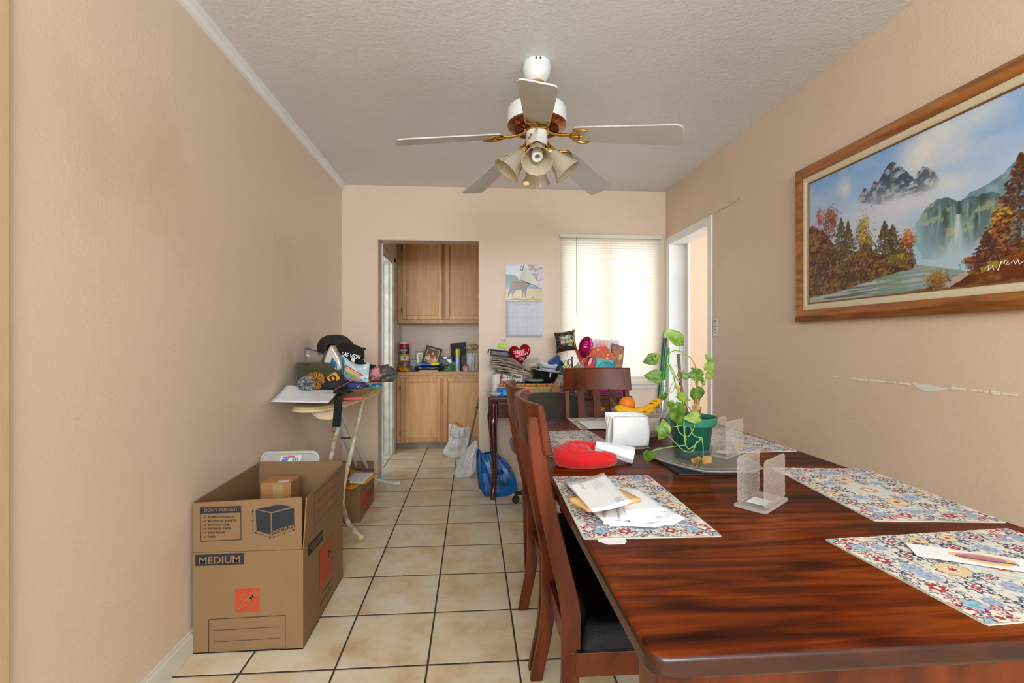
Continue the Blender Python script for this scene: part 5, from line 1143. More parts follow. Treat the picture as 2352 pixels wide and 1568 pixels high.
# plant
PXc, PYc, PZc = .765, 1.60, Z0+.0115
pt = thing('potted_plant', 'green-potted arrowhead vine with trailing leaves on the grey tray', 'potted plant', (PXc, PYc, PZc))
gpot = M('green_plastic_pot', (16, 88, 72), .38, var=.08); grim = M('green_plastic_rim', (44, 122, 100), .35, var=.25, vs=30)
MB().lathe([(.0, .006), (.052, .006), (.055, .01), (.072, .128), (.073, .13), (.068, .13), (.05, .02)], 48).build('pot', gpot, pt)
MB().lathe([(.0725, .112), (.0815, .114), (.0845, .138), (.0845, .141), (.079, .142), (.076, .128)], 48).build('pot_rim', grim, pt)
MB().lathe([(.0, .001), (.056, .001), (.062, .006), (.07, .034), (.072, .036), (.067, .032), (.058, .008), (.0, .005)], 48).build('saucer', clear('saucer_plastic', (110, 140, 130), .35, .15), pt)
m = MB(); m.grid(lambda u, v: (.0735*v*math.cos(u*2*PI), .0735*v*math.sin(u*2*PI), .122+.006*mn.noise(Vector((math.cos(u*2*PI)*v*5, math.sin(u*2*PI)*v*5, 1)))), 40, 12, cu=True); m.build('soil', M('potting_soil', (62, 36, 24), .95, var=.7, vs=60, bump=1, bs=90), pt)
def PP(px, py, dy=0): return ony(px, py, PYc+dy)-Vector((PXc, PYc, PZc))
stake = M('brown_stake', (116, 92, 72), .8, var=.4, vs=20)
MB().tube([PP(1589, 972), PP(1572, 930), PP(1563, 880), PP(1558, 812)], [.0055, .006, .006, .0055], 8).build('stake', stake, pt)
MB().tube([PP(1600, 968), PP(1602, 920), PP(1601, 870)], .004, 6).build('stake', M('tan_stake', (165, 130, 80), .8), pt)
stm = M('pale_green_stem', (150, 168, 84), .5, var=.2, vs=20); stb = M('dry_brown_stem', (140, 100, 62), .7)
stems = [([(1598, 968, 0), (1585, 940, -.02), (1560, 905, -.03), (1545, 860, -.02), (1532, 830, -.01), (1542, 808, 0), (1560, 806, .01), (1580, 816, .01), (1592, 830, .01), (1600, 848, 0)], .0032),
         ([(1596, 968, 0), (1578, 965, -.04), (1572, 1000, -.085), (1580, 1030, -.09), (1600, 1018, -.09), (1612, 1003, -.09)], .003),
         ([(1562, 866, -.02), (1545, 880, -.03), (1535, 905, -.04), (1533, 925, -.045)], .0024),
         ([(1600, 1013, -.09), (1590, 1036, -.10), (1570, 1034, -.10), (1545, 1010, -.10), (1530, 995, -.10)], .0026),
         ([(1612, 1005, -.09), (1615, 1030, -.095), (1614, 1066, -.1)], .0024),
         ([(1575, 1022, -.09), (1540, 1026, -.10), (1510, 1032, -.11), (1492, 1038, -.11)], .0022),
         ([(1566, 900, -.02), (1572, 940, -.06), (1571, 985, -.085), (1576, 1010, -.088)], .003),
         ([(1552, 838, -.01), (1562, 852, -.01), (1575, 855, -.01)], .002), ([(1518, 856, 0), (1508, 835, 0), (1502, 826, 0)], .0018),
         ([(1563, 815, 0), (1561, 800, 0), (1558, 784, 0)], .0016), ([(1566, 845, 0), (1569, 812, 0), (1571, 788, 0)], .002),
         ([(1606, 965, 0), (1606, 930, 0), (1612, 890, 0), (1622, 865, 0), (1628, 842, 0), (1630, 830, 0)], .003),
         ([(1615, 885, 0), (1622, 872, 0), (1628, 862, 0)], .002), ([(1600, 890, 0), (1596, 875, -.0), (1594, 868, 0)], .002),
         ([(1518, 985, -.07), (1535, 982, -.07), (1560, 978, -.075), (1568, 975, -.075)], .002), ([(1555, 972, -.07), (1560, 992, -.085), (1578, 1003, -.09), (1590, 990, -.09), (1596, 975, -.088)], .0024),
         ([(1583, 965, -.05), (1590, 995, -.09), (1600, 1003, -.09), (1610, 1005, -.09)], .003), ([(1540, 835, -.02), (1550, 870, -.03), (1545, 900, -.03), (1530, 892, -.03), (1520, 870, 0), (1512, 862, 0)], .002),
         ([(1535, 835, -.01), (1545, 850, -.01), (1555, 870, -.01), (1563, 878, -.01)], .0035)]
for L, r in stems:
    MB().tube(spline([PP(a, b, d) for a, b, d in L], 5), r*.62, 7).build('stem', stm, pt)
MB().tube([PP(1592, 968, -.0), PP(1598, 940, -.01), PP(1596, 925, -.01), PP(1600, 905, 0)], .004, 7).build('stem', stb, pt)
MB().tube([PP(1606, 968, -.01), PP(1608, 950, -.01), PP(1610, 935, -.01)], .003, 7).build('stem', stb, pt)
def leafmat(name, a, b):
    m, nt, bs = nodes(name); L = nt.links
    at_ = N(nt, 'ShaderNodeTexNoise'); at_.inputs['Scale'].default_value = 40; tc = N(nt, 'ShaderNodeTexCoord'); L.new(tc.outputs['Object'], at_.inputs[0])
    rp = N(nt, 'ShaderNodeValToRGB'); rp.color_ramp.elements[0].color = (*lin(a), 1); rp.color_ramp.elements[1].color = (*lin(b), 1); rp.color_ramp.elements[0].position = .35; rp.color_ramp.elements[1].position = .65
    L.new(at_.outputs[0], rp.inputs[0]); L.new(rp.outputs[0], bs.inputs['Base Color']); bs.inputs['Roughness'].default_value = .4
    t = N(nt, 'ShaderNodeBsdfTranslucent'); L.new(rp.outputs[0], t.inputs[0]); mx = N(nt, 'ShaderNodeMixShader'); mx.inputs[0].default_value = .25
    L.new(bs.outputs[0], mx.inputs[1]); L.new(t.outputs[0], mx.inputs[2]); L.new(mx.outputs[0], nt.nodes['Material Output'].inputs[0]); return m
lf1 = leafmat('light_green_leaf', (112, 152, 46), (156, 190, 84)); lf2 = leafmat('mid_green_leaf', (66, 108, 30), (118, 156, 56)); lf3 = leafmat('dry_leaf', (176, 128, 70), (214, 172, 108))
def leaf(base, tip, width, m, fold=.25, lobes=True, wob=.1, seed=0, face=None):
    b_, t_ = base, tip; ax = t_-b_; Lh = ax.length; ax.normalize(); fc = Vector(face or (0, -1, .25)); sd = ax.cross(fc).normalized(); nn_ = sd.cross(ax).normalized()
    mb = MB()
    def fn(u, v):
        a = (u-.5)*2; t = v
        wv = math.sin(min(1, t*1.0)**.62*PI)**.8*width*(1-.25*t); ly = t
        if lobes and t < .3: ly = t-.14*abs(a)**1.5*(1-t/.3); wv = max(wv, width*.52*(.6+t))
        p_ = b_+ax*Lh*ly+sd*a*wv/1.0+nn_*(abs(a)*wv*fold-Lh*.10*math.sin(t*PI)*0-Lh*.16*t*t+wob*width*mn.noise(Vector((a*2, t*3, seed))))
        return p_
    mb.grid(fn, 9, 13); mb.build('leaf', m, pt, solid=.0006, smooth=180)
leaves = [((1562, 786), (1532, 758), 16, lf1, 0), ((1556, 780), (1572, 792), 8, lf1, 0), ((1506, 822), (1480, 831), 13, lf2, 0), ((1500, 820), (1518, 818), 9, lf1, 0), ((1517, 866), (1484, 862), 15, lf2, 0), ((1567, 868), (1570, 852), 14, lf2, 0), ((1612, 864), (1578, 860), 12, lf2, 0), ((1595, 850), (1616, 852), 5, lf2, 0), ((1600, 852), (1588, 845), 5, lf2, 0),
          ((1623, 850), (1639, 830), 12, lf1, 0), ((1622, 822), (1641, 828), 5, lf1, 0), ((1628, 828), (1622, 814), 4, lf2, 0), ((1622, 862), (1642, 864), 8, lf1, 0), ((1612, 880), (1620, 876), 6, lf2, 0), ((1598, 892), (1602, 922), 17, lf2, -.01),
          ((1556, 908), (1584, 918), 10, lf1, -.04), ((1562, 905), (1574, 924), 6, lf3, -.03), ((1548, 925), (1535, 930), 8, lf1, -.05), ((1548, 932), (1566, 972), 22, lf2, -.08), ((1534, 926), (1552, 938), 7, lf2, -.08), ((1606, 958), (1574, 960), 13, lf1, -.09),
          ((1530, 995), (1505, 980), 10, lf1, -.1), ((1528, 994), (1524, 965), 13, lf1, -.1), ((1524, 994), (1514, 1008), 9, lf1, -.1), ((1532, 996), (1506, 978), 9, lf2, -.105), ((1492, 1036), (1488, 1060), 14, lf2, -.11), ((1522, 905), (1526, 918), 11, lf2, -.04),
          ((1614, 1064), (1620, 1094), 13, lf2, (-.095, -.195)), ((1613, 1064), (1602, 1092), 14, lf3, (-.095, -.19)), ((1608, 1064), (1590, 1056), 13, lf3, (-.09, -.09)), ((1618, 1063), (1634, 1050), 13, lf3, (-.09, -.09)), ((1616, 1063), (1630, 1064), 5, lf3, (-.1, -.1)), ((1601, 930), (1593, 948), 9, lf3, -.03), ((1562, 892), (1552, 888), 7, lf3, -.01)]
for k, (b_, t_, wd, m_, dy) in enumerate(leaves):
    d2 = dy[1] if isinstance(dy, tuple) else dy+.004; dy = dy[0] if isinstance(dy, tuple) else dy; dd = PYc+dy; s_ = dd/F
    leaf(PP(b_[0], b_[1], dy), PP(b_[0]+(t_[0]-b_[0])*1.12, b_[1]+(t_[1]-b_[1])*1.12, d2), wd*1.2*s_, m_, seed=k)
mb = MB(); blob(mb, (0, 0, 0), (.01, .008, .003), .4, 5, 2, 14, 8); T(mb.build('foil_scrap', M('crumpled_foil', (190, 190, 195), .2, 1), loc=tuple(onz(1553, 992, Z0+.004))), 'tiny crumpled foil scrap behind the plant pot', 'foil')
# ============================================================= BIG MOVING BOX
card = M('corrugated_card', (136, 104, 70), .75, var=.05, vs=6, bump=.08, bs=180)
carde = M('card_cut_edge', (150, 108, 70), .85)
navy = M('navy_print', (30, 34, 46), .7); orange_p = M('orange_print', (184, 62, 22), .7); tanp = M('card_coloured_print', (136, 104, 70), .75)
bx = thing('moving_box', 'large open cardboard moving box with navy and orange print by the left wall', 'box', (-.848, 2.117, 0), 0)
BW, BL, BH, FH, th_ = .405, .55, .38, .575, .005
hx, hy = BW/2, BL/2
mb = MB(); mb.bb(-hx, hx, -hy, -hy+th_, .001, BH).bb(-hx, hx, hy-th_, hy, .001, BH).bb(-hx, -hx+th_, -hy+th_, hy-th_, .001, BH).bb(hx-th_, hx, -hy+th_, hy-th_, .001, BH).bb(-hx, hx, -hy, hy, .001, .006)
body = mb.build('body', card, bx, smooth=0, bev=.0008)
mb = MB(); q = .004
f_front = MB().add
def flap(pts3, nrm):
    m = MB(); a = [Vector(p) for p in pts3]; n = Vector(nrm)*th_
    m.add(a+[p+n for p in a], [(0, 1, 2, 3), (7, 6, 5, 4), (0, 4, 5, 1), (1, 5, 6, 2), (2, 6, 7, 3), (3, 7, 4, 0)]); return m.build('flap', card, bx, smooth=0, bev=.0006)
ff = flap([(-hx+.003, -hy+.001, BH+.001), (hx-.006, -hy+.001, BH+.001), (hx-.004, -hy-.004, FH+.006), (-hx+.003, -hy-.004, FH-.006)], (0, 1, 0))
fr_ = flap([(hx+.001, -hy+.006, BH+.001), (hx+.001, hy-.004, BH+.001), (hx+.016, hy-.004, FH), (hx+.012, -hy+.008, FH)], (-1, 0, 0))
fb_ = flap([(-hx+.003, hy-.001, BH+.001), (hx-.006, hy-.001, BH+.001), (hx-.004, hy+.005, FH), (-hx+.003, hy+.004, FH+.004)], (0, -1, 0))
fl_ = flap([(-hx+.002, -hy+.006, BH+.001), (-hx+.002, hy-.004, BH+.001), (-hx-.002, hy-.004, FH), (-hx-.002, -hy+.008, FH-.006)], (1, 0, 0))
# ---- print. Measured on the photo: helper turns a pixel on the front face into box coordinates
def bf(px, py, lift=.0005): p = ony(px, py, 2.117-hy-.003); return Vector((p.x+.848, -hy-.0003-lift-max(0, (p.z-BH))*.028, p.z))
UX, UZ, NY = (1, 0, 0), (0, 0, 1), (0, -1, 0)
slope = Vector((1, 0, .024))
def quad(m, L, lift=.0005, fn=bf): m.add([fn(a, b, lift) for a, b in L], [tuple(range(len(L)))])
def stroke(m, L, wd, fn=bf, W=NY, closed=False):
    L = list(L)+([L[0]] if closed else [])
    for a, b in zip(L, L[1:]): m.line(fn(*a), fn(*b), wd, W, .0004)
def txt(m, s, L, fn=bf, bold=.02, lift=.0008, shear=0, hs=1.0):
    # fit text to the quadrilateral bl, br, tl
    bl, br, tl = (fn(*q_, lift) for q_ in L); vs, fs = text2d(s, bold, shear)
    x0 = min(v[0] for v in vs); x1 = max(v[0] for v in vs); y0 = 0; y1 = .72
    m.add([bl+(br-bl)*((a-x0)/(x1-x0))+(tl-bl)*(b/y1) for a, b in vs], fs)
m = MB(); quad(m, [(460, 1164.5), (554, 1161), (554, 1176), (460, 1180)]); stroke(m, [(460.5, 1165), (553.5, 1161.5), (553.5, 1239), (460.5, 1243)], .0024, closed=True)
rows = [('BUBBLE CUSHION', 1189.5, 538), ('MOVING BLANKETS', 1198.5, 542), ('STRETCH FILM', 1207.5, 527), ('PACKING PAPER', 1216.5, 532), ('DISH FOAM', 1225.5, 515.5), ('TAPE', 1235, 494.5)]
for s, y, x1 in rows:
    k = (x1-478)*.024
    txt(m, s, [(478, y), (x1, y-k), (478, y-5)], bold=.012)
    stroke(m, [(467, y-3), (469.5, y), (474, y-6)], .0018)
m.build('checklist_print', navy, body, smooth=0); m = MB()
quad(m, [(588, 1170.5), (622, 1178), (622, 1228), (589, 1218)]); quad(m, [(625, 1178), (675.5, 1165.5), (676, 1211), (625, 1228)]); quad(m, [(590, 1168.5), (640, 1158), (672.5, 1162.5), (623.5, 1175)])
stroke(m, [(581, 1172), (581, 1189)], .0012); stroke(m, [(581, 1199), (581, 1216)], .0012); stroke(m, [(587, 1223), (596, 1225.5)], .0012); stroke(m, [(608, 1230), (620, 1234)], .0012); stroke(m, [(627, 1233), (645, 1228)], .0012); stroke(m, [(659, 1223), (675, 1217)], .0012)
for L in ([(578.5, 1174), (583.5, 1174), (581, 1169)], [(578.5, 1214), (583.5, 1214), (581, 1219)], [(589, 1220.5), (588, 1226), (584.5, 1222)], [(619, 1231), (618, 1236), (623, 1235.3)], [(629, 1229.5), (630.5, 1235), (625.5, 1234.5)], [(672, 1215), (674, 1220), (677.5, 1216)]): quad(m, L)
txt(m, '15"', [(577, 1197), (586, 1196.6), (577, 1192.6)], bold=.012); txt(m, '16"', [(598, 1228), (606, 1230), (598.5, 1224)], bold=.012); txt(m, '20"', [(648, 1227.5), (657, 1225), (647.6, 1223.5)], bold=.012)
m.build('size_diagram', navy, body, smooth=0); m = MB()
quad(m, [(447.5, 1274.5), (560, 1270), (560, 1296), (447.5, 1300.5)]); m.build('size_label', navy, body, smooth=0); m = MB()
stroke(m, [(478.5, 1423), (654.5, 1413.5), (654.5, 1488.5), (478.5, 1500)], .0022, closed=True); stroke(m, [(491, 1448.5), (641, 1440)], .0015); stroke(m, [(491, 1474.5), (642, 1465.5)], .0015)
m.build('address_lines', navy, body, smooth=0)
m = MB(); quad(m, [(539.5, 1353), (595.5, 1350.5), (595.5, 1405), (539.5, 1407.5)]); m.build('orange_square', orange_p, body, smooth=0)
m = MB()
txt(m, "DON'T FORGET:", [(470, 1174.5), (545, 1172), (470, 1167)], bold=.016, lift=.0012); m.build('heading_lettering', tanp, body, smooth=0); m = MB(); txt(m, 'MEDIUM', [(457, 1295.5), (551, 1291.5), (457, 1279.5)], bold=.0165, lift=.0012); m.build('label_lettering', tanp, body, smooth=0); m = MB(); txt(m, 'MEDIUM', [(627, 1226), (674.5, 1211.5), (626.5, 1217.5)], bold=.016, lift=.0012)
m.build('diagram_lettering', tanp, body, smooth=0)
def sqf(c):   # unit square -> pixel on a printed orange square with corners bl, br, tl, tr
    return lambda a_, b_: tuple((c[0][i]*(1-a_)+c[1][i]*a_)*(1-b_)+(c[2][i]*(1-a_)+c[3][i]*a_)*b_ for i in (0, 1))
def slant(par, c, fn):
    g = sqf(c)
    for s_, L in (('THE', ((.2, .5), (.52, .80), (.10, .62))), ('HOME', ((.20, .02), (1.0, .79), (.03, .22))), ('DEPOT', ((.53, .02), (.99, .46), (.44, .15)))):
        m = MB(); txt(m, s_, [g(*q_) for q_ in L], fn, .016, .0012); m.build('square_lettering', tanp, par, smooth=0)
slant(body, ((539.5, 1407.5), (595.5, 1405), (539.5, 1353), (595.5, 1350.5)), bf)
# right side print
def bs_(px, py, lift=.0005):
    p = onx(px, py, -.848+hx+.0015); k = max(0, p.z-BH)*.075; p = onx(px, py, -.848+hx+.0015+k)
    return Vector((hx+.0012+k+lift, p.y-2.117, p.z))
m = MB(); WX_ = (1, 0, 0)
def st2(L, wd=.0018, closed=False): stroke(m, L, wd, bs_, WX_, closed)
st2([(722.5, 1133.5), (776.5, 1084.5), (776.5, 1146), (722.5, 1207)], closed=True); st2([(727, 1154.5), (774, 1109)]); st2([(727, 1179), (773, 1130)])
m.build('flap_printing', navy, fr_, smooth=0)
m = MB()
quad(m, [(708, 1252), (742, 1215), (742, 1239.5), (708, 1277)], fn=bs_); m.build('side_label', navy, body, smooth=0); m = MB()
txt(m, 'How doers', [(741, 1362), (761, 1333), (741, 1356)], bs_, .015, .0008); txt(m, 'get more done', [(735, 1391), (762, 1347), (735, 1384)], bs_, .01, .0008)
m.build('slogan_lettering', navy, body, smooth=0); m = MB(); st2([(711, 1463), (716, 1448), (719, 1461)], .002, True); txt(m, 'BOX CERTIFICATE', [(713, 1467), (732, 1430), (713, 1462)], bs_, .01, .0008); st2([(716, 1449), (731, 1416)], .0012); st2([(718, 1466), (732, 1440)], .0012)
m.build('recycling_print', navy, body, smooth=0)
m = MB(); quad(m, [(734.5, 1266), (763.5, 1225.5), (763, 1308), (734, 1358)], fn=bs_); m.build('orange_square', orange_p, body, smooth=0)
m = MB(); txt(m, 'MEDIUM', [(711, 1270.5), (740, 1236.5), (711, 1255)], bs_, .016, .0012)
m.build('side_label_lettering', tanp, body, smooth=0)
slant(body, ((734.5, 1358), (763, 1308), (734.5, 1266), (763.5, 1225.5)), bs_)
# small box standing inside
T(MB().bb(-.065, .065, -.05, .05, 0, .54).build('small_carton', M('brown_carton', (176, 122, 76), .7, var=.08), loc=(-.870, 2.20, .0068), bev=.001), 'narrow brown carton standing upright inside the open moving box', 'box')
o = bpy.data.objects['small_carton']
m = MB(); m.prism([(-.01, -.2), (.018, -.2), (.028, 0), (-.02, 0)], .0006, (.005, -.0508, .535), (1, 0, 0), (0, 0, 1), (0, -1, 0)); m.build('packing_tape', clear('packing_tape', (215, 180, 130), .5, .15), o)
m = MB(); blob(m, (.03, -.04, .542), (.028, .012, .006), .5, 4, 3, 20, 12, ridge=.5); m.build('tape_wrinkle', clear('tape_clear', (225, 210, 205), .5, .1), o)
# translucent bin standing behind it
bn = thing('plastic_bin', 'translucent plastic bin lid with a sticker behind the moving box', 'bin', (-.908, 2.425, 0))
tp = clear('milky_plastic', (205, 200, 190), .8, .25, bs=5)
m = MB(); m.prism(rrect(.28, .625, .035, 5), .012, (0, 0, .3125), (1, 0, 0), (0, 0, 1)); m.prism(rrect(.25, .595, .03, 5), .03, (0, 0.0, .3075), (1, 0, 0), (0, 0, 1), (0, 1, 0)); m.build('lid_panel', tp, bn, bev=.003)
m = MB(); m.tube([(x, -.014, z+.3075) for x, z in rrect(.278, .62, .035, 5)]+[(.139, -.014, .3075)], .005, 8); m.build('rim', M('milky_rim', (200, 196, 188), .3), bn)
p = ony(664, 1050, 2.41)
m = MB(); m.prism([(-.05, -.03), (.055, -.022), (.066, .012), (-.036, .008)], .0006, (p.x+.908, -.0195, p.z), (1, 0, 0), (0, 0, 1)); so = m.build('sticker', M('sticker_white', (230, 228, 232), .4), bn)
m = MB(); m.prism([(-.03, 0), (.028, .003), (.03, .008), (-.028, .005)], .0004, (p.x+.908, -.021, p.z), (1, 0, 0), (0, 0, 1)); m.build('sticker_red', M('sticker_red_ink', (205, 60, 90), .5), so)
m = MB(); m.prism([(-.036, -.02), (-.005, -.018), (0, -.002), (-.03, -.004)], .0004, (p.x+.908, -.021, p.z), (1, 0, 0), (0, 0, 1)); m.build('sticker_blue', M('sticker_blue_ink', (90, 130, 210), .5), so)
m = MB()
for k in range(7): m.bb(p.x+.908+.018+k*.0045, p.x+.908+.0195+k*.0045+.001*(k % 2), -.0212, -.0208, p.z-.018, p.z+.002)
m.build('sticker_bars', M('sticker_bars', (80, 80, 90), .6), so)
# second cardboard box under the ironing board
b2 = thing('cardboard_box', 'low brown cardboard box with red printing under the ironing board', 'box', (-.885, 3.30, 0))
card2 = M('brown_box_card', (132, 98, 66), .75, var=.06)
MB().bb(-.165, .160, -.21, .225, .001, .232).build('body', card2, b2, bev=.002)
m = MB(); m.bb(-.16, .155, .215, .222, .232, .29); m.build('flap', card2, b2, bev=.001)
m = MB()
def b2f(px, py, lift=.0006): p = onx(px, py, -.885+.1605); return Vector((.1605+lift, p.y-3.30, p.z))
m = MB()
pts = [b2f(838+5.5*math.cos(a), 1146+24*math.sin(a)) for a in [2*PI*k/24 for k in range(25)]]; m.tube(pts, .003, 5)
pts = [b2f(838+2.8*math.cos(a), 1146+11*math.sin(a)) for a in [2*PI*k/16 for k in range(17)]]; m.tube(pts, .003, 5)
txt(m, 'Nood', [(844, 1152), (857, 1128), (844, 1127)], b2f, .016, .001)
m.build('red_printing', M('red_box_print', (178, 40, 38), .7), b2, smooth=0)
def pile(name, label, cat, L, z, m, zr=0, th=.001, group=None, curl=0):
    q = [onz(a, b, z) for a, b in L]; c = sum(q, Vector())/len(q); mb = MB()
    if len(q) == 4:
        mb.grid(lambda u, v: (q[0]*(1-u)+q[1]*u)*(1-v)+(q[3]*(1-u)+q[2]*u)*v-c+Vector((0, 0, curl*((u-.5)**2+(v-.5)**2)+zr*u)), 7, 7)
    else: mb.add([p_-c for p_ in q], [tuple(range(len(q)))])
    return T(mb.build(name, m, loc=tuple(c), solid=th), label, cat, group)
Z2 = .2345; yel = M('yellow_envelope', (226, 160, 40), .6, var=.06)
GB = 'papers on the low box under the ironing board'
pile('envelope', 'large yellow envelope lowest on the low box under the ironing board', 'envelope', [(788, 1122), (810, 1124), (866, 1092), (795, 1075)], Z2, yel, group=GB, curl=.01)
pile('envelope', 'yellow envelope with corner sticking out right on the low box', 'envelope', [(800, 1112), (838, 1112), (869, 1087), (810, 1084)], Z2+.007, yel, group=GB)
pile('envelope', 'white envelope on the yellow ones on the low box', 'envelope', [(790, 1108), (833, 1110), (861, 1084), (812, 1084)], Z2+.012, M('envelope_white', (222, 222, 226), .6), group=GB)
pile('folder', 'dark red folder piece beside the yellow envelopes on the low box', 'folder', [(786, 1117), (800, 1115), (804, 1102), (794, 1101)], Z2+.017, M('dark_red_card', (140, 22, 32), .6), group=GB)
o = pile('folder', 'black folder with green patch on the low box', 'folder', [(784, 1098), (800, 1096), (805, 1084), (788, 1081)], Z2+.019, M('black_card', (26, 26, 28), .6), group=GB)
MB().prism([(-.03, -.02), (.02, -.015), (.025, .015), (-.01, .02)], .001, (-.02, 0, .001)).build('green_patch', M('mint_patch', (90, 205, 130), .6), o)

# ============================================================= IRONING BOARD
ib = thing('ironing_board', 'old ironing board with cream scorched cover on white tube legs', 'ironing board', (0, 0, 0))
cream = M('scorched_cotton_cover', (206, 178, 130), .85, var=.25, vs=6, c2=(178, 148, 100), bump=.3, bs=200)
outl = [(-1.0, 2.75), (-.965, 2.60), (-.93, 2.535), (-.87, 2.51), (-.81, 2.53), (-.755, 2.62), (-.72, 2.76), (-.70, 2.92), (-.68, 3.1), (-.675, 3.35), (-.69, 3.52), (-.72, 3.60), (-.80, 3.66), (-.90, 3.66), (-1.0, 3.58), (-1.03, 3.45)]
sp_o = spline([(x, y, 0) for x, y in outl+[outl[0]]], 4)[:-1]
m = MB(); m.prism([(p_.x, p_.y) for p_ in sp_o], .028, (0, 0, .800)); m.build('padded_top', cream, ib, bev=.011, bseg=4)
m = MB(); m.tube([(p_.x+( .004 if p_.x > -.85 else -.0), p_.y, .806) for p_ in sp_o]+[(sp_o[0].x, sp_o[0].y, .806)], .006, 6); m.build('cover_hem', M('cover_hem_cream', (222, 200, 162), .85), ib)
m = MB(); m.grid(lambda u, v: (-.86+.13*u+.02*v, 2.545+.12*u, .80-.052*math.sin(v*PI*.5)*math.sin(min(1, u*1.15)*PI)**.6-.004*math.sin(u*14)), 18, 10); m.build('hanging_cover_fold', M('cover_hem_cream', (1, 1, 1)), ib, solid=.002, smooth=180)
tubem = M('chipped_cream_enamel', (206, 200, 178), .4, var=.4, vs=30, c2=(150, 132, 90)); tubew = M('white_enamel_tube', (205, 204, 198), .35, var=.1, vs=20)
m = MB(); L = spline([(-.70, 3.06, .80), (-.71, 2.92, .62), (-.725, 2.76, .42), (-.73, 2.70, .32), (-.722, 2.695, .22), (-.70, 2.74, .12), (-.657, 2.81, .03)], 4)
m.tube(L, .0135, 10); lg = m.build('leg', tubem, ib)
m = MB(); blob(m, (-.655, 2.812, .02), (.022, .022, .02), .02, 1, 1, 16, 10); m.build('rubber_foot', M('aged_rubber_foot', (205, 190, 130), .7, var=.3, vs=60), lg)
m = MB(); L = spline([(-.80, 3.02, .80), (-.815, 2.88, .62), (-.83, 2.76, .42), (-.84, 2.72, .30), (-.89, 2.72, .14), (-.93, 2.74, .02)], 4); m.tube(L, .0135, 10); lg = m.build('leg', tubem, ib)
m = MB(); blob(m, (-.93, 2.742, .02), (.022, .022, .02), .02, 1, 1, 16, 10); m.build('rubber_foot', M('aged_rubber_foot', (1, 1, 1)), lg)
MB().tube([(-.725, 2.70, .225), (-.86, 2.71, .225)], .010, 8).build('crossbar', tubew, ib)
m = MB(); L = [(-.785, 2.80, .80)]+spline([(-.782, 2.92, .69), (-.778, 3.35, .37), (-.775, 3.64, .155), (-.765, 3.70, .11), (-.70, 3.76, .065), (-.622, 3.845, .022)], 4); m.tube(L, .0125, 10); lg = m.build('leg', tubew, ib)
m = MB(); m.tube([(-.632, 3.832, .026), (-.600, 3.868, .018)], .016, 10); m.build('rubber_foot', M('foot_white', (222, 222, 214), .6), lg)
m = MB(); L = [(-.86, 2.86, .80)]+spline([(-.858, 3.0, .69), (-.856, 3.40, .36), (-.86, 3.66, .155), (-.88, 3.71, .11), (-.95, 3.78, .065), (-1.0, 3.82, .022)], 4); m.tube(L, .0125, 10); m.build('leg', tubew, ib)
MB().tube([(-.775, 3.12, .54), (-.86, 3.14, .54)], .005, 8).build('pivot_rod', M('rod_grey', (120, 115, 105), .4, .7), ib)
# things on the board
ZB = .830
# envelope over the near end
mb = MB(); e0 = [ony(622, 924, 2.52), ony(753, 927, 2.47), ony(782, 897, 2.78), ony(662, 886, 2.72)]
e0[0].x = max(e0[0].x, -1.052); e0[3].x = max(e0[3].x, -1.045)
def ef(u, v): p_ = (e0[0]*(1-u)+e0[1]*u)*(1-v)+(e0[3]*(1-u)+e0[2]*u)*v; p_.z += .006*math.sin(u*5+v*2)*v+.004; return p_
mb.grid(ef, 14, 10); env = T(mb.build('big_envelope', M('big_envelope_white', (226, 226, 234), .6, var=.03), solid=.003), 'large white envelope overhanging the near end of the ironing board', 'envelope')
m = MB(); m.line(ef(.8, .72)+Vector((0, -.001, .0025)), ef(.98, .70)+Vector((0, -.001, .0025)), .022); m.build('pink_stamp', M('pink_label', (226, 176, 196), .6), env)
m = MB(); m.line(ef(.05, .12)+Vector((0, 0, .0028)), ef(.2, .38)+Vector((0, 0, .0028)), .002); m.line(ef(.2, .38)+Vector((0, 0, .0028)), ef(.38, .36)+Vector((0, 0, .0028)), .002); m.build('window_crease', M('crease_grey', (190, 185, 182), .7), env)
knitb = M('black_knit', (20, 19, 20), .95, bump=.8, bs=160, sheen=.3); olive = M('olive_knit', (72, 72, 42), .95, var=.12, vs=30, bump=.5, bs=220, sheen=.25)
def pom(name, label, c, r, cols, n=900, seed=1, parent=None):
    t = parent or thing(name, label, 'pompom hat', tuple(c)); rr = random.Random(seed); off = Vector((0, 0, 0)) if not parent else Vector(c)
    ms = [MB() for _ in cols]
    for k in range(n):
        d = Vector((rr.gauss(0, 1), rr.gauss(0, 1), rr.gauss(0, 1))).normalized(); e = (d+Vector((rr.uniform(-.25, .25), rr.uniform(-.25, .25), rr.uniform(-.25, .25)))).normalized()
        ms[rr.randrange(len(cols))].tube([off+d*r*.45, off+e*r*rr.uniform(.92, 1.06)], [.0017, .0013], 4)
    o = None
    for m_, c_ in zip(ms, cols):
        q_ = m_.build('pompom' if not o else 'pompom_yarn', c_, t if not o else o, smooth=180); St(q_, 'stuff') if False else None; o = o or q_
    return t
yb_ = lambda n, c: M(n, c, .9, sheen=.3)
def hatbody(label, c, r, m, R=None, seed=1, flat=.8):
    t = thing('knit_hat', label, 'hat', tuple(c)); mb = MB(); blob(mb, (0, 0, 0), r, .12, 2, seed, 36, 22, ridge=.12, flat=flat, sq=.65, R=R); mb.build('hat_body', m, t, smooth=180); return t
p1 = ony(741, 879, 2.90)
hb1 = hatbody('black knit hat with grey pompom under the olive beanie', (-.905, 2.93, ZB+.05), (.14, .11, .048), knitb, seed=3)
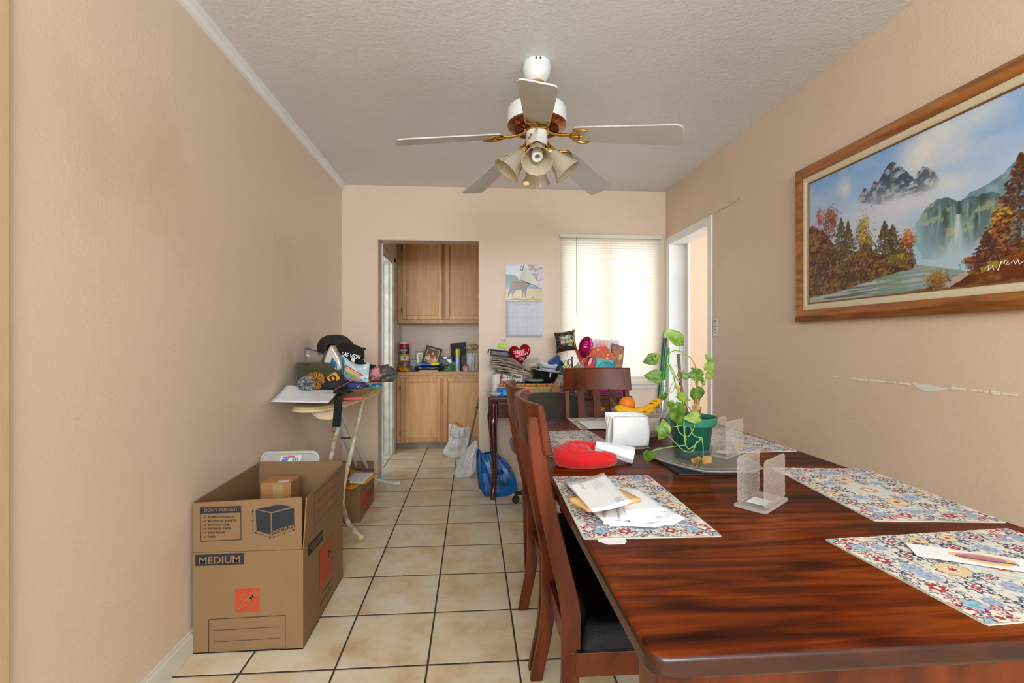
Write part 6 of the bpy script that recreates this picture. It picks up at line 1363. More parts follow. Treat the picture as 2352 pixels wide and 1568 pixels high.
pc = ony(704, 882, 2.70); pom('', '', pc-Vector((-.905, 2.93, ZB+.05)), .045, [yb_('grey_yarn', (120, 122, 130)), yb_('dark_grey_yarn', (55, 56, 62)), yb_('light_grey_yarn', (190, 192, 200))], 900, 2, parent=hb1)
Rg = Matrix.Rotation(math.radians(-22), 3, 'Y')
hb2 = hatbody('purple and black knit hat with gold pompom and D patch', (-.83, 2.88, ZB+.085), (.115, .075, .038), M('purple_knit', (58, 20, 62), .95, bump=.7, bs=160, c2=(24, 20, 24), var=.5, vs=10), R=Rg, seed=5, flat=5)
pc = ony(724, 874, 2.74); pom('', '', pc-Vector((-.83, 2.88, ZB+.085)), .050, [yb_('gold_yarn', (205, 140, 20)), yb_('maroon_yarn', (70, 18, 32)), yb_('bright_gold_yarn', (230, 170, 40))], 950, 6, parent=hb2)
pc = ony(766, 868, 2.795)-Vector((-.83, 2.88, ZB+.085)); Rp = Matrix.Rotation(math.radians(-35), 3, 'Y')
m = MB(); m.prism([tuple(v) for v in rrect(.062, .05, .008)], .004, pc, Rp @ Vector((1, 0, 0)), Rp @ Vector((0, 0, 1))); po = m.build('gold_patch', M('gold_patch', (215, 160, 35), .8), hb2)
m = MB(); m.text('D', .05, pc+Rp @ Vector((0, -.0052, -.018)), Rp @ Vector((1, 0, 0)), Rp @ Vector((0, 0, 1)), bold=.05); m.build('patch_letter', M('purple_letter', (60, 20, 66), .8), po, smooth=0)
# olive beanie: folded, two soft layers
ol = thing('olive_beanie', 'folded olive green knit beanie on top of the black knit hat', 'hat', (-.905, 2.90, .995))
m = MB(); blob(m, (0, 0, -.028), (.142, .08, .036), .06, 2, 2, 40, 22, sq=.5); m.build('folded_body', olive, ol, smooth=180)
m = MB(); blob(m, (-.005, -.004, .026), (.135, .084, .032), .05, 2, 4, 40, 22, sq=.45); o = m.build('cuff', olive, ol, smooth=180)
m = MB(); pz = Vector((-.085, -.092, .035))
for L in (((0, 0), (.006, .008), (.010, 0), (.014, .008), (.018, .001)), ((.022, .008), (.026, .0), (.03, .009)), ((.034, .001), (.038, .01), (.042, .002))): m.tube([pz+Vector((a, 0, b)) for a, b in L], .0012, 5)
m.build('small_script', M('black_stitch', (25, 25, 20), .8), o)
# zip bag
zb = thing('zip_bag', 'clear zip bag with blue seal leaning on the wall behind the beanie', 'bag', tuple(ony(722, 822, 3.05)))
m = MB(); m.grid(lambda u, v: (-.06+.17*u, .01*math.sin(u*6)+.006*math.sin(v*7), -.10+(.165-.05*u)*v), 12, 10); m.build('film', clear('zip_film', (170, 155, 140), .35, .1), zb, solid=.001, smooth=180)
m = MB(); m.tube([(-.055, 0, .062), (.0, .004, .048), (.06, -.004, .025), (.10, 0, .018)], .003, 6); m.build('blue_seal', M('zip_blue', (30, 50, 170), .4), zb)
# brown cap
bc = thing('baseball_cap', 'dark brown baseball cap resting on top of the pile', 'cap', tuple(ony(782, 794, 3.12)))
bm_ = M('faded_brown_cotton', (46, 38, 30), .9, var=.3, vs=12, bump=.3, bs=220)
def capmesh(w_, d_, h_, tilt):
    m = MB()
    def fn(u, v):
        a = u*2*PI; b = v*PI/2; r_ = math.cos(b)**.75; x, y = math.cos(a)*w_*r_, math.sin(a)*d_*r_; z = h_*math.sin(b)**.9
        return Vector((x-.02*math.sin(b), y, z+.004*mn.noise(Vector((x*20, y*20, z*20)))))
    m.grid(fn, 40, 14, cu=True); m.xf(Matrix.Rotation(tilt, 4, 'Y')); return m
m = capmesh(.118, .09, .118, math.radians(-8)); m.xf(Matrix.Translation((-.02, 0, -.045))); m.build('crown', bm_, bc, solid=.003, smooth=180)
def brim(L, W, curve, Mx):
    m = MB(); m.grid(lambda u, v: Vector(((.0+L*v*math.sqrt(max(0, 1-(2*u-1)**2*.85))), (2*u-1)*W*(1-.12*v), -curve*(2*u-1)**2+.01*v)), 17, 8); m.xf(Mx); return m
m = brim(.085, .072, .028, Matrix.Translation((.078, -.01, -.022)) @ Matrix.Rotation(math.radians(4), 4, 'Y')); m.build('brim', bm_, bc, solid=.004, smooth=180)
m = MB()
for k in range(7): m.line((.025+.006*k, -.062+.003*k, .052-.004*k+.002), (.032+.006*k, -.066+.003*k, .060-.004*k), .003, (0, -.6, .8), .003)
m.build('embroidery', M('grey_embroidery', (150, 150, 150), .8), bc, smooth=0)
# black cap with lettering
lv = thing('baseball_cap', 'black baseball cap lettered LAS VEGAS with starred brim', 'cap', tuple(ony(797, 808, 3.02)))
blkc = M('black_cotton', (16, 17, 20), .85, bump=.2, bs=260)
m = MB()
def lc_f(u, v):
    a = u*2*PI; b = v*PI/2; r_ = math.cos(b)**.6
    return Vector((math.cos(a)*.098*r_, math.sin(a)*.088*r_, .10*math.sin(b)**.85))
m.grid(lc_f, 40, 14, cu=True); MX = Matrix.Translation((-.0, .02, -.048)) @ Matrix.Rotation(math.radians(14), 4, 'Y'); m.xf(MX); m.build('crown', blkc, lv, solid=.003, smooth=180)
m = brim(.115, .078, .03, Matrix.Translation((.070, -.01, -.055)) @ Matrix.Rotation(math.radians(22), 4, 'Y')); bo = m.build('brim', blkc, lv, solid=.004, smooth=180)
def star(m, c, r, U_, V_, lift=.003):
    pts_ = [((r if k % 2 == 0 else r*.42)*math.sin(PI*k/5), (r if k % 2 == 0 else r*.42)*math.cos(PI*k/5)) for k in range(10)]
    m.prism(pts_, lift*.1, c, U_, V_)
m = MB(); star(m, (.135, -.05, -.066), .012, (.92, 0, -.38), (0, 1, .2)); star(m, (.165, -.03, -.074), .009, (.92, 0, -.38), (0, 1, .2)); star(m, (.11, -.03, -.048), .007, (.92, 0, -.38), (0, 1, .2)); m.build('star_print', M('star_white', (215, 215, 215), .8), bo)
m = MB()
def arc_text(s, x0, x1, z, h, up=.0):
    n_c = len(s); 
    for i, ch in enumerate(s):
        x = x0+(x1-x0)*(i+.5)/n_c; a = -PI/2+x/.098*.75; p_ = Vector((.093*math.cos(a)*1.06, .083*math.sin(a)*1.06+.0, z+up*x))
        U_ = Vector((-math.sin(a), math.cos(a), .12)); vs, fs = text2d(ch, .018, .15)
        m.text(ch, h, MX @ p_, (MX.to_3x3() @ U_), MX.to_3x3() @ Vector((0, .1, 1)), bold=.018, shear=.1, lift=.003)
arc_text('LAS VEGAS', -.028, .125, .024, .034)
m.prism([(-.012, .014), (.012, .014), (.012, -.002), (0, -.016), (-.012, -.002)], .001, MX @ Vector((.052, -.083, .012)), (.85, .5, -.2), (0, .1, 1)); m.build('lettering', M('white_embroidery', (235, 235, 235), .8), lv, smooth=0)
# cardboard piece behind the cap
p = ony(832, 812, 3.22)
T(MB().bb(-.013, .014, -.002, .002, -.10, .055).build('card_strip', M('orange_brown_card', (176, 116, 60), .7), loc=(p.x, 3.22, p.z-.01)), 'brown cardboard strip sticking up behind the black cap', 'cardboard')
# iron
irn = thing('steam_iron', 'silver-grey clothes iron standing on its heel beside the caps', 'iron', tuple(ony(770, 842, 2.86)), 0)
m = MB(); ip = [ony(a, b, 2.86)-Vector(irn.location) for a, b in ((746, 829), (752, 812), (761, 794), (766, 791), (772, 800), (783, 820), (790, 842), (786, 850), (760, 850))]
m.prism([(v.x, v.z) for v in ip], .07, (0, .03, 0), (1, 0, 0), (0, 0, 1)); m.build('body', M('iron_silver', (190, 188, 178), .3, .4), irn, bev=.012, bseg=4)
m = MB(); m.prism([(v.x*.98-.004, v.z) for v in ip[:4]]+[(ip[3].x-.012, ip[3].z-.004), (ip[0].x+.004, ip[0].z-.03)], .074, (-.006, .032, .002), (1, 0, 0), (0, 0, 1)); m.build('soleplate', M('soleplate_dark', (80, 72, 62), .3, .8), irn, bev=.002)
m = MB(); ip2 = [ony(a, b, 2.86)-Vector(irn.location) for a, b in ((768, 818), (779, 836), (779, 846), (764, 832))]; m.prism([(v.x, v.z) for v in ip2], .003, (0, -.042, 0), (1, 0, 0), (0, 0, 1)); m.build('blue_tank', M('iron_blue', (10, 90, 150), .3), irn)
# pale blue bag with rainbow
rb_ = thing('gift_pouch', 'pale blue plastic pouch printed with a rainbow and clouds', 'bag', tuple(ony(817, 852, 2.84)))
RP = Paint(110, 100, (176, 205, 216))
n_ = RP.noise(6, 6, 3, 4); RP.mix(np.clip((n_-.5)*3, 0, 1)*.4, (200, 220, 228))
RP.poly([(.0, .05), (.0, 1), (.1, .9), (.13, .6), (.08, .35), (.1, .05)], (20, 130, 160), 1, .03)
d2 = np.sqrt((RP.x-.22)**2+((RP.y-.02)*1.0)**2)
for r0, r1, c in ((.62, .68, (205, 60, 60)), (.54, .59, (225, 130, 60)), (.43, .51, (235, 190, 50)), (.34, .41, (120, 190, 90)), (.26, .32, (70, 180, 140))): RP.mix(((d2 > r0) & (d2 < r1) & (RP.x > .13) & (RP.y > .2))*1.0, c)
RP.dab(.8, .22, .13, .12, (232, 236, 240)); RP.dab(.9, .28, .1, .1, (232, 236, 240)); RP.dab(.42, .1, .2, .075, (225, 120, 30)); RP.dab(.42, .11, .15, .05, (240, 200, 60)); RP.dab(.75, .12, .1, .05, (225, 130, 60)); RP.dab(.88, .2, .04, .05, (70, 150, 210)); RP.dab(.45, .75, .04, .13, (235, 238, 242), 1, .6)
for k, (a, b, c, d) in enumerate(((.13, .05, .135, .2), (.2, .05, .22, .18))): pass
tl, tr2, bl_, br2 = (Vector(ony(*q_, 2.84))-Vector(rb_.location) for q_ in ((786, 815), (849, 833), (787, 874), (846, 878)))
RP.mesh('printed_film', colmat('shiny_print_film', .25), lambda u, v: tuple((bl_*(1-u)+br2*u)*(1-v)+(tl*(1-u)+tr2*u)*v+Vector((0, -.045*math.sin(u*PI)*math.sin(v*PI)**.7+.006*math.sin(u*14+v*5)*v, -.03*v*v*math.sin(u*PI)))), rb_)
m = MB(); m.grid(lambda u, v: (bl_*(1-u)+br2*u)*(1-v)+(tl*(1-u)+tr2*u)*v+Vector((0, .03*math.sin(u*PI)*math.sin(v*PI)+.001, -.03*v*v*math.sin(u*PI))), 14, 12); m.build('back_film', M('pale_blue_film', (176, 200, 208), .3), rb_, smooth=180)
m = MB(); vs_ = bl_+Vector((.025, -.035, .012)); m.text('LO', .034, vs_, (1, -.15, 0), (0, 0, 1), align='l', lift=.012); m.build('lettering', M('grey_letter', (110, 130, 140), .6), rb_, smooth=0)
# other bags at the far end
def bag(name, label, px, py, y, r, mat, seed, amp=.35, ridge=.5, flat=.8, cat='bag', sq=1, group=None, sc=3):
    p = ony(px, py, y); m = MB(); blob(m, (0, 0, 0), r, amp, sc, seed, 40, 26, ridge=ridge, flat=flat, sq=sq); return T(m.build(name, mat, loc=tuple(p), smooth=180), label, cat, group)
pp_ = bag('plastic_bag', 'clear bag of pink items at the right of the rainbow pouch', 859, 858, 3.05, (.04, .05, .055), M('pink_items_in_film', (205, 150, 150), .25, var=.4, vs=18, c2=(170, 60, 90)), 3)
bag('plastic_bag', 'dark grey crumpled plastic bag at the far end of the ironing board', 880, 860, 3.16, (.08, .08, .058), M('dark_grey_film', (84, 86, 82), .22, var=.3, vs=8), 8, .4, .6)
m = MB(); m.tube([(-.06, 0, -.02), (.05, -.01, .03)], .003, 6); T(m.build('wooden_stick', M('stick_tan', (205, 170, 130), .7), loc=tuple(ony(862, 870, 2.99))), 'thin wooden stick lying against the dark grey bag', 'stick')
T(MB().box((0, 0, 0), (.10, .08, .002), R=Matrix.Rotation(-.5, 3, 'Y') @ Matrix.Rotation(.5, 3, 'Z')).build('brown_envelope', M('brown_paper', (176, 118, 68), .7), loc=tuple(ony(786, 886, 2.72))), 'small brown envelope in front of the rainbow pouch', 'envelope')
bag('gloves', 'dark grey knit gloves beneath the patched purple hat', 762, 884, 2.80, (.075, .05, .026), M('charcoal_knit', (46, 46, 46), .95, var=.3, vs=20, bump=.5, bs=120), 6, .3, .3, cat='gloves', sq=.8)
bag('gloves', 'black glove with white piping at the edge of the ironing board', 788, 899, 2.70, (.046, .04, .012), M('black_glove', (18, 18, 20), .8), 9, .3, .3, cat='gloves', sq=.8)
bag('wipes_pack', 'dark purple pack with blue label in front of the rainbow pouch', 818, 885, 2.86, (.055, .05, .022), M('dark_purple_pack', (42, 24, 78), .3, var=.5, vs=14, c2=(30, 90, 160)), 4, .15, .2, cat='pack', sq=.6)
bag('wipes_pack', 'silver and blue pack stacked on the dark purple pack', 822, 876, 2.92, (.055, .04, .014), M('silver_blue_pack', (170, 185, 195), .3, var=.8, vs=22, c2=(20, 90, 180)), 5, .15, .2, cat='pack', sq=.6)
p = ony(811, 897, 2.78); T(MB().box((0, 0, 0), (.105, .05, .016), rz=.18).build('small_box', M('coral_red_box', (205, 60, 76), .4), loc=(p.x, p.y, ZB+.011), bev=.002), 'flat coral red box on the ironing board edge', 'box')
gg = thing('swim_goggles', 'blue and green swim goggles with purple strap on the ironing board', 'goggles', tuple(ony(854, 885, 2.96)))
m = MB(); blob(m, (.03, 0, 0), (.034, .022, .012), .15, 3, 1, 20, 12); m.build('blue_lens', M('goggle_blue', (25, 90, 170), .2), gg)
m = MB(); blob(m, (.022, -.012, -.008), (.036, .018, .01), .15, 3, 2, 20, 12); m.build('green_lens', M('goggle_green', (50, 150, 110), .2), gg)
m = MB(); m.tube([(-.005, 0, 0), (-.03, -.004, -.004), (-.055, 0, .004), (-.07, .01, .006)], [.006, .009, .009, .006], 8); m.build('purple_strap', M('strap_purple', (80, 30, 150), .4), gg)
m = MB(); m.tube([(-.008, -.006, -.006), (-.012, -.006, .01)], .005, 8); m.build('teal_clip', M('clip_teal', (40, 190, 190), .4), gg)
# hanging black face mask
p = ony(778, 947, 2.58); fm = thing('face_mask', 'black pleated face mask hanging from the ironing board edge', 'mask', tuple(p))
m = MB(); m.grid(lambda u, v: (-.021+.042*u+.010*(1-v)*0-.012*(1-v), -.004*math.sin(u*PI)-.0025*abs(math.sin(u*PI*3)), -.075+.15*v), 16, 12); m.build('pleated_cloth', M('black_mask_cloth', (20, 20, 22), .9, bump=.3, bs=200), fm, solid=.0015, smooth=30)
m = MB(); m.tube(spline([(-.026, 0, .074), (-.022, .004, .096), (-.010, .006, .098), (-.004, 0, .076)], 4), .0012, 5); m.tube(spline([(-.03, 0, -.074), (-.037, 0, -.094), (-.024, 0, -.104), (-.014, 0, -.094), (-.016, 0, -.074)], 4), .0012, 5); m.build('ear_loop', M('elastic_black', (24, 24, 26), .8), fm)
# ============================================================= DESK
DXL, DXR, DYF, DYB, DZ_ = .115, 1.20, 3.455, 3.885, .757
dkw = woodmat('dark_cherry_gloss', (84, 26, 18), (48, 12, 10), (2, 6, 6), .22, coat=.5, ring=2)
ds = thing('writing_desk', 'dark cherry desk with curved legs and brass pulls under the window', 'desk', (.6575, 3.67, 0))
w2, l2 = (DXR-DXL)/2, (DYB-DYF)/2
m = MB(); m.prism(rrect(2*w2, 2*l2, .012, 3), .022, (0, 0, DZ_-.022)); m.build('desktop', dkw, ds, bev=.005, bseg=3)
m = MB(); m.prism(rrect(2*w2-.03, 2*l2-.02, .01, 3), .012, (0, 0, DZ_-.034)); m.build('top_moulding', dkw, ds, bev=.003)
m = MB(); m.bb(-w2+.03, w2-.03, -l2+.03, l2-.01, DZ_-.16, DZ_-.034); m.build('case', dkw, ds, bev=.002)
for x0, x1 in ((-w2+.07, -.14), (-.12, .12), (.14, w2-.07)):
    d_ = MB().bb(x0, x1, -l2+.018, -l2+.03, DZ_-.15, DZ_-.05).build('drawer', dkw, ds, bev=.004)
    cx = (x0+x1)/2
    mm = MB(); mm.prism([(-.03, 0), (-.018, .012), (-.008, .009), (0, .018), (.008, .009), (.018, .012), (.03, 0), (.018, -.010), (0, -.016), (-.018, -.010)], .002, (cx, -l2+.0175, DZ_-.098), (1, 0, 0), (0, 0, 1))
    po = mm.build('brass_backplate', brass, d_)
    mm = MB(); mm.tube(spline([(cx-.022, -l2+.012, DZ_-.096), (cx-.018, -l2+.002, DZ_-.115), (cx, -l2-.002, DZ_-.122), (cx+.018, -l2+.002, DZ_-.115), (cx+.022, -l2+.012, DZ_-.096)], 4), .0022, 6); mm.build('bail_pull', brass, po)
for sx in (-1, 1):
    for sy in (-1, 1):
        cx, cy = sx*(w2-.04), sy*(l2-.035)-.0
        P_ = spline([(cx, cy, DZ_-.035), (cx, cy, .60), (cx+sx*.006, cy+sy*.006, .54), (cx-sx*.004, cy-sy*.004, .35), (cx-sx*.004, cy-sy*.004, .12), (cx+sx*.004, cy+sy*.004, .05), (cx+sx*.006, cy+sy*.008, .012), (cx+sx*.006, cy+sy*.008, 0)], 4)
        n = len(P_); rr = []
        for p_ in P_:
            z = p_.z; rr.append(.030 if z > .56 else .024+.006*math.sin(max(0, (z-.4)/.16)*PI/2) if z > .4 else .019+.005*(z-.12)/.28 if z > .12 else .019+.009*(1-z/.12) if z > .03 else .024)
        m = MB(); m.tube(P_, rr, 14); m.build('leg', dkw, ds, smooth=180)
ZD = DZ_+.0008
def D(px, y): return ony(px, 900, y).x
# -- left end: shell dish, white canister, toy block
m = MB(); m.lathe([(.0, .002), (.03, .002), (.045, .018), (.052, .03), (.05, .032), (.042, .02), (.0, .006)], 32, sx=1.0, rip=lambda j, a: .06*math.cos(9*a)); T(m.build('shell_dish', M('pearl_glass', (196, 198, 190), .25, var=.2, vs=20), loc=(.167, 3.50, ZD), smooth=180), 'pale scalloped glass dish at the left front corner of the desk', 'dish')
m = MB(); m.lathe([(0, 0), (.028, 0), (.032, .005), (.036, .15), (.034, .155), (0, .156)], 28); T(m.build('white_canister', M('white_canister_plastic', (216, 212, 208), .4), loc=(.175, 3.585, ZD)), 'tall narrow white canister at the left end of the desk', 'canister')
tb_ = thing('toy_block', 'bright blue and cyan plastic toy on the left front of the desk', 'toy', (.215, 3.495, ZD), .1)
m = MB(); m.bb(-.032, .008, -.02, .03, 0, .06); m.bb(-.032, .02, -.02, .03, 0, .012).bb(-.032, .03, -.02, .03, .05, .062); m.build('blue_body', M('toy_blue', (10, 110, 215), .3), tb_, bev=.003)
m = MB(); m.prism([(0, 0), (.03, 0), (.036, .018), (.03, .022), (.036, .04), (.0, .046)], .035, (.008, .016, .008), (1, 0, 0), (0, 0, 1)); m.build('cyan_piece', M('toy_cyan', (20, 180, 225), .3), tb_, bev=.002)
m = MB(); m.bb(-.014, -.004, -.0225, -.02, .01, .045); m.build('dark_slot', M('toy_dark', (30, 30, 60), .5), tb_)
# white pierced basket
pb = thing('pierced_basket', 'white pierced plastic basket beneath the newspapers', 'basket', (.285, 3.79, ZD))
m = MB(); m.bb(-.11, .11, -.08, -.074, .0, .155).bb(-.11, .11, .072, .078, .0, .155).bb(-.11, -.104, -.074, .072, .0, .155).bb(.104, .11, -.074, .072, .0, .155).bb(-.104, .104, -.074, .072, 0, .006); m.build('basket_body', M('basket_white', (222, 220, 216), .4), pb, bev=.002)
for j in range(3):
    m = MB()
    for k in range(10): m.bb(-.088+k*.0195-.004, -.088+k*.0195+.004, -.0812, -.0795, .06+j*.03, .068+j*.03)
    m.build('row_of_holes', M('hole_dark', (45, 42, 40), .8), pb)
# newspapers
newsm = M('newsprint', (176, 162, 144), .85, var=.35, vs=35, c2=(110, 100, 92))
rr = random.Random(8)
m = MB()
G = 'stack of newspapers and flyers on the desk'
cols = [M('newsprint', (1, 1, 1)), M('newsprint_tan', (190, 168, 140), .85, var=.3, vs=30), M('flyer_olive', (132, 122, 84), .5, var=.6, vs=20, c2=(80, 84, 74)), M('newsprint_grey', (150, 145, 140), .8, var=.3, vs=40)]
desc = ['lowest flyer with olive edge', 'folded tan newspaper second from the bottom', 'grey newspaper third from the bottom', 'tan newspaper in the middle', 'thick folded newspaper above the middle', 'newspaper with torn edge second from the top', 'colourful glossy flyer topmost']
nf_c = [cols[2], cols[1], cols[3], cols[1], cols[0], cols[0], M('flyer_colour', (70, 90, 120), .35, var=.9, vs=26, c2=(190, 175, 70))]
for k in range(7):
    z0 = .935+.0145*k+rr.uniform(-.004, .004); x0 = .165+rr.uniform(-.03, .02)-(.02 if k == 6 else 0); x1 = .50+rr.uniform(-.07, .02)-(.05 if k == 6 else .06 if k == 0 else 0); drop = .045+.004*k; thk = .007+.004*rr.random()
    mb = MB(); sd_ = rr.random()*9
    def nf(u, v, k=k, z0=z0, x0=x0, x1=x1, drop=drop, sd_=sd_):
        return Vector((x0+(x1-x0)*u+.014*mn.noise(Vector((0, v*4, sd_)))+.02*math.sin(sd_)*(v-.5), 3.66+.17*v+.012*math.sin(sd_*3), z0-drop*u**(1.0+.25*k)*(1+.05*k)+.006*mn.noise(Vector((u*5, v*3, sd_)))+.004*math.sin(u*5+sd_)))
    mb.grid(nf, 14, 6); T(mb.build('newspaper', nf_c[k], solid=thk), desc[k]+' of the newspaper pile on the desk', 'newspaper', G)
# black tray
bt = thing('black_tray', 'black plastic tray lying on top of the newspaper pile', 'tray', (.235, 3.74, 1.054), 0, rot=(0, math.radians(5.5), 0))
bp_ = M('black_shiny_plastic', (24, 26, 30), .25)
m = MB(); m.bb(-.095, .115, -.07, .07, -.008, 0).bb(-.095, .115, -.07, -.064, -.0, .034).bb(-.095, .115, .064, .07, 0, .034).bb(.109, .115, -.07, .07, 0, .034); m.build('tray_body', bp_, bt, bev=.003)
m = MB(); m.tube(spline([(-.118, -.07, .012), (-.116, -.07, .03), (-.1, -.07, .04), (.0, -.07, .038), (.115, -.07, .036)], 4), .005, 8); m.build('tray_rim', bp_, bt)
# wicker basket
wk = M('woven_straw', (214, 176, 108), .6, var=.3, vs=60, bump=.3, bs=100); bam_ = M('bamboo_rim', (206, 136, 66), .4, var=.2, vs=20); brn = M('brown_cane', (156, 78, 36), .5)
wb = thing('wicker_basket', 'rectangular woven bamboo basket holding pans on the desk', 'basket', (.40, 3.62, ZD))
BX, BY, bh = .195, .085, .082
m = MB(); nu = 44
def bpt(u, z, off=0):
    per = [(-BX, -BY), (BX, -BY), (BX, BY), (-BX, BY), (-BX, -BY)]; L_ = [2*BX, 2*BY, 2*BX, 2*BY]; tot = sum(L_); d_ = (u % 1)*tot
    for (a, b), l_ in zip(zip(per, per[1:]), L_):
        if d_ <= l_: t = d_/l_; break
        d_ -= l_
    k = .86+.14*z/bh; p_ = Vector((a[0]+(b[0]-a[0])*t, a[1]+(b[1]-a[1])*t, 0)); nrm = Vector((p_.x/BX, p_.y/BY, 0)); 
    return Vector((p_.x*k, p_.y*k, z))+nrm*off
for j in range(7):
    z = .006+j*.0115
    m.tube([bpt(i/132, z, .003*(1 if ((i//3)+j) % 2 else -1)) for i in range(133)], .0055, 5)
wo = m.build('woven_sides', wk, wb)
m = MB()
for i in range(44): m.tube([bpt(i/44, .0, 0), bpt(i/44, bh, 0)], .003, 5)
m.build('stakes', wk, wb)
MB().bb(-BX*.86, BX*.86, -BY*.86, BY*.86, 0, .006).build('bottom', wk, wb)
m = MB(); m.tube([bpt(i/48, bh, .004) for i in range(49)], .0095, 8); m.build('rim', bam_, wb)
m = MB()
for i in range(14):
    a = bpt(i/14+.02, bh, .004); b = bpt(i/14+.03, bh, .004); m.tube([a, b], .0112, 8)
m.build('rim_binding', brn, wb)
for s in (-1, 1):
    m = MB(); m.tube(spline([(s*BX*.98, -.05, bh), (s*(BX+.014-(.02 if s < 0 else -.01)), -.045, bh+.055), (s*(BX+.02-(.04 if s < 0 else -.02)), -.02, bh+.075), (s*(BX+.0), .05, bh)], 4), .005, 8); m.build('handle', brn, wb)
m = MB(); m.bb(-.15, -.02, -.05, .05, .01, .088); T(m.build('small_carton', M('tan_carton', (178, 134, 80), .7), loc=(.40, 3.63, ZD)), 'tan carton inside the wicker basket at its left end', 'box')
T(MB().bb(-.05, .05, -.02, .02, 0, .008).build('black_case', bp_, loc=(.355, 3.60, ZD+.09), bev=.002), 'flat black case lying on the tan carton', 'case')
T(MB().box((0, 0, .022), (.03, .02, .05)).build('small_red_box', M('red_toy_box', (196, 30, 50), .4), loc=(.405, 3.485, ZD-.0), rot=(0, 0, .1), bev=.002), 'small red box in front of the wicker basket', 'box')
# black tub with grey lid in basket
bl2 = thing('lidded_tub', 'round black tub with clear grey lid inside the wicker basket', 'tub', (.475, 3.60, ZD+.048))
m = MB(); m.lathe([(.0, 0), (.055, 0), (.07, .055), (.074, .058)], 40); m.build('tub', M('black_tub', (32, 32, 34), .35), bl2)
m = MB(); m.lathe([(.076, .058), (.082, .062), (.082, .072), (.07, .078), (.06, .074), (.0, .074)], 40); m.build('lid', M('smoky_lid', (120, 124, 124), .25), bl2)
# black bowl with white tub, tilted
Rb = (math.radians(4), math.radians(7), 0)
bb_ = thing('mixing_bowl', 'large black bowl tilted over the right end of the wicker basket', 'bowl', tuple(ony(1249, 878, 3.64)), rot=Rb)
m = MB(); m.lathe([(.0, 0), (.07, 0), (.085, .012), (.105, .065), (.112, .10), (.114, .102), (.108, .102), (.10, .065), (.08, .016), (.0, .006)], 56); m.build('bowl', bp_, bb_)
m = MB(); m.lathe([(.112, .100), (.118, .102), (.118, .108), (.112, .109), (.109, .104)], 56); m.build('rim', M('bowl_rim_grey', (165, 168, 170), .3), bb_)
m = MB(); m.line((.022, -.108, .062), (.024, -.114, .098), .012, (0.1, -1, -.2), .003); m.build('sticker', M('bowl_sticker', (205, 205, 195), .5), bb_)
p = ony(1257, 851, 3.66)
wt = thing('plastic_tub', 'white plastic food tub with blue print nested above the black bowl', 'tub', tuple(p), rot=Rb)
m = MB(); m.lathe([(.0, 0), (.06, 0), (.073, .048), (.079, .05), (.079, .056), (.074, .058), (.068, .05), (.056, .006), (0, .004)], 48); m.build('tub', M('tub_white', (222, 224, 228), .35), wt)
m = MB(); 
for k in range(20):
    a = -2.5+.09*k; rr_ = .0695; m.line((rr_*math.cos(a), rr_*math.sin(a), .028+.004*math.sin(k*2.1)), (rr_*math.cos(a+.055), rr_*math.sin(a+.055), .029), .009, (math.cos(a), math.sin(a), -.2), .0008)
m.build('blue_print', M('blue_tub_print', (50, 70, 160), .5), wt, smooth=0)
# blue cup, tipped over
cpx = thing('blue_cup', 'blue ceramic cup tipped on its side behind the bowls', 'cup', tuple(ony(1275, 834, 3.74)), rot=(math.radians(20), math.radians(-125+180), math.radians(10)))
m = MB(); m.lathe([(.0, -.05), (.04, -.05), (.045, -.044), (.052, .05), (.055, .055), (.05, .055), (.04, -.04), (.0, -.042)], 36); m.build('cup', M('blue_glaze', (40, 84, 150), .2, coat=.3), cpx)
# heart balloon
def balloon_mat(n, c, c2): return M(n, c, .16, .65, var=.2, vs=6, c2=c2)
hb = thing('heart_balloon', 'red foil heart balloon reading Happy Valentine\'s Day', 'balloon', tuple(ony(1195, 815, 3.60)), rot=(0, math.radians(-9), 0))
def heart(t, s): return (s*.95*math.sin(t)**3, s*(13*math.cos(t)-5*math.cos(2*t)-2*math.cos(3*t)-math.cos(4*t))/16+s*.12)
def hp(u, v, sgn):
    t = u*2*PI; x, z = heart(t, .087); k = v
    return Vector((x*k, sgn*.034*(1-k**2.4)**.7, z*k))+Vector((0, .0, 0))
m = MB()
for sgn in (-1, 1): m.grid(lambda u, v: hp(u, v, sgn), 64, 14, cu=True)
m.build('foil', balloon_mat('red_foil', (176, 20, 44), (130, 10, 30)), hb, smooth=180)
m = MB(); pts = []
for k in range(97):
    x, z = heart(2*PI*k/96, .088); q_ = 1+.012*math.sin(k*1.9); pts.append((x*q_, 0, z*q_))
m.tube(pts, .0035, 5, flat=.4); m.tube([(0, 0, -.088), (.003, 0, -.10)], [.004, .006], 6); m.build('seam', balloon_mat('dark_red_foil', (140, 14, 34), (110, 8, 26)), hb)
m = MB()
for s, z, w__, x in (('Happy', .022, .075, .0), ("Valentine's", -.008, .098, .008), ('Day', -.038, .044, .008)):
    vs, fs = text2d(s, .006, .25); x0 = min(v[0] for v in vs); x1 = max(v[0] for v in vs); sc = w__/(x1-x0); R_ = []
    for a, b in vs:
        xx = x+(a-(x0+x1)/2)*sc; zz = z+b*sc*(1.25 if s != 'Happy' else 1.25)+.12*xx; R_.append((xx, -.034*(1-min(.98, (math.hypot(xx, zz-.01)/.085))**2.4)**.7-.003, zz))
    m.add(R_, fs)
for x, z, s in ((-.046, .034, .006), (.05, -.018, .006), (-.048, .02, .003)):
    m.add([(x+heart(2*PI*k/20, s)[0], -.032*(1-(math.hypot(x, z)/.085)**2.4)**.7-.0035, z+heart(2*PI*k/20, s)[1]) for k in range(20)], [tuple(range(20))])
m.build('lettering', M('balloon_white', (235, 230, 232), .5), hb, smooth=0)
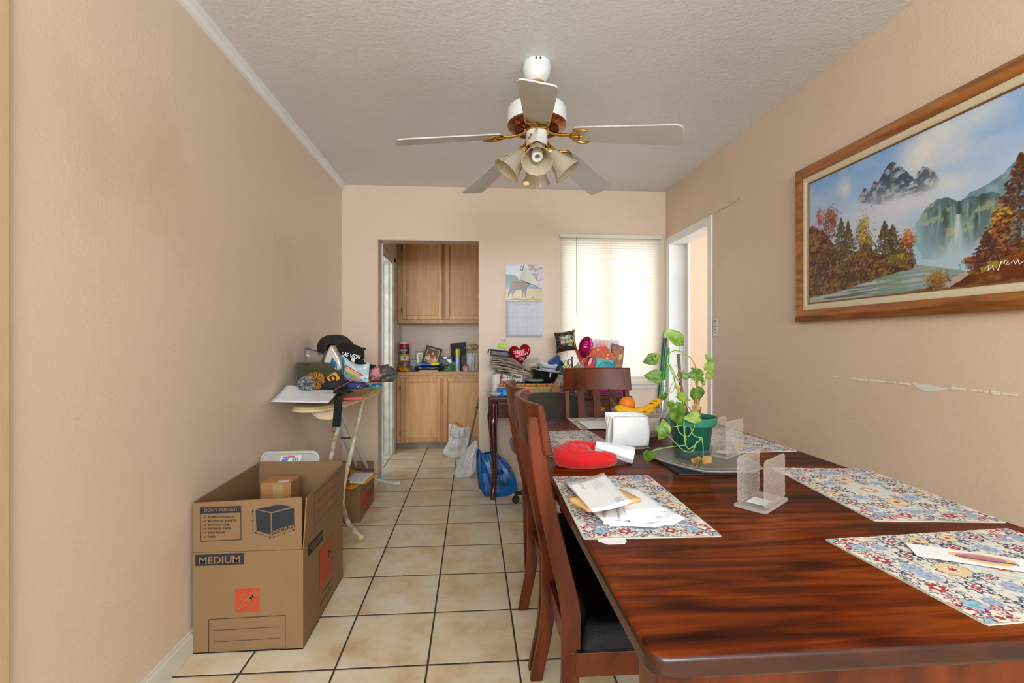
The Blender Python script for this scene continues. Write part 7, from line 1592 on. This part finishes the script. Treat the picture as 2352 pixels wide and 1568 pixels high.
m = MB(); m.tube([(.003, 0, -.1), (.01, .01, -.2), (.02, .02, -.29)], .0016, 5); m.build('stick', M('stick_white', (220, 218, 214), .4), hb)
# clear half-deflated bag/balloon
m = MB(); blob(m, (0, 0, 0), (.075, .04, .055), .2, 2, 7, 36, 22, R=Matrix.Rotation(math.radians(-35), 3, 'Y'))
cb_ = T(m.build('clear_balloon', clear('clear_balloon_film', (205, 190, 182), .3, .08), loc=tuple(ony(1222, 838, 3.74)), smooth=180), 'clear half-deflated plastic balloon behind the black bowl', 'balloon')
m = MB(); star(m, (-.01, -.045, .008), .013, (1, 0, 0), (0, 0, 1)); m.build('gold_star', M('gold_print', (215, 190, 100), .4), cb_)
m = MB(); m.lathe([(.006, 0), (.005, .01), (.0, .028)], 12); T(m.build('red_cone_cap', M('cone_red', (200, 40, 70), .4), loc=tuple(ony(1247, 842, 3.70))), 'tiny red pointed cap between the bowls', 'cap')
# birthday balloon
bd = thing('birthday_balloon', 'black square confetti foil balloon reading Happy Birthday', 'balloon', tuple(ony(1299, 784, 3.62)), rot=(0, math.radians(-8), math.radians(-8)))
sq_ = Paint(120, 120, (26, 24, 24)); rs = np.random.RandomState(4)
for k in range(1100):
    x, y = rs.rand(2); d_ = min(x, 1-x, y, 1-y)
    if d_ < .34*rs.rand()+.06 or y < .42*rs.rand(): sq_.dab(x, y, .008+.005*rs.rand(), .006, [(235, 225, 90), (225, 225, 220), (235, 190, 40), (60, 150, 160), (220, 60, 60), (90, 170, 90)][rs.randint(6)], .95)
sq_.mix(np.clip((.13-sq_.y)/.04, 0, 1)*.75, (130, 20, 24)); sq_.mix(np.clip((.05-sq_.x)/.03, 0, 1)*np.clip((sq_.y-.85)/.1, 0, 1), (150, 30, 40))
def bdp(u, v, s=-1):
    a, b = u*2-1, v*2-1; e = 1-.10*(1-b*b)*abs(a)**2*1; f = 1-.10*(1-a*a)*abs(b)**2
    return (a*.083*e, s*.034*((1-a**4)*(1-b**4))**.55, b*.083*f)
sq_.mesh('foil_front', colmat('foil_print', .18, 0, .35), bdp, bd)
m = MB(); m.grid(lambda u, v: bdp(u, v, 1), 24, 24); m.build('foil_back', balloon_mat('dark_foil', (120, 20, 30), (60, 10, 14)), bd, smooth=180)
m = MB()
def onb(m, s, z, w__, x, hs=1.2, bold=.02, shear=0):
    vs, fs = text2d(s, bold, shear); x0 = min(v[0] for v in vs); x1 = max(v[0] for v in vs); sc = w__/(x1-x0); R_ = []
    for a, b in vs:
        xx = x+(a-(x0+x1)/2)*sc; zz = z+b*sc*hs; R_.append((xx, bdp(xx/.166+.5, zz/.166+.5)[1]-.002, zz))
    m.add(R_, fs)
for i, (ch, c) in enumerate((('H', (215, 60, 80)), ('A', (70, 170, 110)), ('P', (235, 215, 110)), ('P', (70, 170, 215)), ('Y', (215, 110, 90)))):
    m = MB(); onb(m, ch, .018, .019, -.032+.0225*i, 1.15, .05); m.build('letter', M('letter_%d_%d_%d' % c, c, .5), bd, smooth=0)
m = MB(); onb(m, 'Birthday', -.012, .105, .014, 1.3, .02, .25); m.build('lettering', M('letter_gold', (232, 222, 110), .5), bd, smooth=0)
m = MB(); m.prism(rrect(.03, .018, .002), .001, (.03, -.036, -.03), (1, 0, 0), (0, 0, 1)); m.build('barcode_patch', M('patch_grey', (150, 150, 150), .5), bd)
m = MB(); m.tube([(-.005, 0, -.076), (-.002, 0, -.10), (.012, .01, -.25)], [.006, .002, .0018], 6); m.build('stick', M('stick_white', (1, 1, 1)), bd)
# pink balloon (a numeral seen from the side) 
pk_ = thing('pink_balloon', 'magenta foil balloon with ribbed curved body standing on the desk', 'balloon', tuple(ony(1345, 798, 3.62)), rot=(0, math.radians(14), 0))
m = MB()
def pb_f(u, v):
    a = u*2*PI; t = v; r_ = .060*math.sin(PI*min(1, t*.97+.015))**.55*(.78+.30*t); r_ *= 1-.05*abs(math.sin(t*PI*6.5))
    return (math.cos(a)*r_, math.sin(a)*r_*.75, -.082+.17*t)
m.grid(pb_f, 40, 48, cu=True); m.build('foil', balloon_mat('magenta_foil', (176, 30, 110), (140, 12, 80)), pk_, smooth=180)
m = MB(); m.tube([(-.045, 0, .0), (-.052, 0, .03), (-.035, 0, .075), (0, 0, .09), (.04, 0, .075), (.056, 0, .03), (.05, 0, -.01)], .003, 5, flat=.4); m.build('seam', M('silver_seam', (190, 190, 200), .2, .7), pk_)
m = MB(); m.tube([(0, 0, -.08), (.005, 0, -.21)], .0018, 6); m.build('stick', M('stick_white', (1, 1, 1)), pk_)
# upright cards and papers
def board(name, label, cat, L, y, mat, th=.002, group=None, lean=0):
    q_ = [ony(a, b, y) for a, b in L]; zb = min(v.z for v in q_); xm = sum(v.x for v in q_)/len(q_)
    m = MB(); m.prism([(v.x-xm, v.z-zb) for v in q_], th, (0, 0, 0), (1, 0, 0), (0, 0, 1)); return T(m.build(name, mat, loc=(xm, y, zb), rot=(lean, 0, 0), bev=.0004), label, cat, group)
rp_ = board('paper_sheet', 'printed white sheet standing behind the orange gift bag', 'paper', [(1363, 779), (1422, 781), (1422, 868), (1362, 868)], 3.79, M('printed_sheet', (214, 214, 222), .6), .001, lean=0)
m = MB()
for k in range(8): m.line((-.06+.022*k, -.0025, .15), (-.06+.022*k, -.0025, .24), .002, (0, -1, 0))
m.build('printing', ink, rp_, smooth=0)
bk = board('cereal_box', 'colourful snack box at the right of the gift bags on the desk', 'box', [(1405, 788), (1432, 796), (1424, 868), (1398, 868)], 3.735, M('snack_box_print', (170, 110, 80), .45, var=1, vs=32, c2=(90, 60, 60)), .03)
m = MB(); m.prism([(.015, .20), (.045, .19), (.03, .145), (.012, .15)], .001, (0, -.0305, 0), (1, 0, 0), (0, 0, 1)); m.build('wafer_print', M('wafer_tan', (222, 170, 110), .5), bk)
og = thing('gift_bag', 'orange-red gift bag printed with a fist and gold dots', 'gift bag', tuple(ony(1372, 868, 3.68)))
def G_(px, py, y=3.68): return ony(px, py, y)-Vector(og.location)
m = MB(); m.prism([(v.x, v.z) for v in (G_(1322, 802), (1, 1) and G_(1335, 836), G_(1338, 868), G_(1412, 868), G_(1406, 812), G_(1394, 795), G_(1362, 799), G_(1340, 803))], .05, (0, .05, 0), (1, 0, 0), (0, 0, 1)); m.build('bag_body', M('orange_red_gloss', (214, 84, 56), .35, var=.12, vs=6), og, bev=.004)
m = MB()
gold_ = M('gold_outline_print', (236, 190, 110), .5)
for L in ([(1373, 818), (1371, 812), (1376, 814), (1380, 806), (1384, 812), (1383, 816), (1388, 812), (1389, 816), (1384, 822), (1377, 822), (1373, 818)], [(1357, 812), (1362, 812), (1362, 806), (1366, 806), (1368, 812), (1370, 826)], [(1356, 818), (1362, 819)], [(1358, 824), (1364, 824)]):
    m.tube([G_(*q_)+Vector((0, -.002, 0)) for q_ in L], .002, 5)
for a, b, r_ in ((1373, 803, 3), (1385, 799, 1.6), (1390, 808, 1.6), (1396, 815, 2.6), (1394, 822, 3)):
    m.prism([(r_*.0034*math.cos(2*PI*k/12), r_*.0034*math.sin(2*PI*k/12)) for k in range(12)], .001, G_(a, b)+Vector((0, -.0015, 0)), (1, 0, 0), (0, 0, 1))
m.build('gold_print', gold_, og)
board('gift_tissue', 'red and white card poking out above the orange gift bag', 'card', [(1372, 789), (1380, 784), (1396, 782), (1398, 800), (1390, 868), (1374, 868)], 3.752, M('red_white_card', (214, 80, 84), .5, var=.9, vs=18, c2=(230, 225, 225)), .002)
rbx = thing('gift_bag', 'small bright red gift bag with octagonal window', 'gift bag', tuple(ony(1356, 868, 3.59)), rot=(0, 0, 0))
def g2_(px, py): return ony(px, py, 3.59)-Vector(rbx.location)
m = MB(); m.prism([(v.x, v.z) for v in (g2_(1341, 868), g2_(1367, 868), g2_(1366, 824), g2_(1362, 818), g2_(1355, 820), g2_(1346, 842), g2_(1338, 850))], .045, (0, .045, 0), (1, 0, 0), (0, 0, 1)); m.build('bag_body', M('bright_red_gloss', (210, 26, 30), .3), rbx, bev=.004)
m = MB(); m.prism([(v.x, v.z) for v in (g2_(1356, 822), g2_(1360, 821), g2_(1359, 830), g2_(1355, 839), g2_(1351, 838), g2_(1351, 832))], .001, (0, -.001, 0), (1, 0, 0), (0, 0, 1)); m.build('window_patch', M('pale_pink_patch', (222, 190, 186), .5), rbx)
m = MB(); blob(m, (-.035, .01, .05), (.03, .02, .035), .4, 5, 2, 24, 16, ridge=.6); m.build('shredded_filler', M('dark_red_glitter', (150, 30, 50), .3, .3, var=.9, vs=80, c2=(210, 190, 190)), rbx)
tl_ = thing('gift_bag', 'teal gift bag with green arched handle, rightmost of the gift bags', 'gift bag', tuple(ony(1394, 868, 3.60)))
def g3_(px, py): return ony(px, py, 3.60)-Vector(tl_.location)
m = MB(); m.prism([(v.x, v.z) for v in (g3_(1367, 868), g3_(1418, 868), g3_(1410, 828), g3_(1396, 826), g3_(1365, 821))], .045, (0, .045, 0), (1, 0, 0), (0, 0, 1)); m.build('bag_body', M('teal_gift_print', (110, 185, 195), .35, var=.7, vs=14, c2=(60, 150, 165)), tl_, bev=.003)
m = MB(); m.tube(spline([g3_(1371, 850)+Vector((0, -.012, 0)), g3_(1376, 838)+Vector((0, -.016, 0)), g3_(1386, 831)+Vector((0, -.018, 0)), g3_(1396, 831)+Vector((0, -.018, 0)), g3_(1406, 837)+Vector((0, -.016, 0)), g3_(1415, 850)+Vector((0, -.012, 0))], 5), .0085, 10, flat=.5); m.build('handle', M('mint_handle', (50, 195, 160), .35), tl_)
for a, b, c, d in ((1367, 822, 4, 40), (1411, 830, 5, 40)):
    m = MB(); v = g3_(a, b); m.box((v.x, -.001, v.z-.055), (.016, .004, .11)); m.build('glitter_edge', M('teal_glitter', (14, 140, 150), .3, .4, var=.8, vs=120), tl_)
m = MB(); v = g3_(1400, 841); m.box((v.x, -.002, v.z), (.035, .002, .03), R=Matrix.Rotation(.25, 3, 'Y')); m.build('blue_patch', M('tag_blue', (60, 160, 205), .5), tl_)
bag('glitter_bag', 'silver glitter bag between the pencil cup and the red gift bag', 1332, 850, 3.60, (.04, .035, .05), clear('silver_glitter_film', (175, 170, 158), .75, .2), 5, .4, .6)
# pencil cup with scissors and pens, mostly behind the chair
pc_ = thing('pencil_cup', 'dark desk cup holding scissors behind the far chair', 'cup', (.735, 3.56, ZD))
m = MB(); m.lathe([(.0, 0), (.042, 0), (.045, .10), (.042, .10), (.039, .005), (0, .005)], 28); m.build('cup', M('cup_dark', (60, 40, 50), .4), pc_)
def sciss(name, label, px, py, y, c1, c2, s=1):
    t = thing(name, label, 'scissors', tuple(ony(px, py, y))); 
    for k, (x, z, a, c) in enumerate(((-.019, -.006, .25, c1), (.012, .004, -.1, c2))):
        m = MB(); m.tube([(x+.0125*math.cos(q_)*1.0, -.003*k, z+.024*math.sin(q_)+a*.5*.0125*math.cos(q_)) for q_ in [2*PI*i/20 for i in range(21)]], .0042, 7); m.tube([(x, -.003*k, z-.024), (0, -.003*k, -.055)], [.006, .005], 7); m.build('handle', M('scissor_green', c, .35) if k == 0 else M('scissor_red_green', c, .35), t)
    m = MB(); m.tube([(0, 0, -.055), (.004, 0, -.13)], [.004, .002], 6); m.build('blades', M('steel', (180, 180, 185), .25, 1), t)
    return t
sciss('scissors', 'green and red handled scissors standing in the desk cup', 1305, 833, 3.56, (110, 190, 40), (150, 40, 60))
m = MB(); m.tube([(0, 0, -.14), (.001, 0, -.02), (0, 0, .0)], [.0055, .0065, .005], 8); pn = T(m.build('marker_pen', M('black_marker', (24, 22, 24), .35), loc=tuple(ony(1314, 832, 3.57))), 'black pen with ball end standing in the desk cup', 'pen')
m = MB(); m.tube([(0, 0, 0), (0, 0, .03)], .004, 8); blob(m, (0, 0, .036), (.0075, .0075, .009), 0, 1, 1, 14, 10); m.build('pen_end', M('pen_chrome', (60, 60, 66), .25, .6), pn)
m = MB(); m.tube([(0, 0, -.1), (0, 0, 0)], [.006, .01], 8); blob(m, (0, 0, 0), (.012, .01, .02), 0, 1, 1, 14, 10); T(m.build('green_handle', M('green_grip', (40, 140, 70), .4), loc=tuple(ony(1320, 846, 3.55))), 'green rounded grip of a tool in the desk cup', 'tool')
bag('plastic_bag', 'small dark green plastic bag right of the tipped blue cup', 1286, 852, 3.66, (.03, .03, .035), M('dark_green_film', (52, 84, 74), .3, var=.3), 4)
# brown cardboard pieces and tape roll right of the basket
board('cardboard_piece', 'torn brown cardboard piece right of the wicker basket', 'cardboard', [(1268, 890), (1276, 880), (1284, 886), (1290, 912), (1268, 912)], 3.50, M('kraft_card', (176, 136, 92), .8), .02)
tr_ = thing('tape_roll', 'roll of brown packing tape on the desk behind the far chair', 'tape', (.685, 3.505, ZD+.04), rot=(math.radians(90), 0, math.radians(15)))
m = MB(); m.lathe([(.026, -.02), (.040, -.02), (.040, .02), (.026, .02), (.026, -.02)], 36); m.build('tape', M('brown_tape', (140, 104, 66), .3), tr_)
m = MB(); m.lathe([(.0255, -.02), (.0255, .02), (.023, .02), (.023, -.02), (.0255, -.02)], 36); m.build('core', M('black_core', (25, 22, 20), .6), tr_)
for k, (c, dz, lb) in enumerate((((140, 20, 50), 0, 'dark red folder lowest in the stack behind the far chair'), ((90, 50, 140), .016, 'purple folder in the stack behind the far chair'), ((196, 20, 40), .03, 'bright red folder topmost in the stack behind the far chair'))):
    T(MB().box((0, 0, .006), (.26, .2, .011), rz=.05*k).build('folder', M('folder_%d' % k, c, .4), loc=(1.02, 3.62, ZD+dz), bev=.002), lb, 'folder', 'folders on the right of the desk')
T(MB().box((0, 0, .012), (.16, .16, .024), rz=.2).build('notebook', M('olive_notebook', (110, 96, 50), .6), loc=(.84, 3.64, ZD), bev=.002), 'olive brown notebook behind the slats of the far chair', 'notebook')

# ============================================================= BROOM AND DUSTPAN IN THE CORNER
bmx = thing('broom', 'green-handled broom with white tip leaning in the right back corner', 'broom', (0, 0, 0))
a, b, c_ = ony(1529.5, 757, 3.87), ony(1527, 776, 3.862), ony(1512, 930, 3.80); d_ = (c_-b)/(b.z-c_.z); e_ = b+d_*(b.z-.13)
m = MB(); m.tube([b, e_], .0135, 12); m.build('handle', M('green_painted_handle', (0, 92, 58), .28), bmx)
m = MB(); m.tube([a, b], [.012, .0145], 12); m.build('tip', M('tip_white', (216, 214, 206), .4), bmx)
m = MB(); m.box((e_.x, e_.y, .12), (.22, .035, .04)); m.build('head', M('broom_head_green', (20, 120, 60), .4), bmx, bev=.004)
m = MB(); rr = random.Random(5)
for k in range(220):
    x = e_.x+rr.uniform(-.1, .1); y = e_.y+rr.uniform(-.012, .012); m.tube([(x, y, .1), (x+(x-e_.x)*.2, y+rr.uniform(-.006, .006), .002)], .0012, 3)
St(m.build('bristles', M('bristle_grey', (120, 130, 120), .8), bmx), 'stuff')
dp = thing('dustpan_handle', 'bright green long-handled dustpan with chrome pole beside the broom', 'dustpan', (0, 0, 0))
a, b = ony(1537, 798, 3.78), ony(1527, 872, 3.755)
m = MB(); m.tube([a, a+(b-a)*.3, b], [.006, .014, .016], 10); m.build('grip', M('bright_green_grip', (24, 150, 50), .3), dp)
e2 = ony(1521, 930, 3.74); d_ = (e2-b)/(b.z-e2.z); f_ = b+d_*(b.z-.05)
m = MB(); m.tube([b, f_], .008, 10); m.build('pole', M('chrome_pole', (190, 192, 194), .2, .9), dp)
m = MB(); m.prism([(-.10, -.08), (.10, -.08), (.085, .06), (-.085, .06)], .004, (f_.x, f_.y-.03, .006)); m.prism([(-.085, 0), (.085, 0), (.08, .09), (-.08, .09)], .004, (f_.x, f_.y+.034, .008), (1, 0, 0), (0, 0, 1)); m.build('pan', M('bright_green_grip', (1, 1, 1)), dp, bev=.001)

# ============================================================= BAGS ON THE FLOOR
from mathutils.bvhtree import BVHTree
bvh_ = [None]
def onbag(m):
    for i, p_ in enumerate(m.v):
        h = bvh_[0].ray_cast(Vector((p_[0], -1, p_[2])), Vector((0, 1, 0)))
        if h[0] is not None: m.v[i] = (p_[0], h[0].y-.003, p_[2])
    return m
def sack(name, label, px0, px1, pyt, pyb, mat, seed, ydep=None, depth=.11, lean=0, topw=.3, amp=.3, cat='bag', group=None, handle=None, kx=0, tex=1.6):
    base = onz((px0+px1)/2, pyb, 0); y = (ydep or base.y)+depth*.5; xl = ony(px0, pyb, y).x; xr = ony(px1, pyb, y).x; zt = ony(px0, pyt, y).z
    cx = (xl+xr)/2; W_ = (xr-xl)/2; t = thing(name, label, cat, (cx, y, 0), group=group); m = MB()
    def fn(u, v):
        a = u*2*PI; b = v; r_ = (1-(1-topw)*b**tex)*(1 if b > .12 else (.78+.22*b/.12)); fold = 1+amp*(mn.noise(Vector((math.cos(a)*2.2, math.sin(a)*2.2, b*2.2+seed*4)))*1.2)+amp*.5*abs(mn.noise(Vector((math.cos(a)*5, math.sin(a)*5, b*3+seed))))*(.3+b)
        k = .07*math.sin(9*a+seed+b*3)*b
        x = math.cos(a)*W_*r_*(fold*.8+.1+k)+lean*b; yy = math.sin(a)*depth*r_*(fold*.8+.1+k); z = zt*b+.01*mn.noise(Vector((a*2, b*4, seed)))*(b > .1); return (x+kx*math.sin(b*PI), yy, max(.0015, z))
    m.grid(fn, 72, 36, cu=True); m.prism([(math.cos(2*PI*k/24)*W_*.6, math.sin(2*PI*k/24)*depth*.6) for k in range(24)], .001, (0, 0, .001)); t_m = BVHTree.FromPolygons([Vector(v_) for v_ in m.v], m.f); bvh_[0] = t_m; m.build('bag_film', mat, t, smooth=180); return t, W_, zt
film = clear('white_bag_film', (218, 216, 216), .93, .28, bs=6)
t, W_, zt = sack('trash_bag', 'full white plastic bag with pink rim on the hallway floor', 1022, 1092, 985, 1050, film, 3, 4.72, .12, topw=.5, amp=.45)
m = MB(); m.tube(spline([(-.10, -.06, zt*.80), (-.085, -.05, zt*1.12), (-.06, -.02, zt*1.26), (-.02, .0, zt*1.20), (.05, -.02, zt*1.02), (.03, -.06, zt*.80), (-.03, -.08, zt*.72), (-.1, -.06, zt*.80)], 6), .012, 7, flat=.35); m.build('pink_rim', M('pink_film', (222, 150, 150), .5), t)
m = MB(); m.grid(lambda u, v: Vector((-.115+.22*u, -.05+.05*v-.02*math.sin(u*3), zt*(.62+.56*v*(1-.3*u))+.01*math.sin(u*9))), 16, 10); m.build('open_mouth_film', film, t, smooth=180)
m = MB(); m.box((0.075, -.02, zt*1.0), (.025, .01, .06), R=Matrix.Rotation(.3, 3, 'Y')); m.build('paper_scrap', M('scrap_tan', (205, 190, 160), .7), t)
t, W_, zt = sack('trash_bag', 'slumped white shopping bag with red print by the doorway edge', 1036, 1094, 1012, 1097, film, 7, 4.05, .075, topw=.12, amp=.4, lean=.105)
m = MB()
for k in range(5): m.line((-.03+.008*k, -.068, .11-.012*k), (.07-.01*k, -.075, .125-.012*k), .004, (0, -1, 0), .004)
onbag(m).build('red_print', M('faded_red_print', (214, 150, 150), .6), t, smooth=0)
bf_ = M('blue_bag_film', (18, 100, 170), .25, var=.25, vs=8, c2=(10, 70, 140))
t, W_, zt = sack('shopping_bag', 'crumpled blue shopping bag leaning at the desk leg', 1098, 1190, 1040, 1142, bf_, 5, 3.545, .075, topw=.34, tex=2.6, amp=.5, lean=-.085, kx=.03, cat='bag')
m = MB()
def bgt(s, x, z, w__, r_=.0, bold=.03):
    vs, fs = text2d(s, bold); x0 = min(v[0] for v in vs); x1 = max(v[0] for v in vs); sc = w__/(x1-x0)
    m.add([(x+(a-x0)*sc, -.080-.012*math.cos((x+(a-x0)*sc)*9)-.006, z+b*sc*1.1+r_*(a-x0)*sc) for a, b in vs], fs)
bgt('EAT', -.035, .215, .06); onbag(m).build('word', M('pale_blue_letters', (90, 150, 200), .5), t, smooth=0); m = MB(); bgt('LIVE', -.03, .125, .085, .12)
onbag(m).build('word', M('pale_blue_letters', (90, 150, 200), .5), t, smooth=0)
m = MB(); bgt('WELL', -.01, .17, .07, .1); onbag(m).build('dark_word', M('dark_letters', (14, 40, 50), .5), t, smooth=0); m = MB(); bgt('WELL', -.01, .08, .09, .12); onbag(m).build('dark_word', M('dark_letters', (14, 40, 50), .5), t, smooth=0)
m = MB(); m.grid(lambda u, v: Vector((-.165+.05*u+.035*v*0, -.02+.03*math.sin(u*5), zt*(.62+.42*v)+.02*math.sin(u*5))), 10, 8); m.build('handle_strap', bf_, t, solid=.002, smooth=180)
# silver pole leaning into the doorway corner
a, b = ony(1101, 912, 4.16), ony(1072, 1041, 4.34); a.x = min(a.x, .1)
d_ = (b-a)/(a.z-b.z); e_ = b+d_*(b.z-.0); top_ = a-d_*.25
ml = thing('mop_pole', 'thin silver metal pole leaning against the doorway edge by the bags', 'pole', (0, 0, 0))
m = MB(); m.tube([top_, a, b, e_], .0095, 12); m.build('pole', M('brushed_steel_pole', (160, 156, 150), .3, .8), ml)
m = MB(); cpt = a+(b-a)*.16; m.tube([cpt, cpt+(b-a)*.03], .0108, 12); m.build('collar', M('pole_collar', (90, 88, 84), .4, .8), ml)
# bits under the desk
T(MB().box((0, 0, .018), (.04, .03, .036)).build('white_adapter', M('adapter_white', (222, 220, 216), .4), loc=tuple(onz(1174, 1136, 0)), rot=(0, 0, .1), bev=.003), 'small white plug box on the floor beside the blue bag', 'adapter')
T(MB().box((0, 0, .03), (.05, .05, .06)).build('white_box', M('white_box_card', (226, 222, 216), .6), loc=(.075, 3.70, 0), bev=.002), 'small white box on the floor behind the blue bag', 'box')
